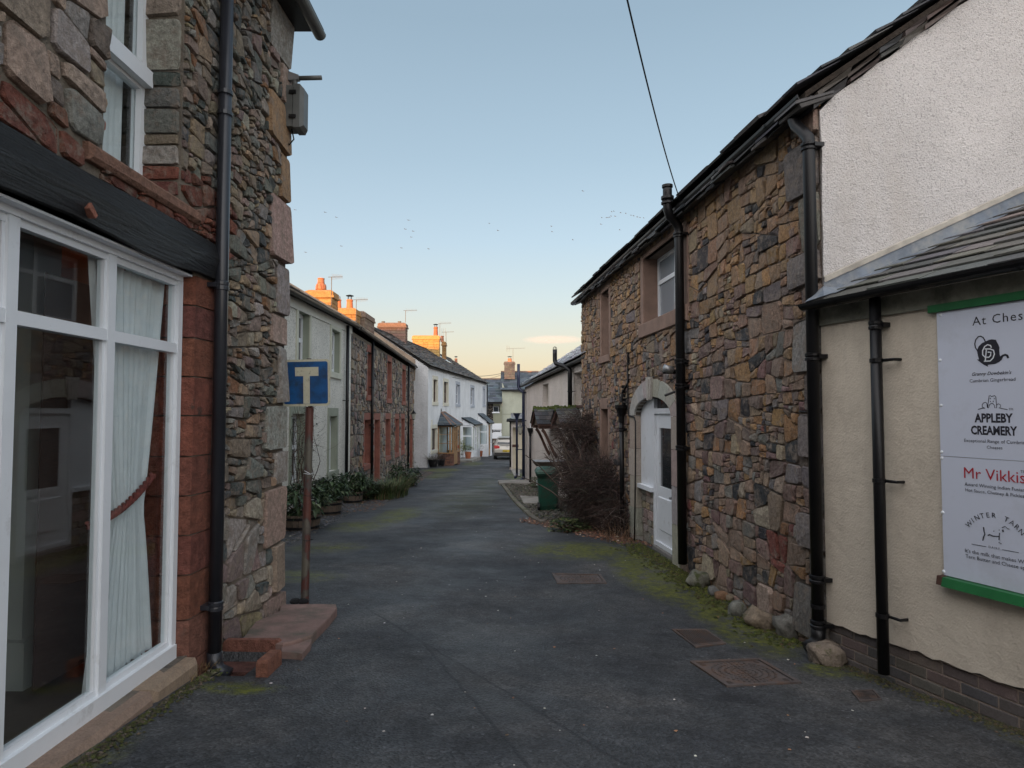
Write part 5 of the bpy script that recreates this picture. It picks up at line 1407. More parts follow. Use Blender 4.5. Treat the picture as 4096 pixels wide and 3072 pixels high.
    ap0, ap1 = (a + .75, .0), (b - .75, .0)
    rim = [FD.pt(s, zc, o) for s, o in ep]; A0 = FD.pt(ap0[0], zt, .02); A1 = FD.pt(ap1[0], zt, .02)
    m.add(rim + [A0, A1], [(0, 1, 6), (1, 2, 6), (2, 3, 7, 6), (3, 4, 7), (4, 5, 7), (5, 4, 3, 2, 1, 0)]); m.build('roof', SLATE, pe)
    # courses of slates on the two visible slopes
    def tri_slates(A, B, C, D2, rows):   # A,B eave; C,D2 top
        n = (B - A).cross(C - A).normalized(); n = n if n.z > 0 else -n
        for r_ in range(rows):
            t0 = r_ / rows; t1 = min(1, t0 + 1.3 / rows); a_ = A.lerp(C, t0); b_ = B.lerp(D2, t0); L_ = (b_ - a_).length; k = max(1, int(L_ / .3))
            a2 = A.lerp(C, t1); b2 = B.lerp(D2, t1)
            for i in range(k):
                p0, p1 = a_.lerp(b_, i / k + .008), a_.lerp(b_, (i + 1) / k - .008); p2, p3 = a2.lerp(b2, (i + 1) / k - .008), a2.lerp(b2, i / k + .008)
                m = MB(); m.cur = pick(PAL_SLB, rn, .3); m.hexa([p0 + n * .022, p1 + n * .022, p2 + n * .002, p3 + n * .002, p0 + n * .036, p1 + n * .036, p2 + n * .014, p3 + n * .014]); m.build('roof_slate', SLATE, pe)
    tri_slates(rim[0], rim[1], A0, A0, 6); tri_slates(rim[1], rim[2], A0, A0, 6); tri_slates(rim[2], rim[3], A0, A1, 6); tri_slates(rim[3], rim[4], A1, A1, 5)
    for p, q in ((rim[1], A0), (rim[2], A0), (rim[3], A1), (A0, A1)):
        m = MB(); m.tube([p + Vector((0, 0, .03)), q + Vector((0, 0, .05))], .04, 6); m.build('hip_tile', TERRA if False else BROWNS, pe)
    m = MB(); m.lathe(A0 + Vector((0, 0, .05)), [(.05, 0), (.03, .06), (.045, .1), (.01, .2)], 8); m.build('finial', GREYPL, pe)
    m = MB()
    for p, q in zip(rim[:-1], rim[1:]): m.tube([p + Vector((0, 0, -.02)), q + Vector((0, 0, -.02))], .04, 6)
    m.build('gutter', BLACKP, pe)
    m = MB(); m.fbox(FD, a + .35, a + 1.0, g, g + 2.0, .001, .05); m.build('house_door', CREAMB, pe)
    # porches 2 and 3: white frames, lean-to slate roofs
    def lean(px_wall, length, dp, px_top, ztop_px, zeave_px, door_at, dmat, nm, solid, winz):
        a = wall_to_s(px_wall); b = a + length; g = z_at(a); yy = FD.pt(a, 0).y
        zt = at_depth(px_top, ztop_px, yy).z; zc = at_depth(px_wall + 30, zeave_px, yy).z
        pe = empty(nm, FD.pt(a, g, .3), parent=e)
        zs = g + solid
        m = MB()
        if solid > .1: m.fbox(FD, a, a + .1, g - .2, zs, 0, dp); m.fbox(FD, a + .1, door_at, g - .2, zs, dp - .1, dp); m.fbox(FD, door_at + .8, b, g - .2, zs, dp - .1, dp); m.build('base_wall', WHITE_D, pe)
        m = MB(); m.fbox(FD, a, b, g + .06, zs if solid > .1 else g + .12, .01, .05)
        for s_, o0, o1 in ((a, 0, .07), (a, dp - .07, dp)): m.fbox(FD, s_, s_ + .07, zs, zc, o0, o1)
        for zz_ in [zs, zc - .1] + winz: m.fbox(FD, a + .003, a + .066, zz_, zz_ + .07, .07, dp - .07)
        for s_ in (door_at - .07, door_at + .8, b - .07, b - .6): m.fbox(FD, s_, s_ + .07, zs if s_ > door_at + 1 else g + .02, zc, dp - .067, dp - .003)
        m.fbox(FD, a + .07, b, zc - .1, zc - .004, dp - .068, dp - .004); m.fbox(FD, a + .07, door_at - .07, zs, zs + .07, dp - .066, dp - .003); m.fbox(FD, door_at + .87, b - .07, zs, zs + .07, dp - .066, dp - .003)
        m.build('frame', UPVC, pe)
        for q in ((a + .03, a + .036, zs + .07, zc - .1, .07, dp - .07), (a + .07, door_at - .07, zs + .07, zc - .1, dp - .035, dp - .03), (door_at + .87, b - .07, zs + .07, zc - .1, dp - .035, dp - .03)):
            if q[1] > q[0]: m = MB(); m.fbox(FD, *q); m.build('pane', CLEAR, pe)
        m = MB(); x0, x1 = door_at + .004, door_at + .796
        m.fbox(FD, x0, x0 + .1, g + .05, zc - .1, dp - .05, dp + .004); m.fbox(FD, x1 - .1, x1, g + .05, zc - .1, dp - .05, dp + .004); m.fbox(FD, x0 + .1, x1 - .1, g + .05, g + .5, dp - .05, dp + .004)
        for zz_ in (g + 1.0, g + 1.45, zc - .19): m.fbox(FD, x0 + .1, x1 - .1, zz_, zz_ + .05, dp - .05, dp + .003)
        m.fbox(FD, (x0 + x1) / 2 - .02, (x0 + x1) / 2 + .02, g + .5, zc - .19, dp - .048, dp + .002)
        dr = m.build('door', dmat, pe); m = MB(); m.fbox(FD, x0 + .1, x1 - .1, g + .5, zc - .19, dp - .03, dp - .025); m.build('pane', PANE_W, dr)
        m = MB(); m.prism([FD.pt(a - .004, zc, 0.0), FD.pt(a - .004, zc, dp), FD.pt(a - .004, zt, 0)], FD.u * .07); m.build('side_cheek', WPAINT, pe)
        m = MB(); m.prism([FD.pt(a - .1, zc + .0, dp + .14), FD.pt(a - .1, zc + .06, dp + .14), FD.pt(a - .1, zt + .08, -.0), FD.pt(a - .1, zt + .02, -.0)], FD.u * (length + .2)); m.build('roof', SLATE, pe)
        slates(FD, a - .12, b + .12, zc + .065, zt + .085, dp + .16, 0, .34, .2, SLATE, pe, PAL_SL if solid < .1 else PAL_SLB, int(px_wall), .012, .03, most=60, minpx=3, name='roof_slate')
        m = MB(); m.tube([FD.pt(a - .12, zc - .0, dp + .15), FD.pt(b + .12, zc, dp + .15)], .04, 6); m.build('gutter', UPVC if solid < .1 else BLACKP, pe)
        m = MB(); m.fbox(FD, a + .4, a + 1.2, g, g + 2.0, .001, .04); m.build('house_door', CREAMB, pe)
    lean(1847, 2.9, .72, 1849, M4(0, 828)[1], M4(0, 930)[1], wall_to_s(1847) + .75, UPVC, 'white_porch', .55, [gz(-2.8, 42) + 1.5])
    lean(1912, 2.3, .72, 1912, M4(0, 765)[1], M4(0, 905)[1], wall_to_s(1912) + .5, OAK, 'white_porch', .85, [gz(-2.4, 48) + 1.75])
    m = MB(); m.fbox(FD, wall_to_s(1714) + .02, wall_to_s(1714) + .1, 0, 0, 0, 0)
    s = wall_to_s(1716) + 1.0; zz_ = at_depth(1715, M4(0, 890)[1], 34).z
    m = MB(); m.bbox(FD, .75, .93, zz_ - .15, zz_ + .17, 0, .03, .008); m.build('number_plaque', CREAMB, e)
    return e, s1, EZ
WHOUSE, DS1, DEZ = build_D()
p = FD.pt(DS1, 0, .07)
pipe(FD, DS1 - .05, (gz(p.x, p.y), DEZ - .05), .07, .045, BLACKP, label='black downpipe at the far corner of the white house', foot=False, n=8)

# ================================================================== chimneys, pots, aerials
def chimney(name, x0, x1, y0, y1, z0, ztop, label, col, cap=.28, mat=None):
    e = empty(name, ((x0 + x1) / 2, (y0 + y1) / 2, z0), label, 'chimney', 'chimney stacks on the roofs')
    rn = random.Random(int(abs(x0) * 100)); zc = ztop - cap
    m = MB(); m.cur = mul(col, .6); m.box((x0 + .01, y0 + .01, z0), (x1 - .01, y1 - .01, zc)); m.build('core', CHIM, e)
    # courses of stone
    z = z0; P = []
    while z < zc - .03:
        h = min(rn.uniform(.14, .22), zc - z)
        for F_, L in ((Fac(x0, y0, 1, 0, 0, -1), x1 - x0), (Fac(x1, y0, 0, 1, 1, 0), y1 - y0)):
            s = 0
            while s < L - .01:
                w_ = rn.uniform(.25, .5); b = min(s + w_, L)
                if L - b < .12: b = L
                m = MB(); m.bbox(F_, s + .003, b - .003, z + .004, z + h - .004, -.02, .012, .012, .005); P.append((m.v, m.f, pick([(1, col)], rn, .14))); s = b
        z += h
    emit(P, 'stone', 'chimney_stones', e, CHIM, 60, 3)
    m = MB(); m.cur = mul(col, 1.05); m.box((x0 - .06, y0 - .06, zc), (x1 + .06, y1 + .06, zc + .08)); m.box((x0 - .03, y0 - .03, zc + .08), (x1 + .03, y1 + .03, ztop - .05))
    m.hexa([(x0 - .03, y0 - .03, ztop - .05), (x1 + .03, y0 - .03, ztop - .05), (x1 + .03, y1 + .03, ztop - .05), (x0 - .03, y1 + .03, ztop - .05), (x0 + .08, y0 + .08, ztop + .02), (x1 - .08, y0 + .08, ztop + .02), (x1 - .08, y1 - .08, ztop + .02), (x0 + .08, y1 - .08, ztop + .02)])
    m.build('cap', CHIM, e); return e
def pot(x, y, z, h, r_, label, mat=POTS, crown=False, cowl=None, n=14):
    e = empty('chimney_pot', (x, y, z), label, 'chimney pot', 'chimney pots')
    m = MB()
    if crown: prof = [(r_ * 1.05, 0), (r_ * 1.1, .06 * h), (r_ * .92, .1 * h), (r_ * 1.08, .2 * h), (r_ * .95, .45 * h), (r_ * .8, .62 * h), (r_ * .86, .65 * h), (r_ * .8, .68 * h), (r_ * .74, .92 * h), (r_ * .82, .95 * h), (r_ * .8, h), (r_ * .6, h)]
    else: prof = [(r_ * 1.05, 0), (r_, .08 * h), (r_ * .84, .8 * h), (r_ * .95, .84 * h), (r_ * .95, .97 * h), (r_ * .8, h), (r_ * .6, h)]
    m.lathe((x, y, z), prof, n); m.build('pot', mat, e)
    if crown:
        m = MB()
        for k in range(8):
            a = 2 * math.pi * k / 8; c = Vector((x + math.cos(a) * r_ * 1.0, y + math.sin(a) * r_ * 1.0, z + .15 * h)); t = Vector((-math.sin(a), math.cos(a), 0)) * r_ * .36
            m.prism([c - t, c + t, c + t * .7 + Vector((0, 0, h * .25)), c + Vector((-math.cos(a) * r_ * .1, -math.sin(a) * r_ * .1, h * .42)), c - t * .7 + Vector((0, 0, h * .25))], Vector((math.cos(a), math.sin(a), 0)) * .03)
        m.build('crown_leaves', mat, e)
    if cowl:
        m = MB()
        if cowl == 'hat':
            for k in range(4):
                a = math.pi / 4 + math.pi / 2 * k; m.tube([(x + math.cos(a) * r_ * .6, y + math.sin(a) * r_ * .6, z + h), (x + math.cos(a) * r_ * .6, y + math.sin(a) * r_ * .6, z + h + .16)], .012, 5)
            m.lathe((x, y, z + h + .15), [(r_ * 1.1, 0), (r_ * 1.15, .02), (r_ * .3, .06)], 12)
        else: m.lathe((x, y, z + h), [(r_ * .7, 0), (r_ * .7, .1), (r_ * .5, .14)], 10)
        m.build('cowl', BLACKP if cowl == 'hat' else METAL, e)
    return e
AER = mat_basic('dull_aluminium', (.10, .10, .10), .5, .15, 8)
def aerial(x, y, z, h, L, ang, label, n=12, size=.22, tiltz=.03, big=0):
    e = empty('tv_aerial', (x, y, z), label, 'tv aerial', 'tv aerials on the chimneys')
    mt = AER; t = Vector((math.cos(ang), math.sin(ang), tiltz)); s = Vector((-math.sin(ang), math.cos(ang), 0)); top = Vector((x, y, z + h))
    m = MB(); m.tube([(x, y, z), top], .015, 6); m.build('mast', mt, e)
    m = MB(); m.tube([top - t * (L * .35 if big else .12), top + t * L * (.65 if big else 1)], .011, 5); m.build('boom', mt, e)
    for i in range(n):
        p = top + t * (L * (i + .5) / n) - (t * L * .35 if big else Vector()); m = MB()
        up = Vector((0, 0, 1)) * size * .5 * (1 - .35 * i / n); m.tube([p - up, p + up], .0035, 4); m.build('element', mt, e)
    if big:
        for k in (-1, 0, 1):
            p = top - t * (L * .35) + t * (.12 * (k + 1)); m = MB(); m.tube([p - Vector((0, 0, .28)), p + Vector((0, 0, .28))], .008, 4); m.build('reflector', mt, e)
    return e
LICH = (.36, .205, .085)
def chim_px(px0, px1, py_top, y, dep, zbase, label, col, cap=.28):
    a = at_depth(px0, py_top, y); b = at_depth(px1, py_top, y)
    return chimney('chimney_stack', a.x, b.x, y, y + dep, zbase, a.z, label, col, cap), a, b
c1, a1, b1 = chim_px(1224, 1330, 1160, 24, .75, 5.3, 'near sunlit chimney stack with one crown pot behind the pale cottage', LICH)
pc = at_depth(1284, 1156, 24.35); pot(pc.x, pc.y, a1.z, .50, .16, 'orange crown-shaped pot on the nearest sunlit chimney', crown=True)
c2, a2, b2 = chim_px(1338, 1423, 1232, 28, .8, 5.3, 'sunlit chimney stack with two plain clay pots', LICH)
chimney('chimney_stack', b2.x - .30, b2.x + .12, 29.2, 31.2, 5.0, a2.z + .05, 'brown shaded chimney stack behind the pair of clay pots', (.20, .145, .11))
for pxx, hh, cw, lb in ((1352, .44, 'cap', 'plain clay pot with a small metal cage beside the tall crown pot'), (1399, .43, 'hat', 'clay pot with a flat black rain hat')):
    pc = at_depth(pxx, 1226, 28.4); pot(pc.x, pc.y, a2.z, hh, .15, lb, cowl=cw, mat=mat_basic('orange_pot_clay', (.50, .17, .07), .7, .12, 4))
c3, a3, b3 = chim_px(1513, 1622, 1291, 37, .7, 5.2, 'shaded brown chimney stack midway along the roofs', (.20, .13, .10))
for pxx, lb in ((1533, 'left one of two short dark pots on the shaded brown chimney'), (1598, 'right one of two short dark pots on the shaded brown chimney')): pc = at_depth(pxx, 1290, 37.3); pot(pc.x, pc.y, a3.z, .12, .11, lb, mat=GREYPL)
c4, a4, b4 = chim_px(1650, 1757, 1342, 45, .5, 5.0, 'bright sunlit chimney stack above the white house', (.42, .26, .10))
pc = at_depth(1743, 1338, 45.25); pot(pc.x, pc.y, a4.z, .62, .16, 'tall red clay pot with flanges on the bright chimney', crown=False, cowl='hat', mat=mat_basic('dark_red_pot_clay', (.34, .12, .06), .6, .15, 4))
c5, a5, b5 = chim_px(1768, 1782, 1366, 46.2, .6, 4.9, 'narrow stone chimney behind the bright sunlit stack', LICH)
pc = at_depth(1769, 1360, 46.4); pot(pc.x, pc.y, a5.z, .42, .12, 'small clay pot on the narrow stone chimney', mat=POTS)
pc = at_depth(1824, 1452, 53.5); pot(pc.x, pc.y, pc.z - .1, .45, .13, 'lone clay flue pot at the far end of the white house ridge', cowl='hat')
def aer(px, pyb, pyt, y, Lpx, lb, **k):
    b = at_depth(px, pyb, y); t = at_depth(px, pyt, y); aerial(b.x, y, b.z, t.z - b.z, abs(Lpx) * y / FPX, k.pop('ang', 0.05), lb, **k)
aer(1325, 1225, 1108, 23.95, 44, 'aerial standing beside the nearest crown-shaped chimney pot')
aer(1424, 1300, 1199, 27.9, 46, 'aerial in front of the chimney with two clay pots')
aer(1622, 1290, 1242, 37, 46, 'aerial on the shaded brown chimney', n=9)
aer(1759, 1400, 1293, 44.9, 46, 'taller aerial on the bright sunlit chimney', n=9, size=.26)
aer(1784, 1430, 1328, 46, 48, 'lower long aerial on the narrow stone chimney', n=11, big=1, size=.12)

# ================================================================== E: green rendered house closing the lane
def build_E():
    e = empty('green_house', (-.5, 58, gz(0, 58)), 'pale green rendered house with slate roofs at the end of the lane', 'house')
    P = lambda px, py, y: at_depth(px, py, y)
    FE = Fac(P(1945, 1650, 58).x, 58, 1, 0, 0, -1); X = lambda px, y=58: P(px, 1650, y).x - FE.o.x
    l, r_ = 0, X(2008); ze = P(1980, 1611, 58).z; zt = P(1980, 1516, 60).z
    w1 = (X(M2(1375, 0)[0]), X(M2(1455, 0)[0]), P(1980, M2(0, 1468)[1], 58).z, P(1980, M2(0, 1388)[1], 58).z)
    w2 = (X(M4(1360, 0)[0]), X(M4(1495, 0)[0]), P(1980, M4(0, 1036)[1], 58).z, P(1980, M4(0, 990)[1], 58).z)
    zst = P(1980, M4(0, 1080)[1], 58).z
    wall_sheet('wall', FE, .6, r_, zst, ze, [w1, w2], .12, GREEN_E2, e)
    m = MB(); m.fbox(FE, -1.5, .6, -2.6, ze, -.3, .02); m.build('stone_pier', STONE, e)
    m = MB(); m.cur = (.10, .07, .055); m.fbox(FE, .6, r_, -2.6, zst, -.3, .03); m.build('stone_base', STONE, e)
    window(FE, e, w1[0] - .1, w1[1] + .1, w1[2] - .1, w1[3] + .1, .0, UPVC, PANE, bar=.12); window(FE, e, *w2, .04, UPVC, PANE, bar=.08)
    m = MB(); m.bbox(FE, w1[0] - .1, w1[1] + .1, w1[2] - .1, w1[2], -.05, .08, .01); m.build('sill', UPVC, e)
    for a, b in ((w2[3] + .01, w2[3] + .55), (w2[2] - .5, w2[2] - .01)):
        m = MB(); m.fbox(FE, w2[0] - .0, r_ - .02, a, b, .0, .05); m.build('white_board', UPVC, e)
    roof_slab(FE, -1.5, r_ + .02, ze + .04, ze + .04, .2, zt, -2.6, .08, SLATE, e)
    slates(FE, -1.5, r_ + .02, ze + .06, zt + .03, .24, -2.6, .42, .24, SLATE, e, PAL_SLB, 91, .014, .02, most=120, minpx=4, name='roof_slate', shrink=False)
    m = MB(); m.fbox(FE, -1.5, r_, ze - .1, ze + .02, .2, .3); m.build('gutter', BLACKP, e)
    # higher block on the right
    y2 = 58.2; r0 = r_; r1 = X(2160)
    F2 = Fac(FE.o.x, y2, 1, 0, 0, -1); ze2 = P(2060, 1562, y2).z; zt2 = P(2080, 1489, 61).z
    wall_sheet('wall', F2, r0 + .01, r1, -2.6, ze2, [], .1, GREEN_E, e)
    xk = P(2010, 1490, y2).x - FE.o.x
    m = MB(); m.prism([F2.pt(r0 + .01, ze2 - .05, -.0), F2.pt(r0 + .35, ze2 - .05, 0), F2.pt(r0 + .01, ze2 + .7, -.0)], (0, .3, 0)); m.build('gable_end', GREEN_E, e)
    roof_slab(F2, r0 - .1, r1, ze2 + .04, ze2 + .04, .25, zt2, -2.8, .08, SLATE, e, -5.5, ze2)
    slates(F2, r0 - .15, r1, ze2 + .06, zt2 + .02, .28, -2.8, .42, .24, SLATE, e, PAL_SLB, 92, .014, .02, most=100, minpx=4, name='roof_slate', shrink=False)
    m = MB(); m.fbox(F2, r0 - .15, r1, zt2, zt2 + .12, -2.95, -2.7); m.fbox(FE, -1.5, r_, zt - .02, zt + .1, -2.75, -2.5); m.build('ridge_tile', BROWNS, e)
    m = MB(); m.fbox(F2, r0 + .9, r1, ze2 - .08, ze2 + .03, .26, .36); m.build('gutter', BLACKP, e)
    m = MB(); m.fbox(F2, r0, r1, P(2060, M4(0, 765)[1], y2).z, P(2060, M4(0, 759)[1], y2).z, 0, .02); m.build('wall_joint', GREEN_E2, e)
    m = MB(); m.fbox(FE, -2.5, r1, -2.6, ze - .2, -6, -5.8); m.fbox(FE, r1 - .2, r1, -2.6, ze2, -5.8, -.3); m.build('back_wall', GREEN_E, e)
    return e
build_E()
ck, ca, cb = chim_px(2017, 2059, 1446, 59.5, .9, 4.6, 'tan chimney stack on the green house at the end of the lane', (.30, .20, .14), .22)
pc = at_depth(2039, 1444, 59.9); pot(pc.x, pc.y, ca.z, .3, .2, 'short clay pot with a rain hat on the end chimney', cowl='hat')
aer(2052, 1500, 1394, 59.4, 74, 'wide aerial with reflector above the end chimney', n=10, big=1, size=.25, ang=.0)

# ================================================================== H: small cream outhouse
def build_H():
    y = 31.6
    e = empty('cream_outhouse', (.3, y, gz(.2, y)), 'small cream outhouse with a recessed doorway beyond the navy pipes', 'outhouse')
    x0 = at_depth(2039, 1650, y).x; FH = Fac(x0, y, 1, 0, 0, -1); zt = at_depth(2050, 1682, y).z; g = gz(x0, y)
    d0 = at_depth(M4(1660, 0)[0], 1650, y).x - x0; d1 = d0 + .95; zl = at_depth(2060, M4(0, 955)[1], y).z
    wall_sheet('wall', FH, 0, 2.6, g - .3, zt, [(d0, d1, g - .3, zl)], .5, CREAM_F, e)
    m = MB(); m.fbox(FH, 0, .02, g - .3, zt, -4, -.001); m.fbox(FH, .02, 2.6, g - .3, zt, -4, -3.8); m.build('side_wall', CREAM_F, e)
    m = MB(); m.fbox(FH, d0, d1, g - .1, zl, -.5, -.46); m.build('door', mat_basic('cream_door_paint', (.6, .55, .42), .6, .05, 3), e)
    m = MB(); m.bbox(FH, .12, .12 + .30, zl - .95, zl - .82, 0, .03, .005); m.build('name_plaque', DARKW, e)
    m = MB(); m.prism([FH.pt(-.15, zt, .15), FH.pt(2.7, zt, .15), FH.pt(2.7, zt + .30, -1.4), FH.pt(1.6, zt + .30, -1.4)], (0, 0, .05))
    m.prism([FH.pt(-.15, zt, .15), FH.pt(1.6, zt + .30, -1.4), FH.pt(-.15, zt, -4)], (0, 0, .05)); m.build('roof', SLATE, e)
    S_ = mat_tint('frosted_slate', rough=.5); rn = random.Random(4)
    slates(FH, .05, 2.7, zt + .055, zt + .33, .2, -1.4, .35, .22, S_, e, [(1, (.30, .31, .32)), (1, (.24, .25, .26))], 93, .015, .04, most=40, minpx=3, name='roof_slate')
    m = MB(); m.tube([FH.pt(-.15, zt - .02, .2), FH.pt(2.6, zt - .02, .2)], .05, 6); m.build('gutter', BLACKP, e)
    return FH, zt, g
FH, HZT, HG = build_H()
pipe(FH, .03, (HG, HZT), .06, .04, BLACKP, label='black downpipe on the corner of the cream outhouse', foot=False, n=8)

# ================================================================== F: cream roughcast cottage with navy pipes
FS0, FS1 = -.6, FF.hit(2100, 1650)[0]
FE0, FE1 = FF.hit(2346, 1424, .12)[1], FF.hit(2096, 1541, .12)[1]
def build_F():
    e = empty('cream_cottage', FF.pt(5, gz(1, 19)), 'low cream roughcast cottage with a frosted slate roof and navy pipes', 'cottage')
    L = FS1 - FS0; ts = FF.hit(2346, 1650, .12)[0]; te = FF.hit(2096, 1650, .12)[0]; k = (FE1 - FE0) / (te - ts); z0 = FE0 - k * (ts - FS0) - .06
    print('F', FS0, FS1, FE0, FE1, ts, te, z0)
    s2a, s2b = FF.hit(M5(975, 0)[0], 1650)[0], FF.hit(M5(893, 0)[0], 1650)[0]
    s1a = FF.hit(M5(1462, 0)[0], 1650)[0]; s1b = FF.hit(M5(1312, 0)[0], 1650)[0]
    h1 = (max(s1a, FS0 + .05), s1b, FF.hit(M5(1400, 0)[0], M5(0, 1062)[1])[1], z0 - .22); h2 = (s2a, s2b, FF.hit(M5(930, 0)[0], M5(0, 1070)[1])[1] - .1, z0 - .28)
    h1 = (h1[0], h1[1], h1[2], z0 - .20)
    print(h1, h2)
    wall_sheet('wall', FF, FS0, FS1, -1.6, z0, [h1, h2], .42, CREAM_F, e, tilt=k)
    m = MB(); m.prism([FF.pt(FS1, -1.8, -.003), FF.pt(FS1, z0 + k * L, -.003), FF.pt(FS1, z0 + k * L + 1.5, -2.3), FF.pt(FS1, z0 + k * L, -4.6), FF.pt(FS1, -1.8, -4.6)], FF.u * -.25); m.build('gable_wall', CREAM_F, e)
    m = MB(); m.fbox(FF, FS0, FS1 - .25, -1.6, z0 + k * L, -4.6, -4.4); m.build('back_wall', CREAM_F, e)
    for h in (h1, h2):
        window(FF, e, h[0], h[1], h[2], h[3], .36, UPVC if h is h2 else DARKW, PANE, hs=((h[2] + h[3]) / 2,), bar=.06)
        m = MB(); m.bbox(FF, h[0] - .05, h[1] + .05, h[2] - .07, h[2], -.3, .05, .01); m.build('sill', DARKW if h is h1 else BROWNS, e)
    zr = z0 + 1.45
    S_ = mat_tint('frosted_roof_slate', rough=.45, lichen=[((.12, .12, .12), 4, .6)])
    roof_slab(FF, FS0, FS1 + .05, z0 + .08, z0 + k * L + .08, .12, zr, -2.3, .06, SLATE, e, -4.7, z0)
    slates(FF, FS0, FS1 + .1, z0 + .10, zr + .02, .18, -2.3, .34, .2, S_, e, [(3, (.55, .58, .62)), (1, (.38, .40, .44)), (.6, (.18, .19, .21))], 95, .016, .03, tilt=k, most=150, minpx=4, name='roof_slate')
    m = MB(); m.fbox(FF, FS0, FS1, zr + .0, zr + .12, -2.42, -2.2); m.build('ridge_tile', BROWNS, e)
    return z0, k
FZ0, FK = build_F()
gutter(FF, FF.hit(2350, 1650, .14)[0], FS1 + .1, FE0, FE1, .14, .055, GREYPL, 'black gutter along the eave of the cream cottage', nb=12)
def fp(px): return FF.hit(px, 1650, .1)[0]
s = fp(2094); p = FF.pt(s, 0, .1); zt_ = FF.hit(2090, M5(0, 760)[1], .1)[1]
pipe(FF, s, (gz(p.x, p.y), FE1 - .35), .10, .055, NAVY, collars=(FF.hit(2093, M5(0, 1270)[1], .1)[1], FF.hit(2093, M5(0, 900)[1], .1)[1]), top=[(0, .1, 0), (.15, .22, .12), (.18, .3, .16), (.18, .6, .16), (.18, 1.15, .16)], label='thick navy soil pipe rising above the eave at the far end of the cream cottage', n=12)
s2_ = fp(2080); pipe(FF, s2_, (gz(p.x, p.y), 1.1), .22, .042, NAVY, collars=(.2,), label='slimmer navy pipe with a hopper head left of the soil pipe', n=10, top=[(0, .1, 0), (0, .3, 0)])
e = empty('hopper_head', FF.pt(s2_, 1.35, .22), 'navy hopper head on top of the slim pipe', 'hopper'); m = MB(); m.lathe(FF.pt(s2_, 1.30, .22), [(.05, 0), (.06, .1), (.11, .22), (.13, .24), (.13, .28), (.1, .28)], 8); m.build('bowl', NAVY, e)
s = fp(2120); p = FF.pt(s, 0, .1); zb = FF.hit(2117, M5(0, 1385)[1], .1)[1]
e = pipe(FF, s, (gz(p.x, p.y), zb - .2), .09, .04, BLACKP, label='short black pipe under a small hopper on the cream cottage', n=8); m = MB(); m.lathe(FF.pt(s, zb - .22, .09), [(.045, 0), (.05, .08), (.10, .2), (.11, .27), (.09, .27)], 8); m.build('hopper', BLACKP, e)
m = MB(); m.tube([FF.pt(s, zb, .09), FF.pt(s, zb + .22, .09), FF.pt(s + .0, zb + .24, .0)], .02, 6); m.build('waste_pipe', UPVC, e)
s = fp(M5(1262, 0)[0]); z_t = FF.hit(2245, M5(0, 305)[1], .3)[1]; zz_ = FF.hit(2275, M5(0, 650)[1], .1)[1]
pipe(FF, s, (FF.hit(2279, M5(0, 1070)[1], .1)[1] - .6, zz_), .10, .055, BLACKP, top=[(0, .08, .0), (.12, .18, .1), (.42, .27, .26), (.46, .34, .28), (.46, .5, .28), (.46, z_t - zz_, .28)], brackets=(FF.hit(2279, M5(0, 890)[1], .1)[1],), label='black soil vent pipe bent out round the eave above the mossy canopies', foot=False, n=12, bside=-1)
m = MB()
tp = FF.pt(s + .46, z_t, .38)
for k in range(3):
    a = math.pi * k / 3; m.tube([tp + Vector((math.cos(a + math.pi) * .05, math.sin(a + math.pi) * .05, 0)), tp + Vector((math.cos(a + math.pi) * .04, math.sin(a + math.pi) * .04, .05)), tp + Vector((0, 0, .075)), tp + Vector((math.cos(a) * .04, math.sin(a) * .04, .05)), tp + Vector((math.cos(a) * .05, math.sin(a) * .05, 0))], .006, 4)
m.build('vent_cage', BLACKP, label='domed wire cage on top of the bent soil vent pipe', cat='vent cage')
# gully for the lamp on navy pipe
def lantern(F, s, z, off, label, mat=BLACKP, k=1.0):
    e = empty('wall_lantern', F.pt(s, z, off), label, 'lantern')
    c = F.pt(s, z, off)
    m = MB(); m.lathe(c, [(.045 * k, 0), (.075 * k, .17 * k)], 6); m.build('glass', mat_basic('lantern_glass_' + str(int(s * 10)), (.35, .35, .30), .2, .05, 3), e)
    m = MB(); m.lathe(c + Vector((0, 0, .17 * k)), [(.085 * k, 0), (.08 * k, .015 * k), (.03 * k, .07 * k), (.012 * k, .11 * k)], 6); m.lathe(c + Vector((0, 0, -.03 * k)), [(.015 * k, 0), (.05 * k, .03 * k)], 6)
    m.tube([c + Vector((0, 0, .28 * k)), c + Vector((0, 0, .33 * k)), F.pt(s, z + .3 * k, off * .5), F.pt(s, z + .16 * k, 0.01)], .01, 5); m.build('frame', mat, e)
    return e
lantern(FF, fp(2096) - .1, FF.hit(2096, M5(0, 1450)[1], .2)[1], .25, 'grey glass lantern in front of the navy soil pipe', GREYPL, 1.3)
s = FB.hit(1652, 1650, .25)[0]; lantern(FB, s, FB.hit(1652, M4(0, 835)[1], .25)[1], .28, 'old carriage lantern at the end of the rubble terrace by the white gable', BLACKP, 1.5)
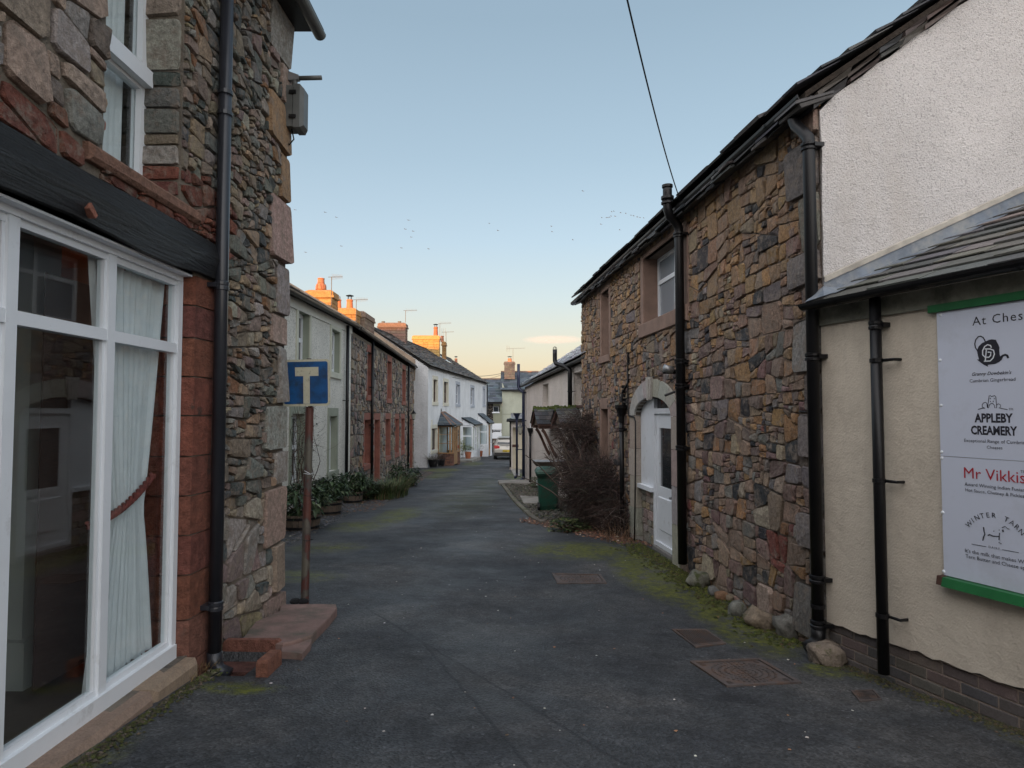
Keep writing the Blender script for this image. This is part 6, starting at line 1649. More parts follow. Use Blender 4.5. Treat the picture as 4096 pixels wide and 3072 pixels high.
# ================================================================== R: gutters, pipes, fittings
gutter(FR, RS0 - .02, RS1 + .35, REZ + .02, REZ - .03, .13, .06, BLACKP, 'long black gutter sloping along the eave of the rubble cottage', nb=9)
sR = FR.hit(3248, 1500, .10)[0]; sR0 = FR.hit(3170, 420, .13)[0]
z_el = FR.hit(3248, R4(0, 380)[1], .1)[1]
p = FR.pt(sR, 0, .1)
d = sR0 - sR
pipe(FR, sR, (gz(p.x, p.y) + .06, z_el), .09, .046, BLACKP, collars=[z_el + .0, FR.hit(3248, R4(0, 1560)[1], .1)[1], FR.hit(3248, R5(0, 1160)[1], .1)[1], FR.hit(3248, R5(0, 1385)[1], .1)[1]], brackets=(FR.hit(3248, R5(0, 1305)[1], .1)[1],),
     top=[(.0, .07, 0), (d * .35, .14, .01), (d * .8, .22, .03), (d, .30, .04), (d, REZ - z_el, .04)], label='black cast iron downpipe with a swan neck at the near corner of the rubble cottage', n=16)
sM = FR.hit(2722, 1500, .10)[0]; p = FR.pt(sM, 0, .1); z_m = FR.hit(2722, R4(0, 870)[1], .1)[1]
z_top = FR.hit(2675, R4(0, 600)[1], .28)[1]
sMt = FR.hit(2674, 1200, .26)[0]
pipe(FR, sM, (gz(p.x, p.y), z_m), .10, .055, BLACKP, collars=[z_m - .02, FR.hit(2722, R4(0, 1585)[1], .1)[1], FR.hit(2722, R5(0, 185)[1], .1)[1], FR.hit(2722, R5(0, 500)[1], .1)[1]],
     top=[(0, .06, 0), ((sMt - sM) * .3, .14, .05), ((sMt - sM) * .85, .20, .13), (sMt - sM, .28, .16), (sMt - sM, .5, .16), (sMt - sM, z_top - z_m, .16)], label='thick black soil pipe rising past the eave beside the arched doorway', n=16, foot=False)
e = empty('pipe_collar', FR.pt(sMt, z_m + .3, .26), 'ribbed collar low on the upright vent end of the thick soil pipe', 'pipe collar')
m = MB(); m.lathe(FR.pt(sMt, z_m + .33, .26), [(.056, 0), (.078, .01), (.078, .03), (.06, .05), (.078, .07), (.078, .10), (.056, .11)], 14); m.build('ring', BLACKP, e)
m = MB(); m.lathe(FR.pt(sMt, z_top - .01, .26), [(.056, 0), (.066, .0), (.066, .03), (.05, .03), (.05, 0)], 14); m.build('rim', BLACKP, e)
sH = FR.hit(2484, 1700, .1)[0]; zH = FR.hit(2484, R5(0, 300)[1], .1)[1]; p = FR.pt(sH, 0, .1)
e = pipe(FR, sH, (gz(p.x, p.y), zH - .2), .09, .038, BLACKP, collars=(FR.hit(2484, R5(0, 405)[1], .1)[1],), label='black downpipe with a hopper head left of the arched doorway', n=12, foot=False)
m = MB(); m.lathe(FR.pt(sH, zH - .22, .09), [(.045, 0), (.05, .10), (.085, .2), (.105, .23), (.105, .28), (.09, .28)], 8); m.build('hopper', BLACKP, e)
m = MB()
for i in range(5): m.tube([FR.pt(sH + .02, zH + .05 + .07 * i, .05), FR.pt(sH + .02, zH + .10 + .07 * i, .05)], .03, 8)
m.tube([FR.pt(sH, zH + .1, .09), FR.pt(sH - .0, zH + .26, .07), FR.pt(sH - .2, zH + .42, .03), FR.pt(sH - .2, zH + .9, .03)], .02, 6)
m.build('waste_pipe', BLACKP, e)
H_ = lambda x, y, o=.05: FR.pt(*FR.hit(*R5(x, y), o), o)
m = MB(); m.tube([H_(395, 95), H_(397, 180), H_(398, 300), H_(402, 335), H_(428, 342), H_(436, 365), H_(437, 500), H_(435, 700), H_(431, 975)], .012, 8)
e = m.build('cable_conduit', BLACKP, None, True, label='thin black conduit running down the arch jamb', cat='conduit')
e = empty('security_light', H_(640, 105, .2), 'small white security light beside the thick black soil pipe', 'light')
m = MB(); a = H_(640, 110, .05); m.tube([a, a + FR.n * .16], .03, 10); m.build('mount', BLACKP, e, True)
m = MB(); a = H_(628, 102, .22); b = a + Vector((-.11, -.02, .02)); m.tube([a, b], [.035, .048], 12); m.build('lamp_head', METAL, e, True)
m = MB(); a = H_(640, 212, .16); m.tube([a, a + Vector((-.13, 0, -.05))], .014, 8); m.build('sensor_arm', BLACKP, e)

# ================================================================== road sign
def build_tsign():
    base = Vector((-1.93, 6.16, -.17)); q = at_depth(1219, 2406, 6.16); base = Vector((q.x, 6.16, q.z)); top = at_depth(1238, 1640, 6.2)
    e = empty('road_sign', base, 'weathered blue no through road sign with a cream T on a rusting post', 'road sign')
    t2 = at_depth(1230, 1560, 6.2)
    m = MB(); pts = [base + (top - base) * (i / 10) for i in range(11)]; m.tube([base - Vector((0, 0, .2))] + pts + [Vector((top.x, top.y, top.z + .03))], .037, 14); m.build('post', POSTM, e, True)
    m = MB(); m.tube([top + Vector((0, .035, -.05)), t2 + Vector((0, .035, .3))], .022, 8); m.build('upper_post', RUSTY, e, True)
    # plate
    c = at_depth(1224, (1437 + 1625) / 2, 6.13); W_, Hh = .447, .435
    def rr(w_, h_, r_, y, k=5):
        o = []
        for sx, sz, a0 in ((1, 1, 0), (-1, 1, 90), (-1, -1, 180), (1, -1, 270)):
            for i in range(k + 1):
                a = rad(a0 + 90 * i / k); o.append((sx * (w_ / 2 - r_) + r_ * math.cos(a), y, sz * (h_ / 2 - r_) + r_ * math.sin(a)))
        return o
    tl = Matrix.Rotation(rad(-1.2), 3, 'Y')
    def plate(nm, w_, h_, r_, y0, th, mat):
        m = MB(); m.prism([c + tl @ Vector(v) for v in rr(w_, h_, r_, y0)], (0, th, 0)); return m.build(nm, mat, e)
    cream = mat_basic('cream_sign_face', (.50, .48, .36), .5, .1, 5, dirt=(.14, .13, .10), dscale=34, dth=.63)
    blue = mat_basic('blue_sign_face', (.008, .075, .22), .45, .35, 5, dirt=(.015, .04, .09), dscale=9, dth=.54)
    plate('plate', W_, Hh, .035, 0, .004, cream); plate('blue_panel', W_ - .042, Hh - .042, .02, -.002, .0015, blue)
    m = MB()
    ww = .012; T = [(-.1, .145), (.117, .145), (.117, .062), (.036, .062), (.036, -.205 + .01), (-.024, -.195), (-.024, .062), (-.1, .062)]
    m.prism([c + tl @ Vector((x - .0, -.004, z)) for x, z in T], (0, .0015, 0)); m.build('letter_t', cream, e)
    m = MB(); m.tube([at_depth(1180, 1610, 6.165), at_depth(1275, 1612, 6.165)], .012, 6); m.build('clip', RUSTY, e)
    for py, r_, mt in ((1895, .0025, UPVC), (1982, .003, BLACKP), (2160, .003, BLACKP)):
        m = MB(); z = at_depth(1225, py, 6.16).z; t = (z - base.z) / (top.z - base.z); cc = base + (top - base) * t
        m.tube([cc + Vector((.039 * math.cos(a), .039 * math.sin(a), .004 * math.sin(2 * a))) for a in [i * math.pi / 6 for i in range(13)]] + [cc + Vector((.07, -.03, .01))], r_, 5)
        if mt is UPVC: m.tube([cc + Vector((.03, -.03, 0)), cc + Vector((-.02, -.045, .03))], r_, 5)
        m.build('tie_wire', mt, e)
    m = MB()
    rn = random.Random(3)
    for x in (-.075, .0): m.lathe(base + Vector((x, -.04, -.0)), [(.045, 0), (.05, .015), (.035, .035), (.01, .04)], 9)
    m.build('black_rag', mat_basic('black_cloth', (.008, .008, .009), 1, .3, 20), None, label='crumpled black cloth lying at the foot of the sign post', cat='cloth')
build_tsign()

# ================================================================== slab, drain kerb
def slab_poly(name, pix, lift, th, mat, label, cat, col=None, jag=True):
    pts = [on_ground(x, y, lift) for x, y in pix]
    m = MB(); top = [Vector((p.x, p.y, p.z)) for p in pts]; n = len(top)
    if col: m.cur = col
    c = sum(top, Vector()) / n
    inn = [c + (p - c) * .985 + Vector((0, 0, .0)) for p in top]; low = [Vector((p.x, p.y, p.z - .012)) for p in top]; bot = [Vector((p.x, p.y, p.z - th)) for p in top]
    m.add(inn + low + bot, [tuple(range(n))] + [(i, (i + 1) % n, n + (i + 1) % n, n + i) for i in range(n)] + [(n + i, n + (i + 1) % n, 2 * n + (i + 1) % n, 2 * n + i) for i in range(n)])
    return m.build(name, mat, None, label=label, cat=cat)
Q = lambda x, y: (850 + x * .3918, 2200 + y * .3918)
slab_poly('stone_slab', [Q(700, 553), Q(1000, 549), Q(1262, 552), Q(1272, 590), Q(1190, 690), Q(1018, 862), Q(940, 890), Q(840, 925), Q(720, 950), Q(500, 925), Q(300, 915), Q(360, 830), Q(440, 730), Q(690, 620)], .07, .25, SLABM, 'large reddish stone slab at the foot of the sign post', 'stone slab')
slab_poly('stone_slab', [Q(700, 985), Q(840, 945), Q(1015, 905), Q(1000, 960), Q(915, 1060), Q(860, 1050), Q(705, 1040)], .045, .25, SLABM, 'small broken piece of slab in front of the large reddish slab', 'stone slab')
def build_drain():
    p0 = on_ground(*Q(165, 1130), -.1); e = empty('drain_surround', p0, 'red sandstone drain surround under the dark downpipe', 'drain')
    def blk(nm, a, b, w_, h0, h1, col, rot=None):
        A = Vector(a); B = Vector(b); d = (B - A); d.z = 0; L = d.length; d.normalize(); n = Vector((-d.y, d.x, 0)); m = MB(); m.cur = col
        F_ = Fac(A.x, A.y, d.x, d.y, n.x, n.y); m.bbox(F_, 0, L, 0, 0, -w_ / 2, w_ / 2) if False else None
        q = [A - n * w_ / 2, B - n * w_ / 2, B + n * w_ / 2, A + n * w_ / 2]; zz = (A.z, B.z, B.z, A.z)
        bot = [Vector((v.x, v.y, z + h0)) for v, z in zip(q, zz)]; cen = sum(q, Vector()) / 4
        mid = [Vector((v.x, v.y, z + h1 - .02)) for v, z in zip(q, zz)]; tp = [Vector((cen.x + (v.x - cen.x) * .9, cen.y + (v.y - cen.y) * .9, z + h1)) for v, z in zip(q, zz)]
        m.add(bot + mid + tp, [(0, 1, 5, 4), (1, 2, 6, 5), (2, 3, 7, 6), (3, 0, 4, 7), (4, 5, 9, 8), (5, 6, 10, 9), (6, 7, 11, 10), (7, 4, 8, 11), (8, 9, 10, 11)]); m.build(nm, SAND, e)
    g = on_ground
    L0 = g(*Q(180, 960), .05); R0 = g(*Q(690, 985), .04)
    y0 = L0.y; xr = R0.x
    zb = gz(xr, y0)
    blk('back_block', (-2.03, y0 + .02, zb), (xr, y0 + .02, zb), .05, -.25, .085, (.20, .085, .06))
    A = g(*Q(650, 1010), .10); B = g(*Q(470, 1300), .0)
    blk('side_block', (A.x, A.y, A.z - .10), (B.x + .02, B.y, B.z), .075, -.2, .10, (.22, .095, .062))
    m = MB(); m.box((-2.05, B.y - .0, zb - .3), (xr, y0, zb - .055)) ; m.cur = None
    m = MB(); m.cur = (.12, .055, .045); m.box((-2.04, y0 - .20, zb - .3), (xr - .06, y0 - .012, zb - .06)); m.build('inner_step', SAND, e)
    m = MB(); m.cur = (.03, .02, .02); m.box((-2.04, B.y + .01, zb - .3), (xr - .06, y0 - .202, zb - .13)); m.build('drain_mud', SAND, e)
    rn = random.Random(8); m = MB(); zb -= .13
    for i in range(340):
        x = rn.uniform(-2.03, xr - .12); y = rn.uniform(B.y, y0 - .2); z = zb + .012 + rn.uniform(0, .02); a = rn.uniform(0, 6.28); l = rn.uniform(.01, .035)
        m.cur = pick([(2, (.10, .05, .025)), (1, (.16, .09, .04)), (1, (.05, .03, .03))], rn, .3); d = Vector((math.cos(a), math.sin(a), rn.uniform(-.2, .5))) * l; n = Vector((-math.sin(a), math.cos(a), .2)) * l * .35
        c = Vector((x, y, z)); m.add([c - d, c + n, c + d, c - n], [(0, 1, 2, 3)])
    for i in range(90):
        x = rn.uniform(-2.2 + .15, -1.93); y = rn.uniform(B.y - .12, B.y + .25); c = Vector((x, y, gz(x, y))); d = Vector((rn.uniform(-.03, .05), rn.uniform(-.04, .03), rn.uniform(.02, .07))); m.cur = pick([(1, (.28, .21, .10)), (1, (.20, .12, .06))], rn, .3)
        m.add([c, c + Vector((.003, 0, 0)), c + d], [(0, 1, 2)])
    m.build('leaf_litter', LEAF, None, label='dead leaves and dry grass in the red drain by the downpipe', cat='leaf litter', kind='stuff')
build_drain()

# ================================================================== boulders along the foot of the rubble cottage
BOULD = mat_tint('boulder_stone', bump=.02, bscale=14, var=.5, vscale=12, fine=.004, lichen=[((.05, .065, .012), 5, .56), ((.08, .07, .055), 4, .55)])
def boulder(px, py, wpx, hpx, col, label, rot=0, seed=1, dy=None, group=None, flat=.8):
    base = on_ground(px, py + hpx * .42); y = base.y; k = y / FPX; rx = wpx * k / 2; rz = hpx * k / 2; rn = random.Random(seed)
    m = MB(); m.cur = col; n = 14; vs = []; rings = 9
    f1, f2, f3 = rn.uniform(0, 6), rn.uniform(0, 6), rn.uniform(0, 6)
    c = Vector((base.x + .03, y + rx * .3, base.z + rz * .62))
    for i in range(rings + 1):
        t = math.pi * i / rings
        for j in range(n):
            a = 2 * math.pi * j / n; x, yy, z = math.sin(t) * math.cos(a), math.sin(t) * math.sin(a), math.cos(t)
            q = lambda v: math.copysign(abs(v) ** .72, v)
            d = 1 + .15 * math.sin(4.6 * x + f1) * math.cos(4.2 * z + f2) + .10 * math.sin(5 * yy + f3 + 4 * x) + .05 * math.sin(9 * x + 7 * z + f2) + rn.uniform(-.025, .025)
            vs.append(Vector((q(x) * rx * d, q(yy) * rx * .9 * d, q(z) * rz * d * 1.02)))
    M = Matrix.Rotation(rot, 3, 'Y'); vs = [c + M @ v for v in vs]; f = []
    for i in range(rings):
        for j in range(n): f.append((i * n + j, (i + 1) * n + j, (i + 1) * n + (j + 1) % n, i * n + (j + 1) % n))
    m.add(vs, f)
    return m.build('boulder', BOULD, None, True, label=label, cat='boulder', group='boulders along the foot of the rubble cottage')
BL = [(745, 1170, 105, 100, (.24, .235, .19), 'rounded grey-green boulder at the foot of the thick soil pipe', .5),
      (822, 1232, 62, 52, (.20, .20, .19), 'small grey boulder left of the orange one', .4), (866, 1255, 76, 50, (.28, .16, .09), 'small orange boulder in the row below the wall', .1),
      (910, 1265, 60, 40, (.25, .20, .14), 'small tan boulder touching the orange one', .3), (1000, 1240, 105, 90, (.25, .25, .21), 'pale squarish boulder half built into the wall foot', .3), (945, 1322, 88, 92, (.23, .23, .20), 'upright grey boulder below the pale squarish one', .7),
      (1068, 1375, 165, 110, (.28, .22, .16), 'big smooth tan boulder with moss above it', .45), (1215, 1420, 150, 120, (.21, .20, .175), 'rough grey boulder between the tan boulder and the pipe shoe', .4),
      (1402, 1552, 185, 130, (.26, .21, .165), 'largest tan boulder at the corner below the swan-neck downpipe', .05)]
for i, (x, y, w_, h_, col, lb, r_) in enumerate(BL):
    px, py = R5(x, y); boulder(px, py, w_ * .74, h_ * .72, mul(col, .78), lb, r_, 40 + i)

# ================================================================== iron covers
def cover(pix, label, kind, name):
    c = [on_ground(x, y, .006) for x, y in pix]     # near-left.. order: far-left, far-right, near-right, near-left
    o = c[0]; e = empty(name, sum(c, Vector()) / 4, label, 'drain cover')
    def P(u, v, h=0): return c[0] * (1 - u) * (1 - v) + c[1] * u * (1 - v) + c[2] * u * v + c[3] * (1 - u) * v + Vector((0, 0, h))
    def slab(m, u0, u1, v0, v1, h0, h1): m.hexa([P(u0, v1, h0), P(u1, v1, h0), P(u1, v0, h0), P(u0, v0, h0), P(u0, v1, h1), P(u1, v1, h1), P(u1, v0, h1), P(u0, v0, h1)])
    m = MB()
    for q in ((0, 1, 0, .06), (0, 1, .94, 1), (0, .05, .06, .94), (.95, 1, .06, .94)): slab(m, *q, -.03, .006)
    m.build('frame', RUSTY, e)
    m = MB(); slab(m, .06, .94, .08, .92, -.03, -.004); m.build('plate' if kind == 'plate' else 'pit_shade_plate', RUSTY if kind == 'plate' else BLACKP, e)  # for a grate, a flat black plate stands in for the pit's darkness
    if kind == 'grate':
        for i in range(13):
            u = .08 + .86 * i / 13; m = MB(); m.hexa([P(u, .9, -.004), P(u + .025, .9, -.004), P(u + .055, .1, -.004), P(u + .03, .1, -.004), P(u, .9, .008), P(u + .025, .9, .008), P(u + .055, .1, .008), P(u + .03, .1, .008)]); m.build('bar', RUSTY, e)
        m = MB(); slab(m, .05, .95, .06, .10, -.02, .009); slab(m, .05, .95, .90, .94, -.02, .009); m.build('rim', RUSTY, e)
    else:
        m = MB()
        for r_ in range(1, 6):
            k = 8 + r_ * 6
            for i in range(k):
                a = 2 * math.pi * (i + .5 * (r_ % 2)) / k; R_ = r_ * .077; u, v = .5 + R_ * math.cos(a) * 1.0, .5 + R_ * math.sin(a)
                slab(m, u - .012, u + .012, v - .013, v + .013, -.004, .002)
        for u in (.12, .88):
            for v in (.14, .86):
                for k in range(3): slab(m, u - .03 + .02 * k, u - .02 + .02 * k, v - .04, v + .04, -.004, .002)
        slab(m, .495, .505, .08, .92, -.0035, .003); m.build('tread_studs', RUSTY, e, kind='stuff')
    return e
cover([R8(235, 955), R8(650, 937), R8(895, 1080), R8(455, 1103)], 'rusty square cover with a sunburst tread in front of the corner boulder', 'plate', 'manhole_cover')
cover([R8(128, 765), R8(330, 765), R8(450, 850), R8(270, 872)], 'iron gully grate with slanting bars beside the mossy wall foot', 'grate', 'gully_grate')
W4 = lambda x, y: (1600 + x * .4822, 1800 + y * .4822)
cover([W4(1260, 1022), W4(1665, 1032), W4(1715, 1105), W4(1305, 1108)], 'farther rusty cover in the road below the leaf litter', 'plate', 'manhole_cover')
cover([R8(1190, 1130), R8(1320, 1122), R8(1370, 1180), R8(1240, 1192)], 'small broken drain cover at the foot of the pipe by the brick plinth', 'plate', 'manhole_cover')

# ================================================================== plants
def leafblob(name, c, rx, ry, rz, n, ls, pal, parent, seed, droop=.3, narrow=.32, shell=.55, mat=None, kind='stuff'):
    rn = random.Random(seed); m = MB()
    for i in range(n):
        while True:
            x, y, z = rn.uniform(-1, 1), rn.uniform(-1, 1), rn.uniform(-.8, 1)
            d = math.sqrt(x * x + y * y + z * z)
            if d < 1 and rn.random() < (d / shell) ** 2: break
        lump = 1 + .22 * math.sin(5 * x + seed) * math.sin(4 * y + 2 * seed) + .18 * math.sin(7 * z + 3 * x)
        p = Vector((c[0] + x * rx * lump, c[1] + y * ry * lump, c[2] + z * rz * lump))
        a = math.atan2(y, x) + rn.uniform(-1, 1); el = rn.uniform(-droop - .3, .7); l = ls * rn.uniform(.6, 1.3)
        d = Vector((math.cos(a) * math.cos(el), math.sin(a) * math.cos(el), math.sin(el))); s = d.cross(Vector((0, 0, 1))).normalized() * l * narrow; u = Vector((0, 0, l * .12))
        m.cur = pick(pal, rn, .35); tip = p + d * l - Vector((0, 0, l * droop * .5)); mid = p + d * l * .5
        m.add([p, mid + s + u, tip, mid - s + u, mid], [(0, 4, 1), (4, 2, 1), (0, 3, 4), (4, 3, 2)])
    return m.build(name, mat or LEAF, parent, kind=kind)
def twigs(name, c, spread, n, L, r_, pal, parent, seed, up=.5, segs=5, curl=.5, mat=None, kind='stuff'):
    rn = random.Random(seed); m = MB()
    for i in range(n):
        p = Vector(c) + Vector((rn.gauss(0, spread[0]), rn.gauss(0, spread[1]), rn.gauss(0, spread[2])))
        d = Vector((rn.gauss(0, 1), rn.gauss(0, 1), rn.gauss(up, .7))).normalized(); l = L * rn.uniform(.4, 1.3); m.cur = pick(pal, rn, .4); pts = [p]; b = Vector((rn.gauss(0, 1), rn.gauss(0, 1), rn.gauss(-.6, 1))) * curl
        for k in range(segs): p = p + d * l / segs; pts.append(p); d = (d + b / segs + Vector((rn.gauss(0, .15), rn.gauss(0, .15), rn.gauss(0, .15)))).normalized()
        q = r_ * rn.uniform(.6, 1.5); m.tube(pts, [q * (1 - .75 * k / segs) for k in range(segs + 1)], 3, cap=False)
    return m.build(name, mat or TWIG, parent, kind=kind)
def blades(name, c, rx, ry, n, L, pal, parent, seed, w_=.008, arch=.8):
    rn = random.Random(seed); m = MB()
    for i in range(n):
        a = rn.uniform(0, 6.28); q = math.sqrt(rn.random()); x, y = c[0] + rx * q * math.cos(a), c[1] + ry * q * math.sin(a); p = Vector((x, y, gz(x, y) if len(c) < 3 else c[2])); a += rn.uniform(-.8, .8); l = L * rn.uniform(.5, 1.2)
        m.cur = pick(pal, rn, .35); ou = Vector((math.cos(a), math.sin(a), 0)); sd = Vector((-math.sin(a), math.cos(a), 0)) * w_; vs = []; K = 4
        for k in range(K + 1):
            t = k / K; cc = p + ou * l * arch * t * t * .8 + Vector((0, 0, l * (t - .45 * arch * t * t))); ww = sd * (1 - t * .92); vs += [cc - ww, cc + ww]
        m.add(vs, [(2 * k, 2 * k + 1, 2 * k + 3, 2 * k + 2) for k in range(K)])
    return m.build(name, LEAF, parent, kind='stuff')
GREEN_D = [(3, (.030, .055, .022)), (2, (.045, .075, .030)), (1, (.07, .10, .05)), (.5, (.10, .13, .07))]
GREEN_G = [(3, (.045, .07, .025)), (2, (.06, .09, .03)), (1.0, (.12, .11, .05)), (.6, (.16, .11, .06))]
DEADP = [(3, (.045, .032, .026)), (2, (.075, .048, .036)), (1, (.11, .07, .05)), (.4, (.16, .12, .09))]
def barrel(px0, px1, pyb, pyt, label, seed, leaf_top, y=None):
    b = on_ground((px0 + px1) / 2, pyb); yy = b.y + .18; r_ = (px1 - px0) / 2 * yy / FPX; h = (pyb - pyt) * yy / FPX; c = Vector((b.x, yy, gz(b.x, yy) - .01))
    e = empty('barrel_planter', c, label, 'planter', 'half barrel planters along the pale cottage'); rn = random.Random(seed)
    n = 18
    for k in range(n):
        a0, a1 = 2 * math.pi * k / n + .012, 2 * math.pi * (k + 1) / n - .012; m = MB()
        rr_ = lambda t: r_ * (.86 + .16 * t - .04 * t * t); vs = []
        for rad_ in (0, .025):
            for t in (0, .5, 1):
                for a in (a0, a1): q = rr_(t) - rad_; vs.append(c + Vector((q * math.cos(a), q * math.sin(a), t * h + (rn.uniform(-.008, .008) if t == 1 else 0))))
        m.add(vs, [(0, 1, 3, 2), (2, 3, 5, 4), (4, 5, 11, 10), (7, 6, 8, 9), (9, 8, 10, 11), (0, 2, 8, 6), (2, 4, 10, 8), (1, 7, 9, 3), (3, 9, 11, 5)]); m.build('stave', OLDW, e)
    for t in (.22, .78):
        m = MB(); q = r_ * (.86 + .16 * t - .04 * t * t) + .004; m.lathe(c + Vector((0, 0, t * h - .02)), [(q, 0), (q + .002, .003), (q + .003, .04), (q, .043)], 24); m.build('hoop', BLACKP, e)
    m = MB(); m.lathe(c + Vector((0, 0, .02)), [(r_ * .8, 0), (r_ * .92, h - .05)], 18); m.build('soil', SOIL, e)
    return c, r_, h
def rhodo(c, r_, h, tall, label, seed, n=700, ls=.14):
    e = empty('evergreen_shrub', c + Vector((0, 0, h - .03)), label, 'shrub', 'evergreens in the barrel planters'); twigs('stem', c + Vector((0, 0, h)), (.06, .06, .02), 22, tall * .9, .008, DEADP, e, seed, 1.6, curl=.3)
    leafblob('foliage', c + Vector((0, 0, h + tall * .42)), r_ * 1.35, r_ * 1.3, tall * .52, n, ls, GREEN_D, e, seed, .4, .22)
c, r_, h = barrel(1112, 1270, 2122, 2058, 'nearest half barrel planter half hidden by the wall corner', 1, 0); rhodo(c, r_, h, .55, 'broad-leaved evergreen in the nearest barrel', 5, 380, .17)
c, r_, h = barrel(1258, 1358, 2062, 2003, 'middle half barrel planter right of the sign post', 2, 0); rhodo(c, r_, h, .52, 'dense dark evergreen in the middle barrel', 6, 900, .12)
c, r_, h = barrel(1362, 1445, 2014, 1968, 'farthest half barrel planter', 3, 0); rhodo(c, r_, h, .52, 'glossy evergreen in the farthest barrel', 7, 800, .12)
# climbing rose stems on the pale cottage behind the post
cl = FB.pt(FB.hit(1178, 1800)[0], gz(-4.3, 12.2) , .12)
e = empty('climbing_rose', cl, 'bare climbing rose against the pale cottage left of the sign post', 'climber')
rn = random.Random(12); m = MB()
for i in range(12):
    s = FB.hit(1178, 1800)[0] + rn.uniform(-.5, .35); p = FB.pt(s, gz(-4.3, 12.3), rn.uniform(.05, .2)); pts = [p]; m.cur = pick(DEADP, rn, .3)
    for k in range(12): p = p + Vector((rn.gauss(.01, .05), rn.gauss(.0, .06), rn.uniform(.12, .26))); pts.append(p)
    m.tube(pts, [.012 * (1 - .07 * k) for k in range(13)], 4, cap=False)
m.build('stems', TWIG, e, kind='stuff'); m = MB()
twigs('side_shoots', cl + Vector((0, 0, 1.2)), (.12, .4, .7), 160, .45, .004, DEADP, e, 15, .5, curl=.6)
leafblob('leaves', cl + Vector((.05, .1, 1.5)), .25, .5, .9, 120, .06, GREEN_G, e, 16, .3, .35)
# border plants along the terrace
def gpos(px, py): return on_ground(px, py)
for (px, py, rx, ry, n, L, lb, sd) in ((1395, 1965, .3, .5, 260, .85, 'spiky leaved clump at the foot of the first downpipe', 21), (1490, 1990, .4, .8, 300, .62, 'arching grassy clump in front of the red window', 22),
        (1560, 1985, .45, 1.2, 520, .72, 'broad mass of arching grass leaves in the border', 23), (1610, 1945, .35, 1.4, 340, .65, 'browner grassy clump beyond the arching leaves', 24)):
    p = gpos(px, py); e = empty('border_plant', p, lb, 'plant', 'plants in the border by the rubble terrace'); blades('leaves', (p.x, p.y), rx, ry, n, L, GREEN_G if sd != 21 else GREEN_D, e, sd, .011)
for (px, py, r_, h, lb, sd) in ((1630, 1905, .5, .7, 'dark leafy shrub by the lantern end of the terrace', 31), (1585, 1880, .3, .7, 'ivy-like climber between the lower windows of the terrace', 32), (1470, 1960, .3, .55, 'small dark shrub beside the red door', 33)):
    p = gpos(px, py + 40 if sd != 32 else py + 60); e = empty('border_shrub', p, lb, 'shrub', 'shrubs in the border by the rubble terrace'); twigs('stem', p + Vector((0, 0, .05)), (.1, .1, .02), 14, h, .01, DEADP, e, sd, 1.6); leafblob('foliage', p + Vector((0, 0, h * .5)), r_ * .8, r_, h * .55, 520, .10, GREEN_D, e, sd, .3, .3)
p = gpos(1505, 1988); e = empty('tree_stump', p, 'low rotten stump among the grassy border plants', 'stump'); m = MB(); m.lathe(p, [(.22, -.05), (.19, .12), (.2, .24), (.12, .26)], 11); m.build('stump_body', OLDW, e)
# gravel strip and litter
def scatter(name, fn, n, smin, smax, pal, seed, label, cat, flat=.4, mat=None):
    rn = random.Random(seed); m = MB()
    for i in range(n):
        x, y = fn(rn); z = gz(x, y); s = rn.uniform(smin, smax); m.cur = pick(pal, rn, .4); c = Vector((x, y, z + s * .2)); a = rn.uniform(0, 6.28); q = [Vector((math.cos(a + t) * s * rn.uniform(.6, 1), math.sin(a + t) * s * rn.uniform(.6, 1), rn.uniform(-.1, .1) * s)) for t in (0, 1.6, 3.1, 4.7)]
        t_ = Vector((0, 0, s * flat)); m.add([c + v for v in q] + [c + t_], [(0, 1, 4), (1, 2, 4), (2, 3, 4), (3, 0, 4)])
    return m.build(name, mat or COB, None, label=label, cat=cat, kind='stuff')
def strip(rn):
    y = rn.uniform(9.5, 30); xw = FB.pt(y, 0).x; return xw + rn.random() ** .8 * (.95 if y < 16 else 1.35) + .02, y
scatter('gravel', strip, 5200, .012, .035, [(3, (.07, .075, .085)), (2, (.12, .12, .13)), (1, (.17, .15, .13)), (1, (.05, .045, .04))], 71, 'dark slate chippings along the pale cottage and terrace', 'gravel')
def leafstrip(rn):
    y = rn.uniform(14, 30); return FB.pt(y, 0).x + .7 + rn.random() * .7, y
scatter('fallen_leaves', leafstrip, 900, .02, .05, [(2, (.13, .06, .03)), (1, (.20, .10, .05)), (1, (.08, .05, .03))], 72, 'brown fallen leaves along the border edge', 'leaves', .2, LEAF)

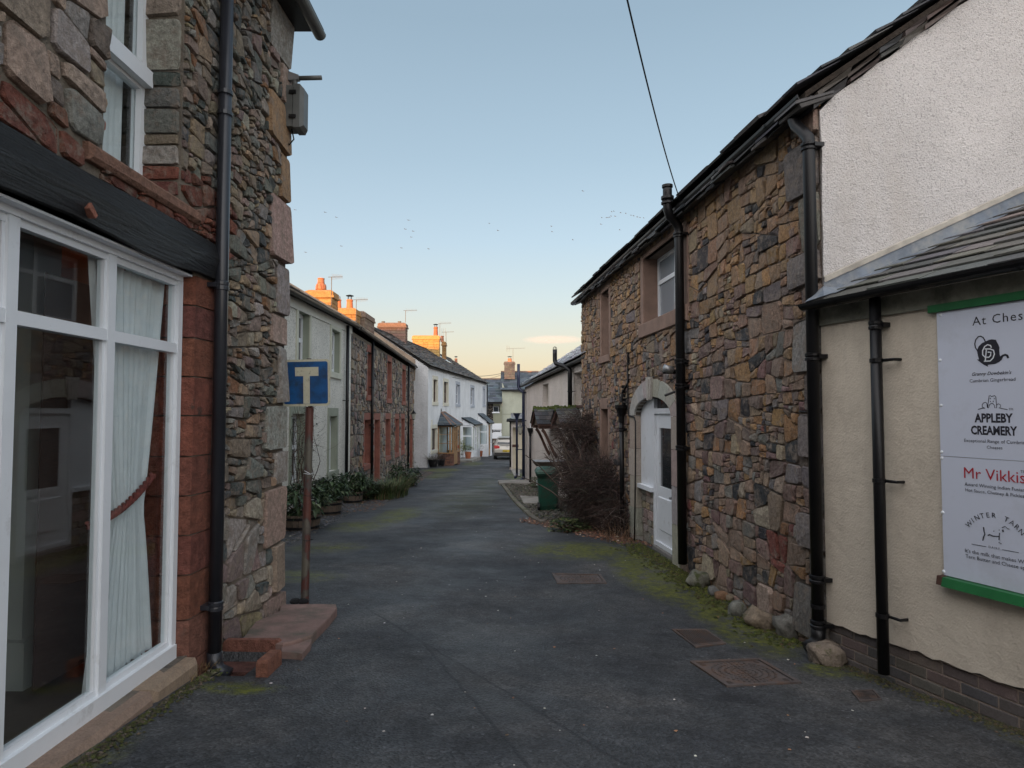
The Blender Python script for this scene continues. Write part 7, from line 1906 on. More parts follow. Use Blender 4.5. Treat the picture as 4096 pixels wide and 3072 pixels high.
# ================================================================== canopies on the cream cottage
def canopy(px_wall, px_tip, label, seed, zoff=0, hidebr=False):
    s = fp(px_wall); y = FF.pt(s, 0).y; zr = at_depth((px_wall + px_tip) / 2, M5(0, 1098)[1], y).z + zoff; ze = at_depth((px_wall + px_tip) / 2, M5(0, 1322)[1], y - .3).z + zoff
    w_ = .62; dp = (px_wall - px_tip) * y / FPX / 1.0
    e = empty('door_canopy', FF.pt(s + w_, ze, 0), label, 'canopy', 'mossy door canopies on the cream cottage'); rn = random.Random(seed); sc_ = s + w_
    for sg in (-1, 1):
        m = MB(); q = [FF.pt(sc_, zr, 0), FF.pt(sc_, zr, dp), FF.pt(sc_ + sg * (w_ + .04), ze, dp), FF.pt(sc_ + sg * (w_ + .04), ze, 0)]; m.prism(q, (0, 0, -.04)); m.build('roof_board', DARKW, e)
        rows = 4
        for r_ in range(rows):
            t0, t1 = 1 - r_ / rows + .03, max(0, 1 - (r_ + 1.3) / rows); k = 3; o_ = (r_ % 2) * .5
            for i in range(k + 1):
                a, b = max(0, (i - o_) / k), min(1, (i + 1 - o_) / k)
                if b - a < .05: continue
                a = a * (dp + .05) + .004; b = b * (dp + .05) - .004
                P = lambda t, o, h: FF.pt(sc_ + sg * (w_ + .04) * t, zr + (ze - zr) * t + h, o)
                m = MB(); m.cur = pick(PAL_SLB if False else PAL_SLD, rn, .4); m.hexa([P(t0, a, .022), P(t0, b, .022), P(t1, b, .006), P(t1, a, .006), P(t0, a, .036), P(t0, b, .036), P(t1, b, .016), P(t1, a, .016)]); m.build('roof_slate', SLATE, e)
        m = MB(); m.hexa([FF.pt(sc_, zr - .11, dp - .03), FF.pt(sc_ + sg * (w_ + .05), ze - .11, dp - .03), FF.pt(sc_ + sg * (w_ + .05), ze - .11, dp + .01), FF.pt(sc_, zr - .11, dp + .01), FF.pt(sc_, zr + .01, dp - .03), FF.pt(sc_ + sg * (w_ + .05), ze + .01, dp - .03), FF.pt(sc_ + sg * (w_ + .05), ze + .01, dp + .01), FF.pt(sc_, zr + .01, dp + .01)]); m.build('bargeboard', DARKW, e)
    m = MB(); m.prism([FF.pt(sc_ - w_ + .05, ze - .03, dp - .06), FF.pt(sc_ + w_ - .05, ze - .03, dp - .06), FF.pt(sc_, zr - .1, dp - .06)], FF.n * -.02); m.build('gable_board', OLDW, e)
    for sg in (-1, 1):
        m = MB(); m.fbox(FF, sc_ + sg * (w_ - .08) - .04, sc_ + sg * (w_ - .08) + .04, ze - .12, ze - .04, 0, dp - .03); m.build('rail', DARKW, e)
        m = MB(); pts = []
        for k in range(9):
            t = k / 8; pts.append((ze - .12 - .85 * (1 - math.sqrt(max(0, 1 - (1 - t) ** 1.6))) if False else ze - .12 - .75 * (1 - t) ** 1.5, .04 + (dp - .14) * t ** .75))
        s_ = sc_ + sg * (w_ - .08)
        for k in range(8):
            (z0, o0), (z1, o1) = pts[k], pts[k + 1]; m.hexa([FF.pt(s_ - .03, z0 - .06, o0 + .01), FF.pt(s_ + .03, z0 - .06, o0 + .01), FF.pt(s_ + .03, z1 - .06, o1 + .01), FF.pt(s_ - .03, z1 - .06, o1 + .01), FF.pt(s_ - .03, z0 + .02, o0 - .03), FF.pt(s_ + .03, z0 + .02, o0 - .03), FF.pt(s_ + .03, z1 + .02, o1 - .03), FF.pt(s_ - .03, z1 + .02, o1 - .03)])
        m.build('bracket', DARKW, e)
    m = MB()
    for i in range(60):
        o = rn.uniform(0, dp + .03); a = rn.uniform(-.1, .1); r_ = rn.uniform(.03, .055); m.lathe(FF.pt(sc_ + a, zr - abs(a) * .9 + .0, o), [(r_, -.01), (r_ * .9, .03), (r_ * .4, .06)], 6)
    m.build('moss_cushion', MOSS, e, kind='stuff')
    return sc_, ze, zr
canopy(2218, 2138, 'farther mossy slate door canopy with curved dark brackets', 5)
canopy(2318, 2228, 'nearer mossy slate door canopy partly covered by the bare shrub', 6, .02)

# ================================================================== bin, table, cobbles
def build_bin():
    b = on_ground(2192, 2046); y = b.y + .28; x = at_depth(2192, 1900, y).x; g = gz(x, y); k = y / FPX; h = (2046 - 1885) * k
    e = empty('wheelie_bin', (x, y, g), 'green wheelie bin in front of the bare shrub', 'bin')
    GB = mat_basic('green_bin_plastic', (.012, .075, .048), .45, .15, 4, .001, 50, dirt=(.03, .06, .04), dscale=6); w0, w1, d0, d1 = .19, .25, .22, .30
    m = MB()
    def ring(w_, d_, z, r_=.05): 
        o = []
        for sx, sy, a0 in ((1, 1, 0), (-1, 1, 90), (-1, -1, 180), (1, -1, 270)):
            for i in range(4): a = rad(a0 + 30 * i); o.append(Vector((x + sx * (w_ - r_) + r_ * math.cos(a), y + sy * (d_ - r_) + r_ * math.sin(a), g + z)))
        return o
    R_ = [ring(w0, d0, .03), ring(w0 + .01, d0 + .02, .12), ring(w1 - .02, d1 - .02, h * .8), ring(w1, d1, h * .84), ring(w1 + .02, d1 + .02, h * .88), ring(w1 + .02, d1 + .02, h * .93)]
    vs = [v for r_ in R_ for v in r_]; n = 16; f = [tuple(range(n - 1, -1, -1))]
    for i in range(len(R_) - 1): f += [(i * n + j, i * n + (j + 1) % n, (i + 1) * n + (j + 1) % n, (i + 1) * n + j) for j in range(n)]
    f.append(tuple((len(R_) - 1) * n + j for j in range(n))); m.add(vs, f); m.build('body', GB, e)
    m = MB(); R2 = [ring(w1 + .035, d1 + .035, h * .935), ring(w1 + .035, d1 + .035, h * .96), ring(w1 - .01, d1, h * 1.03), ring(w1 - .08, d1 - .08, h * 1.06)]; vs = [v for r_ in R2 for v in r_]; f = []
    for i in range(3): f += [(i * n + j, i * n + (j + 1) % n, (i + 1) * n + (j + 1) % n, (i + 1) * n + j) for j in range(n)]
    f.append(tuple(3 * n + j for j in range(n))); m.add(vs, f); m.build('lid', GB, e)
    m = MB(); m.tube([(x - w1, y - d1 - .06, g + h * .93), (x + w1, y - d1 - .06, g + h * .93)], .015, 6); m.build('handle', GB, e)
    for sx in (-1, 1): m = MB(); m.tube([(x + sx * (w0 + .0), y - d0 - .02, g + .1), (x + sx * (w0 + .05), y - d0 - .02, g + .1)], .10, 14); m.build('wheel', BLACKP, e)
    m = MB(); m.box((x - w1 - .0, y - .12, g + h * .62), (x - w1 + .012, y + .02, g + h * .74)); m.build('label_sticker', UPVC, e)
    return x, y, g, h
bx, by, bg, bh = build_bin()
e = empty('wooden_stand', (bx + .3, by + 1.0, bg), 'weathered wooden trough stand behind the green bin', 'wooden stand')
zt = at_depth(2160, M6(0, 625)[1], by + .9).z; xl = at_depth(M6(458, 0)[0], 1850, by + .9).x
m = MB(); m.hexa([(xl + .08, by + .7, zt - .1), (xl + 1.2, by + .7, zt - .1), (xl + 1.2, by + 1.2, zt - .1), (xl + .08, by + 1.2, zt - .1), (xl, by + .62, zt), (xl + 1.3, by + .62, zt), (xl + 1.3, by + 1.28, zt), (xl, by + 1.28, zt)]); m.build('top', OLDW, e)
m = MB(); m.box((xl + .02, by + .64, zt + .001), (xl + 1.28, by + 1.26, zt + .01)); m.build('top_sheet', mat_basic('wet_grey_top', (.30, .32, .34), .4, .2, 4), e)
for x_, y_ in ((xl + .2, by + .75), (xl + 1.1, by + .75), (xl + .2, by + 1.15), (xl + 1.1, by + 1.15)): m = MB(); m.box((x_, y_, gz(x_, y_) - .02), (x_ + .07, y_ + .07, zt - .1)); m.build('leg', DARKW, e)
# cobbled strip with kerb
kpx = [M6(112, 850), M6(160, 900), M6(215, 985), M6(290, 1075), M6(370, 1150), M6(450, 1225), M6(540, 1265)]
kp = [on_ground(*q) for q in kpx]
def kerb_x(y):
    for a, b in zip(kp[1:], kp[:-1]):
        if a.y <= y <= b.y: t = (y - a.y) / (b.y - a.y); return a.x + (b.x - a.x) * t
    return kp[0].x if y > kp[0].y else kp[-1].x
e = empty('cobbled_strip', (kp[3].x + .4, kp[3].y, gz(kp[3].x, kp[3].y)), 'small cobbled strip with a stone edging between the lane and the cream cottage', 'cobbles')
rn = random.Random(77); P = []; yk = kp[-1].y
while yk < kp[0].y:
    l = rn.uniform(.25, .5); x0, x1 = kerb_x(yk), kerb_x(min(yk + l, kp[0].y)); m = MB(); z0, z1 = gz(x0, yk), gz(x1, yk + l)
    m.hexa([(x0, yk, z0 - .1), (x0 + .11, yk, z0 - .1), (x1 + .11, yk + l - .015, z1 - .1), (x1, yk + l - .015, z1 - .1), (x0 + .01, yk + .01, z0 + .045), (x0 + .10, yk + .01, z0 + .05), (x1 + .10, yk + l - .02, z1 + .05), (x1 + .01, yk + l - .02, z1 + .045)])
    P.append((m.v, m.f, pick([(1, (.15, .14, .11))], rn, .2))); yk += l
emit(P, 'kerb_stone', 'kerb_stones', e, COB, 60, 3)
P = []; y = kp[-1].y
while y < kp[0].y - .2:
    xw = FF.pt(max(FF.hit(2300, 1650)[0], 0), 0).x; xr = min((3.335 - .117 * y) - .02, 2.0) if y > 14.6 else 2.91 - .098 * y - .03
    x = kerb_x(y) + .12 + rn.uniform(0, .05)
    while x < xr:
        w_ = rn.uniform(.07, .13); l = rn.uniform(.06, .10); z = gz(x, y) + rn.uniform(.01, .035); c = Vector((x + w_ / 2, y + rn.uniform(-.012, .012), z)); n = 7; top = []; low = []
        for k in range(n):
            a = 2 * math.pi * k / n; q = Vector((math.cos(a) * w_ * .5 * rn.uniform(.8, 1), math.sin(a) * l * .5 * rn.uniform(.8, 1), 0)); low.append(c + q - Vector((0, 0, .05))); top.append(c + q * .75 + Vector((0, 0, .006)))
        P.append((low + top + [c + Vector((0, 0, .018))], [(k, (k + 1) % n, n + (k + 1) % n, n + k) for k in range(n)] + [(n + k, n + (k + 1) % n, 2 * n) for k in range(n)], pick([(3, (.10, .095, .08)), (1, (.14, .12, .10)), (1, (.07, .075, .05))], rn, .3)))
        x += w_ + .012
    y += .095
emit(P, 'cobble', 'cobbles', e, COB, 120, 5)
slab_poly('stone_flag', [M6(330, 975), M6(520, 985), M6(525, 1050), M6(370, 1045)], .06, .1, CONC, 'flat grey flagstone set in the cobbles left of the bin', 'flagstone')
slab_poly('stone_flag', [M6(105, 820), M6(250, 812), M6(445, 812), M6(440, 850), M6(250, 842), M6(120, 850)], .07, .2, CONC, 'pale stone step edge at the far end of the cobbles', 'stone step')
slab_poly('stone_flag', [M6(232, 695), M6(330, 690), M6(330, 770), M6(270, 770)], .03, .1, CONC, 'brown paving in front of the cream outhouse', 'paving')
# small bush by the wall behind the cobbles
p = on_ground(*M6(490, 905)); e = empty('small_shrub', p, 'small green shrub between the navy pipes and the bin', 'shrub'); twigs('stem', p, (.05, .05, .02), 12, .3, .006, DEADP, e, 3, 1.5); leafblob('foliage', p + Vector((.05, .1, .18)), .2, .3, .22, 420, .06, GREEN_G, e, 44)

# ================================================================== the big bare shrub
def build_shrub():
    c0 = on_ground(2400, 2135); c = Vector((c0.x + .05, c0.y + .9, gz(c0.x, c0.y)))
    print('shrub', c)
    e = empty('bare_shrub', c, 'tangled bare brown shrub spilling over the wall foot beside the green bin', 'shrub')
    rn = random.Random(101); pal = [(3, (.036, .026, .024)), (2, (.065, .042, .036)), (1, (.11, .068, .055)), (.8, (.028, .03, .022)), (.3, (.22, .18, .15))]
    m = MB()
    for i in range(16):    # main stems
        p = c + Vector((rn.gauss(0, .12), rn.gauss(0, .2), 0)); pts = [p]; d = Vector((rn.gauss(-.1, .35), rn.gauss(.1, .4), 1)).normalized(); m.cur = (.09, .07, .055)
        for k in range(7): p = p + d * .24; pts.append(p); d = (d + Vector((rn.gauss(-.05, .2), rn.gauss(0, .2), rn.gauss(-.05, .1)))).normalized()
        m.tube(pts, [.024 * (1 - .1 * k) for k in range(8)], 5, cap=False)
    m.cur = (.30, .27, .22); pp = at_depth(*M6(1150, 1140), c.y - .6); m.tube([pp, pp + Vector((.02, 0, -.12)), pp + Vector((.045, 0, -.22)), pp + Vector((.03, 0, -.30))], [.018, .03, .028, .02], 6)
    m.build('branches', TWIG, e)
    def mound(cx, cy, cz, rx, ry, rz, n, L, r_, seed, nm):
        rn = random.Random(seed); m = MB()
        for i in range(n):
            while True:
                v = Vector((rn.uniform(-1, 1), rn.uniform(-1, 1), rn.uniform(-1, 1)))
                if v.length < 1 and rn.random() < .35 + .65 * v.length: break
            lump = 1 + .16 * math.sin(4 * v.x + seed) * math.cos(3.3 * v.z + seed)
            p = Vector((cx + v.x * rx * lump, cy + v.y * ry * lump, cz + v.z * rz * lump)); d = (Vector((v.x * .8, v.y * .6, v.z * .3)) + Vector((rn.gauss(0, .7), rn.gauss(0, .7), rn.gauss(.15, .5)))).normalized(); l = L * rn.uniform(.4, 1.4); m.cur = pick(pal, rn, .35); pts = [p]
            for k in range(5): p = p + d * l / 5; pts.append(p); d = (d + Vector((rn.gauss(0, .22), rn.gauss(0, .22), -.16 + rn.gauss(0, .18)))).normalized()
            q = r_ * rn.uniform(.5, 1.6); m.tube(pts, [q, q * .85, q * .7, q * .55, q * .4, q * .2], 3, cap=False)
        m.build(nm, TWIG, e, kind='stuff')
    def W(px, py, y): return at_depth(px, py, y)
    a = W(2415, 1965, 11.6); k = 11.6 / FPX
    mound(a.x, a.y, a.z, 160 * k, .75, 135 * k, 6800, .34, .0032, 1, 'twigs')
    a = W(2335, 1755, 13.2); k = 13.2 / FPX
    mound(a.x, a.y, a.z, 95 * k, .5, 100 * k, 3600, .34, .003, 2, 'twigs')
    a = W(2290, 1880, 12.6); k = 12.6 / FPX
    mound(a.x, a.y, a.z, 70 * k, .5, 80 * k, 1100, .36, .003, 4, 'twigs')
    a = W(2480, 2060, 10.8); k = 10.8 / FPX
    mound(a.x, a.y, a.z, 75 * k, .4, 70 * k, 1100, .32, .003, 3, 'twigs')
    a = W(2400, 2020, 11.9); leafblob('ivy_leaves', (a.x, a.y, a.z), .68, .6, .6, 3000, .05, [(2, (.022, .032, .016)), (1, (.04, .05, .02)), (1.5, (.035, .024, .02))], e, 9, .2, .5)
    p = on_ground(2470, 2165); blades('dry_grass', (p.x, p.y), .25, .2, 60, .4, [(1, (.24, .14, .08)), (1, (.16, .09, .05))], e, 5, .004, .9)
build_shrub()
p = on_ground(2270, 2130); e = empty('ivy_plant', p, 'low ivy with pale veined leaves at the edge of the bare shrub', 'ivy'); leafblob('leaves', p + Vector((.05, .25, .06)), .32, .3, .13, 260, .075, [(2, (.06, .085, .03)), (1, (.13, .15, .06)), (1, (.035, .05, .02))], e, 61, .1, .5)
def lit(rn):
    t = rn.random(); a = on_ground(2130, 2085); b = on_ground(2560, 2180); x = a.x + (b.x - a.x) * t + rn.gauss(0, .12); y = a.y + (b.y - a.y) * t + abs(rn.gauss(0, .35)) - .1; return x, y
scatter('fallen_leaves', lit, 2600, .012, .045, [(2, (.14, .06, .035)), (2, (.08, .045, .03)), (1, (.22, .12, .07)), (.6, (.04, .03, .025)), (.15, (.45, .4, .34))], 73, 'brown dead leaves drifted under the bare shrub', 'leaves', .5, LEAF)
def mossy(rn):
    s = rn.uniform(RS0 + .2, RS0 + 5.2); p = FR.pt(s, 0, abs(rn.gauss(0, .16)) + .02); return p.x, p.y
scatter('wall_foot_moss', mossy, 2600, .01, .03, [(3, (.045, .055, .010)), (2, (.075, .08, .014)), (1, (.06, .045, .02))], 74, 'moss and grit along the foot of the rubble cottage', 'moss', .5)
def mossy2(rn):
    s = rn.uniform(.0, 2.6); p = FS.pt(s, 0, abs(rn.gauss(0, .07)) + .01); return p.x, p.y
scatter('wall_foot_moss', mossy2, 1500, .006, .018, [(3, (.06, .055, .02)), (2, (.05, .05, .03)), (1, (.08, .06, .04))], 75, 'moss and grit along the brick plinth', 'moss', .5)
def mossy3(rn):
    y = rn.uniform(1.5, 4.3); return -1.94 + abs(rn.gauss(0, .05)), y
scatter('wall_foot_moss', mossy3, 1400, .006, .02, [(3, (.05, .055, .015)), (2, (.07, .06, .035)), (1, (.10, .08, .06))], 76, 'moss and grit under the shop window sill', 'moss', .5)
def lane(rn):
    y = 2.2 + 26 * rn.random() ** 2.2; return rn.uniform(-1.8, 2.5 - .09 * y) * (1 if y < 16 else .9), y
scatter('road_litter', lane, 260, .006, .016, [(2, (.45, .42, .38)), (1, (.30, .16, .09)), (1, (.5, .5, .5)), (1, (.12, .08, .05))], 78, 'tiny pale chips and leaf scraps scattered on the lane', 'litter', .3, LEAF)

# ================================================================== pots by the white house
def flowerpot(name, px, pyb, wpx, hpx, mat, label, group, taper=.72, y=34):
    c = at_depth(px, pyb, y); yy = y; k = yy / FPX; r_ = wpx * k / 2; h = hpx * k; e = empty(name, c, label, 'plant pot', group)
    m = MB(); m.lathe(c, [(r_ * taper, 0), (r_ * (taper + 1) / 2, h * .5), (r_ * .95, h * .88), (r_ * 1.02, h * .9), (r_ * 1.02, h), (r_ * .9, h), (r_ * .85, h * .9)], 18); m.build('pot', mat, e, False)
    return c, r_, h
c, r_, h = flowerpot('black_pot', M4(487, 0)[0], M4(0, 1540)[1], 42, 30, BLACKP, 'nearer black plastic pot by the white house', 'black pots', y=33.0); e = empty('potted_plant', c + Vector((0, 0, h)), 'grey sprawling bare plant in the nearer black pot', 'plant'); twigs('stems', c + Vector((0, 0, h)), (.12, .12, .02), 110, .42, .009, [(1, (.30, .29, .30)), (1, (.16, .13, .13)), (1, (.08, .09, .05))], e, 2, 1.0)
c, r_, h = flowerpot('black_pot', M4(605, 0)[0], M4(0, 1520)[1], 34, 26, BLACKP, 'farther black pot against the oak porch base', 'black pots', y=34.2); e = empty('potted_plant', c + Vector((0, 0, h)), 'dark reddish plant in the farther black pot', 'plant'); twigs('stems', c + Vector((0, 0, h)), (.12, .12, .02), 90, .38, .008, DEADP, e, 3, 1.0); leafblob('leaves', c + Vector((0, 0, h + .15)), .25, .25, .2, 160, .06, [(1, (.07, .04, .035)), (1, (.05, .06, .03))], e, 3)
c, r_, h = flowerpot('terracotta_pot', M4(1003, 0)[0], M4(0, 1415)[1], 27, 26, TERRA, 'larger terracotta pot beside the first white porch', 'terracotta pots', y=40.8); e = empty('potted_shrub', c + Vector((0, 0, h)), 'yellow-green shrub in the larger terracotta pot', 'shrub'); leafblob('foliage', c + Vector((-.05, 0, h + .22)), .36, .3, .24, 480, .07, [(2, (.13, .16, .03)), (1, (.20, .21, .05)), (1, (.07, .10, .03))], e, 4)
c, r_, h = flowerpot('terracotta_pot', M4(1192, 0)[0], M4(0, 1385)[1], 15, 22, TERRA, 'smaller round terracotta pot beyond the first white porch', 'terracotta pots', y=47.2); e = empty('potted_shrub', c + Vector((0, 0, h)), 'small thin plant in the round terracotta pot', 'shrub'); leafblob('foliage', c + Vector((0, 0, h + .25)), .2, .2, .28, 120, .07, GREEN_G, e, 5)
p = at_depth(M4(905, 0)[0], M4(0, 1360)[1], 40.6); e = empty('yellow_shrub', p, 'bright yellow-green bush between the oak porch and the white porch', 'shrub'); leafblob('foliage', p + Vector((0, .1, .5)), .2, .25, .5, 380, .08, [(2, (.20, .22, .03)), (1, (.12, .15, .03))], e, 6); twigs('stem', p, (.03, .03, .02), 8, .6, .01, DEADP, e, 3, 1.5)
p0 = at_depth(1872, M4(0, 1415)[1], 40.8)
m = MB(); m.prism([FD.pt(6.3, p0.z - .5, .02), FD.pt(6.3, p0.z - .5, 1.15), FD.pt(9.6, p0.z - .5, 1.15), FD.pt(9.6, p0.z - .5, .02)], (0, 0, .497)); m.build('raised_paving', CONC, None, label='low raised paving between the oak porch and the first white porch', cat='paving')
# doorstep with a blue scrap, by the white gable
p = on_ground(M4(215, 0)[0], M4(0, 1530)[1]); m = MB(); m.box((p.x - .35, p.y, p.z - .1), (p.x + .3, p.y + .7, p.z + .32)); m.build('door_step', SOIL if False else CONC, None, label='dark stone doorstep at the end of the rubble terrace', cat='step')
m = MB(); q = Vector((p.x, p.y + .15, p.z + .32)); m.lathe(q, [(.12, 0), (.1, .05), (.04, .1), (.01, .1)], 9); m.build('blue_bundle', mat_basic('blue_plastic', (.02, .25, .6), .5, .2, 9), None, label='crumpled blue plastic on the doorstep', cat='plastic')

# ================================================================== car
def build_car():
    y0 = 43.0; xc = at_depth(2029, 1650, y0).x; g = gz(xc, y0); e = empty('parked_car', (xc, y0, g), 'silver-beige hatchback parked facing away at the end of the lane', 'car')
    PAINT = mat_basic('silver_beige_paint', (.42, .40, .36), .28, .04, 2, metal=.35); GLS = mat_glass_dark('car_glass', (.02, .025, .03), .05)
    # stations along the car: y offset, half widths at sill/belt/roof, heights
    ST = [(0, .70, .80, .0, .40, .60, .60), (.05, .80, .86, .0, .30, .88, .88), (.18, .86, .885, .0, .22, .95, .98), (.32, .885, .89, .66, .20, 1.0, 1.26), (.62, .89, .895, .62, .20, 1.0, 1.43), (1.3, .895, .895, .60, .20, .99, 1.46), (2.2, .895, .89, .58, .20, .97, 1.42), (2.9, .89, .87, .56, .20, .95, 1.12), (3.3, .88, .84, .0, .20, .92, .95), (3.9, .84, .76, .0, .22, .80, .82), (4.2, .74, .60, .0, .30, .6, .62)]
    vs = []; n = 0
    for (dy, ws, wb, wr, zs, zb, zr) in ST:
        wr_ = wr if wr else wb * .82
        half = [(ws * .9, zs), (ws, zs + .08), (max(ws, wb) + .0, (zs + zb) / 2 + .02), (wb, zb - .05), (wb * .96, zb), (wr_ + .04, zr - .05), (wr_ - .06, zr), (0, zr + .015)]
        ring = [Vector((xc + a, y0 + dy, g + z)) for a, z in half] + [Vector((xc - a, y0 + dy, g + z)) for a, z in half[-2::-1]]; n = len(ring); vs += ring
    f = []
    for i in range(len(ST) - 1):
        for j in range(n): f.append((i * n + j, (i + 1) * n + j, (i + 1) * n + (j + 1) % n, i * n + (j + 1) % n))
    f += [tuple(range(n)), tuple((len(ST) - 1) * n + j for j in range(n - 1, -1, -1))]
    m = MB(); m.add(vs, f); o = m.build('body', PAINT, e, True)
    m = MB()
    def PY(a, dy, z): return Vector((xc + a, y0 + dy, g + z))
    m.prism([PY(-.68, .155, 1.0), PY(.68, .155, 1.0), PY(.56, .40, 1.33), PY(-.56, .40, 1.33)], (0, .03, .0)); m.build('rear_window', GLS, e)
    m = MB(); m.prism([PY(-.60, .33, 1.385), PY(.60, .33, 1.385), PY(.58, .60, 1.46), PY(-.58, .60, 1.46)], (0, 0, .03)); m.build('spoiler', PAINT, e)
    for s in (-1, 1):
        m = MB(); m.prism([PY(s * .50, -.0, .86), PY(s * .50, -.0, .74), PY(s * .80, -.0, .72), PY(s * .86, .03, .80), PY(s * .86, .03, .92), PY(s * .60, .0, .93)], (0, .12, 0)); m.build('tail_light', mat_basic('tail_light_red', (.45, .02, .02), .2, .1, 5), e)
        m = MB(); m.prism([PY(s * .905, .5, 1.02), PY(s * .905, 2.6, 1.0), PY(s * .73, 2.3, 1.30), PY(s * .70, .8, 1.34)], (s * .012, 0, 0)); m.build('side_window', GLS, e)
        for dy in (.78, 3.4):
            w_ = empty('wheel', PY(s * .80, dy, .31), parent=e)
            m = MB(); m.tube([PY(s * .68, dy, .31), PY(s * .89, dy, .31)], .31, 20); m.build('tyre', mat_basic('tyre_rubber', (.012, .012, .012), .85, .2, 20), w_)
            m = MB(); m.tube([PY(s * .89, dy, .31), PY(s * .902, dy, .31)], .20, 14); m.build('rim', METAL, w_)
        m = MB(); m.box((xc + s * .93 - .09, y0 + 2.6, g + .98), (xc + s * .93 + .09, y0 + 2.72, g + 1.12)); m.build('wing_mirror', PAINT, e)
    m = MB(); m.prism([PY(-.78, -.03, .30), PY(.78, -.03, .30), PY(.84, -.01, .46), PY(-.84, -.01, .46)], (0, .25, 0)); m.build('bumper', BLACKP, e)
    m = MB(); m.prism([PY(-.80, -.05, .465), PY(.80, -.05, .465), PY(.84, -.04, .66), PY(-.84, -.04, .66)], (0, .14, 0)); m.build('bumper_cover', PAINT, e)
    m = MB(); m.prism([PY(-.30, -.062, .50), PY(.30, -.062, .50), PY(.30, -.062, .63), PY(-.30, -.062, .63)], (0, .015, 0)); pl = m.build('number_plate', mat_basic('yellow_plate', (.55, .40, .04), .4, .05, 3), e)
    v, f = text_mesh('FV63', 1, .02); x0 = min(a for a, b in v); x1 = max(a for a, b in v); k = .26 / (x1 - x0)
    mk('lettering', [PY(-.28 + (a - x0) * k, -.066, .525 + b * .10) for a, b in v], f, BLACKP, pl)
    m = MB(); c = PY(0, -.005, .87)
    ringp = [c + Vector((.055 * math.cos(a), -.01, .055 * math.sin(a))) for a in [2 * math.pi * i / 16 for i in range(17)]]; m.tube(ringp, .006, 5)
    m.tube([c + Vector((-.03, -.012, .045)), c + Vector((0, -.012, .0)), c + Vector((.03, -.012, .045))], .005, 4); m.tube([c + Vector((-.045, -.012, .02)), c + Vector((-.022, -.012, -.045)), c + Vector((0, -.012, -.005)), c + Vector((.022, -.012, -.045)), c + Vector((.045, -.012, .02))], .005, 4); m.build('badge', METAL, e)
    m = MB(); m.box((xc - .5, y0 + .0, g + .99), (xc + .5, y0 + .1, g + 1.0)) ; m.build('boot_seam', BLACKP, e)
build_car()

# ================================================================== wires and birds
def wire(a, b, sag, r_, label, n=24, mat=BLACKP):
    pts = [a.lerp(b, i / n) - Vector((0, 0, sag * 4 * (i / n) * (1 - i / n))) for i in range(n + 1)]; m = MB(); m.tube(pts, r_, 5); return m.build('overhead_wire', mat, None, True, label=label, cat='wire', origin=a)
a = FR.pt(FR.hit(2725, 812, .15)[0], FR.hit(2725, 812, .15)[1], .15); b = at_depth(2495, -60, 3.6)
wire(a, b, .10, .006, 'black overhead wire running from the rubble cottage eave up out of the picture')
wire(at_depth(1662, 1475, 33), at_depth(2016, 1491, 59), .35, .018, 'upper thin wire crossing from the terrace to the end chimney')
wire(at_depth(1702, 1477, 33.2), at_depth(2016, 1494, 59.2), .55, .014, 'lower thin wire crossing from the white gable to the end chimney')
wire(at_depth(*M4(1045, 343), 46.5), at_depth(*M4(1260, 352), 52), .1, .015, 'short thin wire along the white house wall above the last window')
FLK = mat_basic('dark_bird_feathers', (.10, .10, .11), .9, .2, 5)
def bird(px, py, dep, span, fl, tilt):
    lb = 'dark bird in the V-shaped flock above the rubble cottage' if px > 2390 else 'dark bird flying alone in the open sky above the lane' if px > 1900 else 'dark bird in the loose group left over the chimneys' if px > 1590 else 'dark bird near the corner of the stone shop'
    c = at_depth(px, py, dep); e = empty('bird', c, lb, 'bird', lb.replace('dark bird', 'birds'))
    m = MB(); m.tube([c + Vector((-.10, 0, 0)), c + Vector((-.04, 0, .01)), c + Vector((.05, 0, .012)), c + Vector((.12, 0, 0))], [.008, .028, .024, .006], 5); m.build('body', FLK, e)
    for s in (-1, 1):
        m = MB(); y = s * .0
        w_ = [Vector((-.05, 0, .02)), Vector((.07, 0, .02)), Vector((.05 + s * span * .28, s * .15, span * fl)), Vector((s * span * .5, s * .2, span * fl * .45)), Vector((-.04 + s * span * .25, s * .15, span * fl * .8))]
        m.prism([c + v for v in w_], (0, 0, .01)); m.build('wing', FLK, e)
S1 = lambda x, y: (1600 + x * .904, y * .904)
rb = random.Random(55)
for x, y in ((38, 975), (23, 1015), (58, 1024), (49, 1050), (6, 1098), (126, 1102), (395, 989), (433, 1021), (670, 1002), (673, 1026), (765, 1062), (809, 846), (893, 964), (913, 964), (920, 963), (927, 962), (934, 957), (937, 938), (946, 935), (952, 958), (976, 942), (999, 945), (1022, 953), (1033, 956), (1050, 961), (1062, 963), (1078, 965), (889, 993), (972, 1018)):
    bird(*S1(x, y), 100 + rb.uniform(-8, 8), .40 * rb.uniform(.7, 1.2), rb.uniform(.1, .28), 0)
for x, y in ((1160, 945), (1222, 1010), (1300, 850), (1345, 870), (1365, 985), (1180, 840)): bird(x, y, 100, .38, rb.uniform(.1, .28), 0)
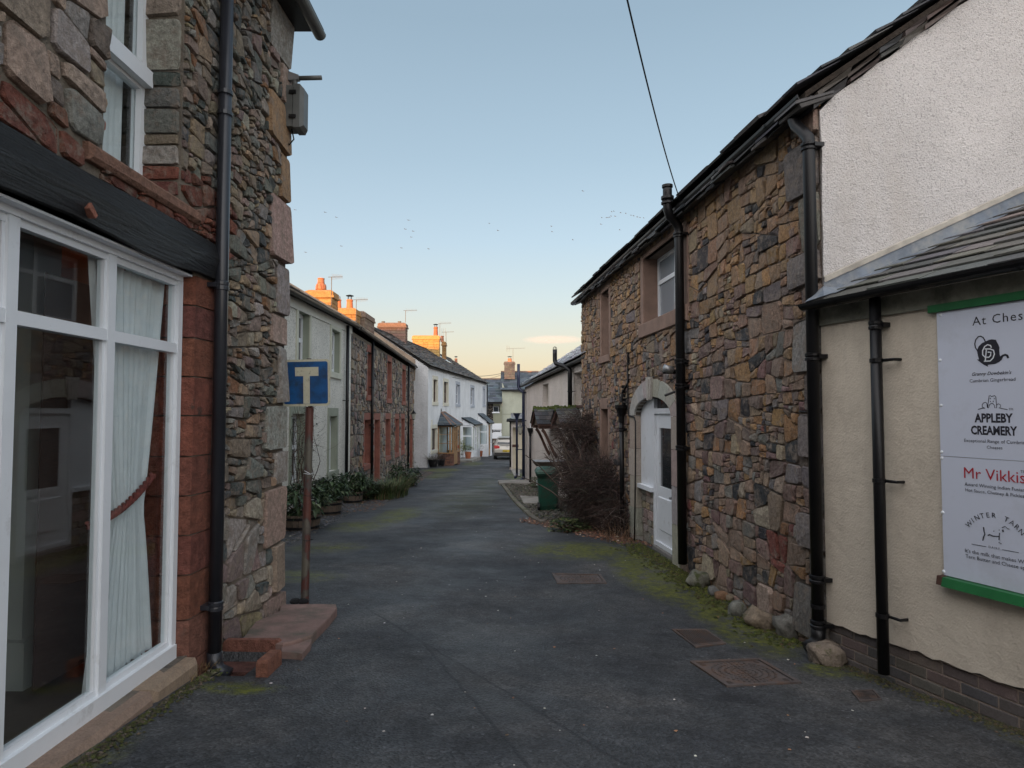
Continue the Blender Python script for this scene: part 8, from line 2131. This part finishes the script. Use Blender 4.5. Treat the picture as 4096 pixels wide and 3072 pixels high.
# thin dusk cloud, a real flattened volume-less sheet is avoided: a lens of many soft wisps far away
def cloud():
    m, t, b = new_mat('pink_cloud')
    t.nodes.remove(b); v = t.nodes.new('ShaderNodeVolumePrincipled'); v.inputs['Color'].default_value = (.95, .78, .72, 1)
    g = t.nodes.new('ShaderNodeTexCoord'); ln = t.nodes.new('ShaderNodeVectorMath'); ln.operation = 'LENGTH'; t.links.new(g.outputs['Object'], ln.inputs[0])
    k = _math(t, 'MULTIPLY', _math(t, 'MAXIMUM', _math(t, 'SUBTRACT', 1.0, ln.outputs['Value']), 0), .02)
    t.links.new(k, v.inputs['Density']); t.links.new(v.outputs[0], t.nodes['Material Output'].inputs['Volume'])
    c = at_depth(2215, 1359, 900); M = MB(); n = 24; rings = 10; vs = []
    for i in range(rings + 1):
        a = math.pi * i / rings
        for j in range(n): q = 2 * math.pi * j / n; vs.append((math.sin(a) * math.cos(q), math.sin(a) * math.sin(q), math.cos(a)))
    f = []
    for i in range(rings):
        for j in range(n): f.append((i * n + j, (i + 1) * n + j, (i + 1) * n + (j + 1) % n, i * n + (j + 1) % n))
    o = mk('cloud', vs, f, m, None, smooth=True, origin=(0, 0, 0), kind='stuff', label='thin pink streak of cloud low over the lane')
    o['category'] = 'cloud'; o.location = c; o.scale = (48, 40, 5.2)
cloud()

# ================================================================== unseen houses added behind the camera, sized to keep the low sun off the lane
def back_row(x0, x1, y0, y1, eave, ridge, label, mat):
    e = empty('sun_blocking_house', ((x0 + x1) / 2, y0, .1), label, 'house', 'unseen houses added behind the viewer to block the low sun'); m = MB(); m.box((x0, y0, -.5), (x1, y1, eave)); m.build('wall', mat, e)
    m = MB(); ym = (y0 + y1) / 2; m.prism([(x0 - .2, y0 - .3, eave), (x0 - .2, ym, ridge), (x0 - .2, y1 + .3, eave)], (x1 - x0 + .4, 0, 0)); m.build('roof', SLATE, e)
    n = max(1, int((x1 - x0) / 3.2))
    for i in range(n):
        cx = x0 + (i + .5) * (x1 - x0) / n
        for z in (.9, 3.2):
            m = MB(); m.box((cx - .5, y1, z), (cx + .5, y1 + .03, z + 1.4)); w_ = m.build('window', UPVC, e)
            m = MB(); m.box((cx - .43, y1 + .031, z + .07), (cx + .43, y1 + .036, z + 1.33)); m.build('pane', PANE, w_)
back_row(-26.7, 5, -20, -14, 4.9, 7.2, 'unseen stone terrace added behind the viewer to shade the lane', MORTAR)
back_row(-46, -27, -20, -13.5, 5.8, 9.0, 'unseen taller pale terrace added left behind the viewer to block the low sun', DASH_B)
back_row(-80, -46.4, -21, -14, 5.2, 8.2, 'unseen pale terrace added farthest left behind the viewer to block the low sun', DASH_B)
for o in list(bpy.data.objects):
    if o.type == 'MESH' and len(o.data.vertices) == 0: bpy.data.objects.remove(o)
print('objects', len(bpy.data.objects), 'tris', sum(len(o.data.polygons) for o in bpy.data.objects if o.type == 'MESH'))
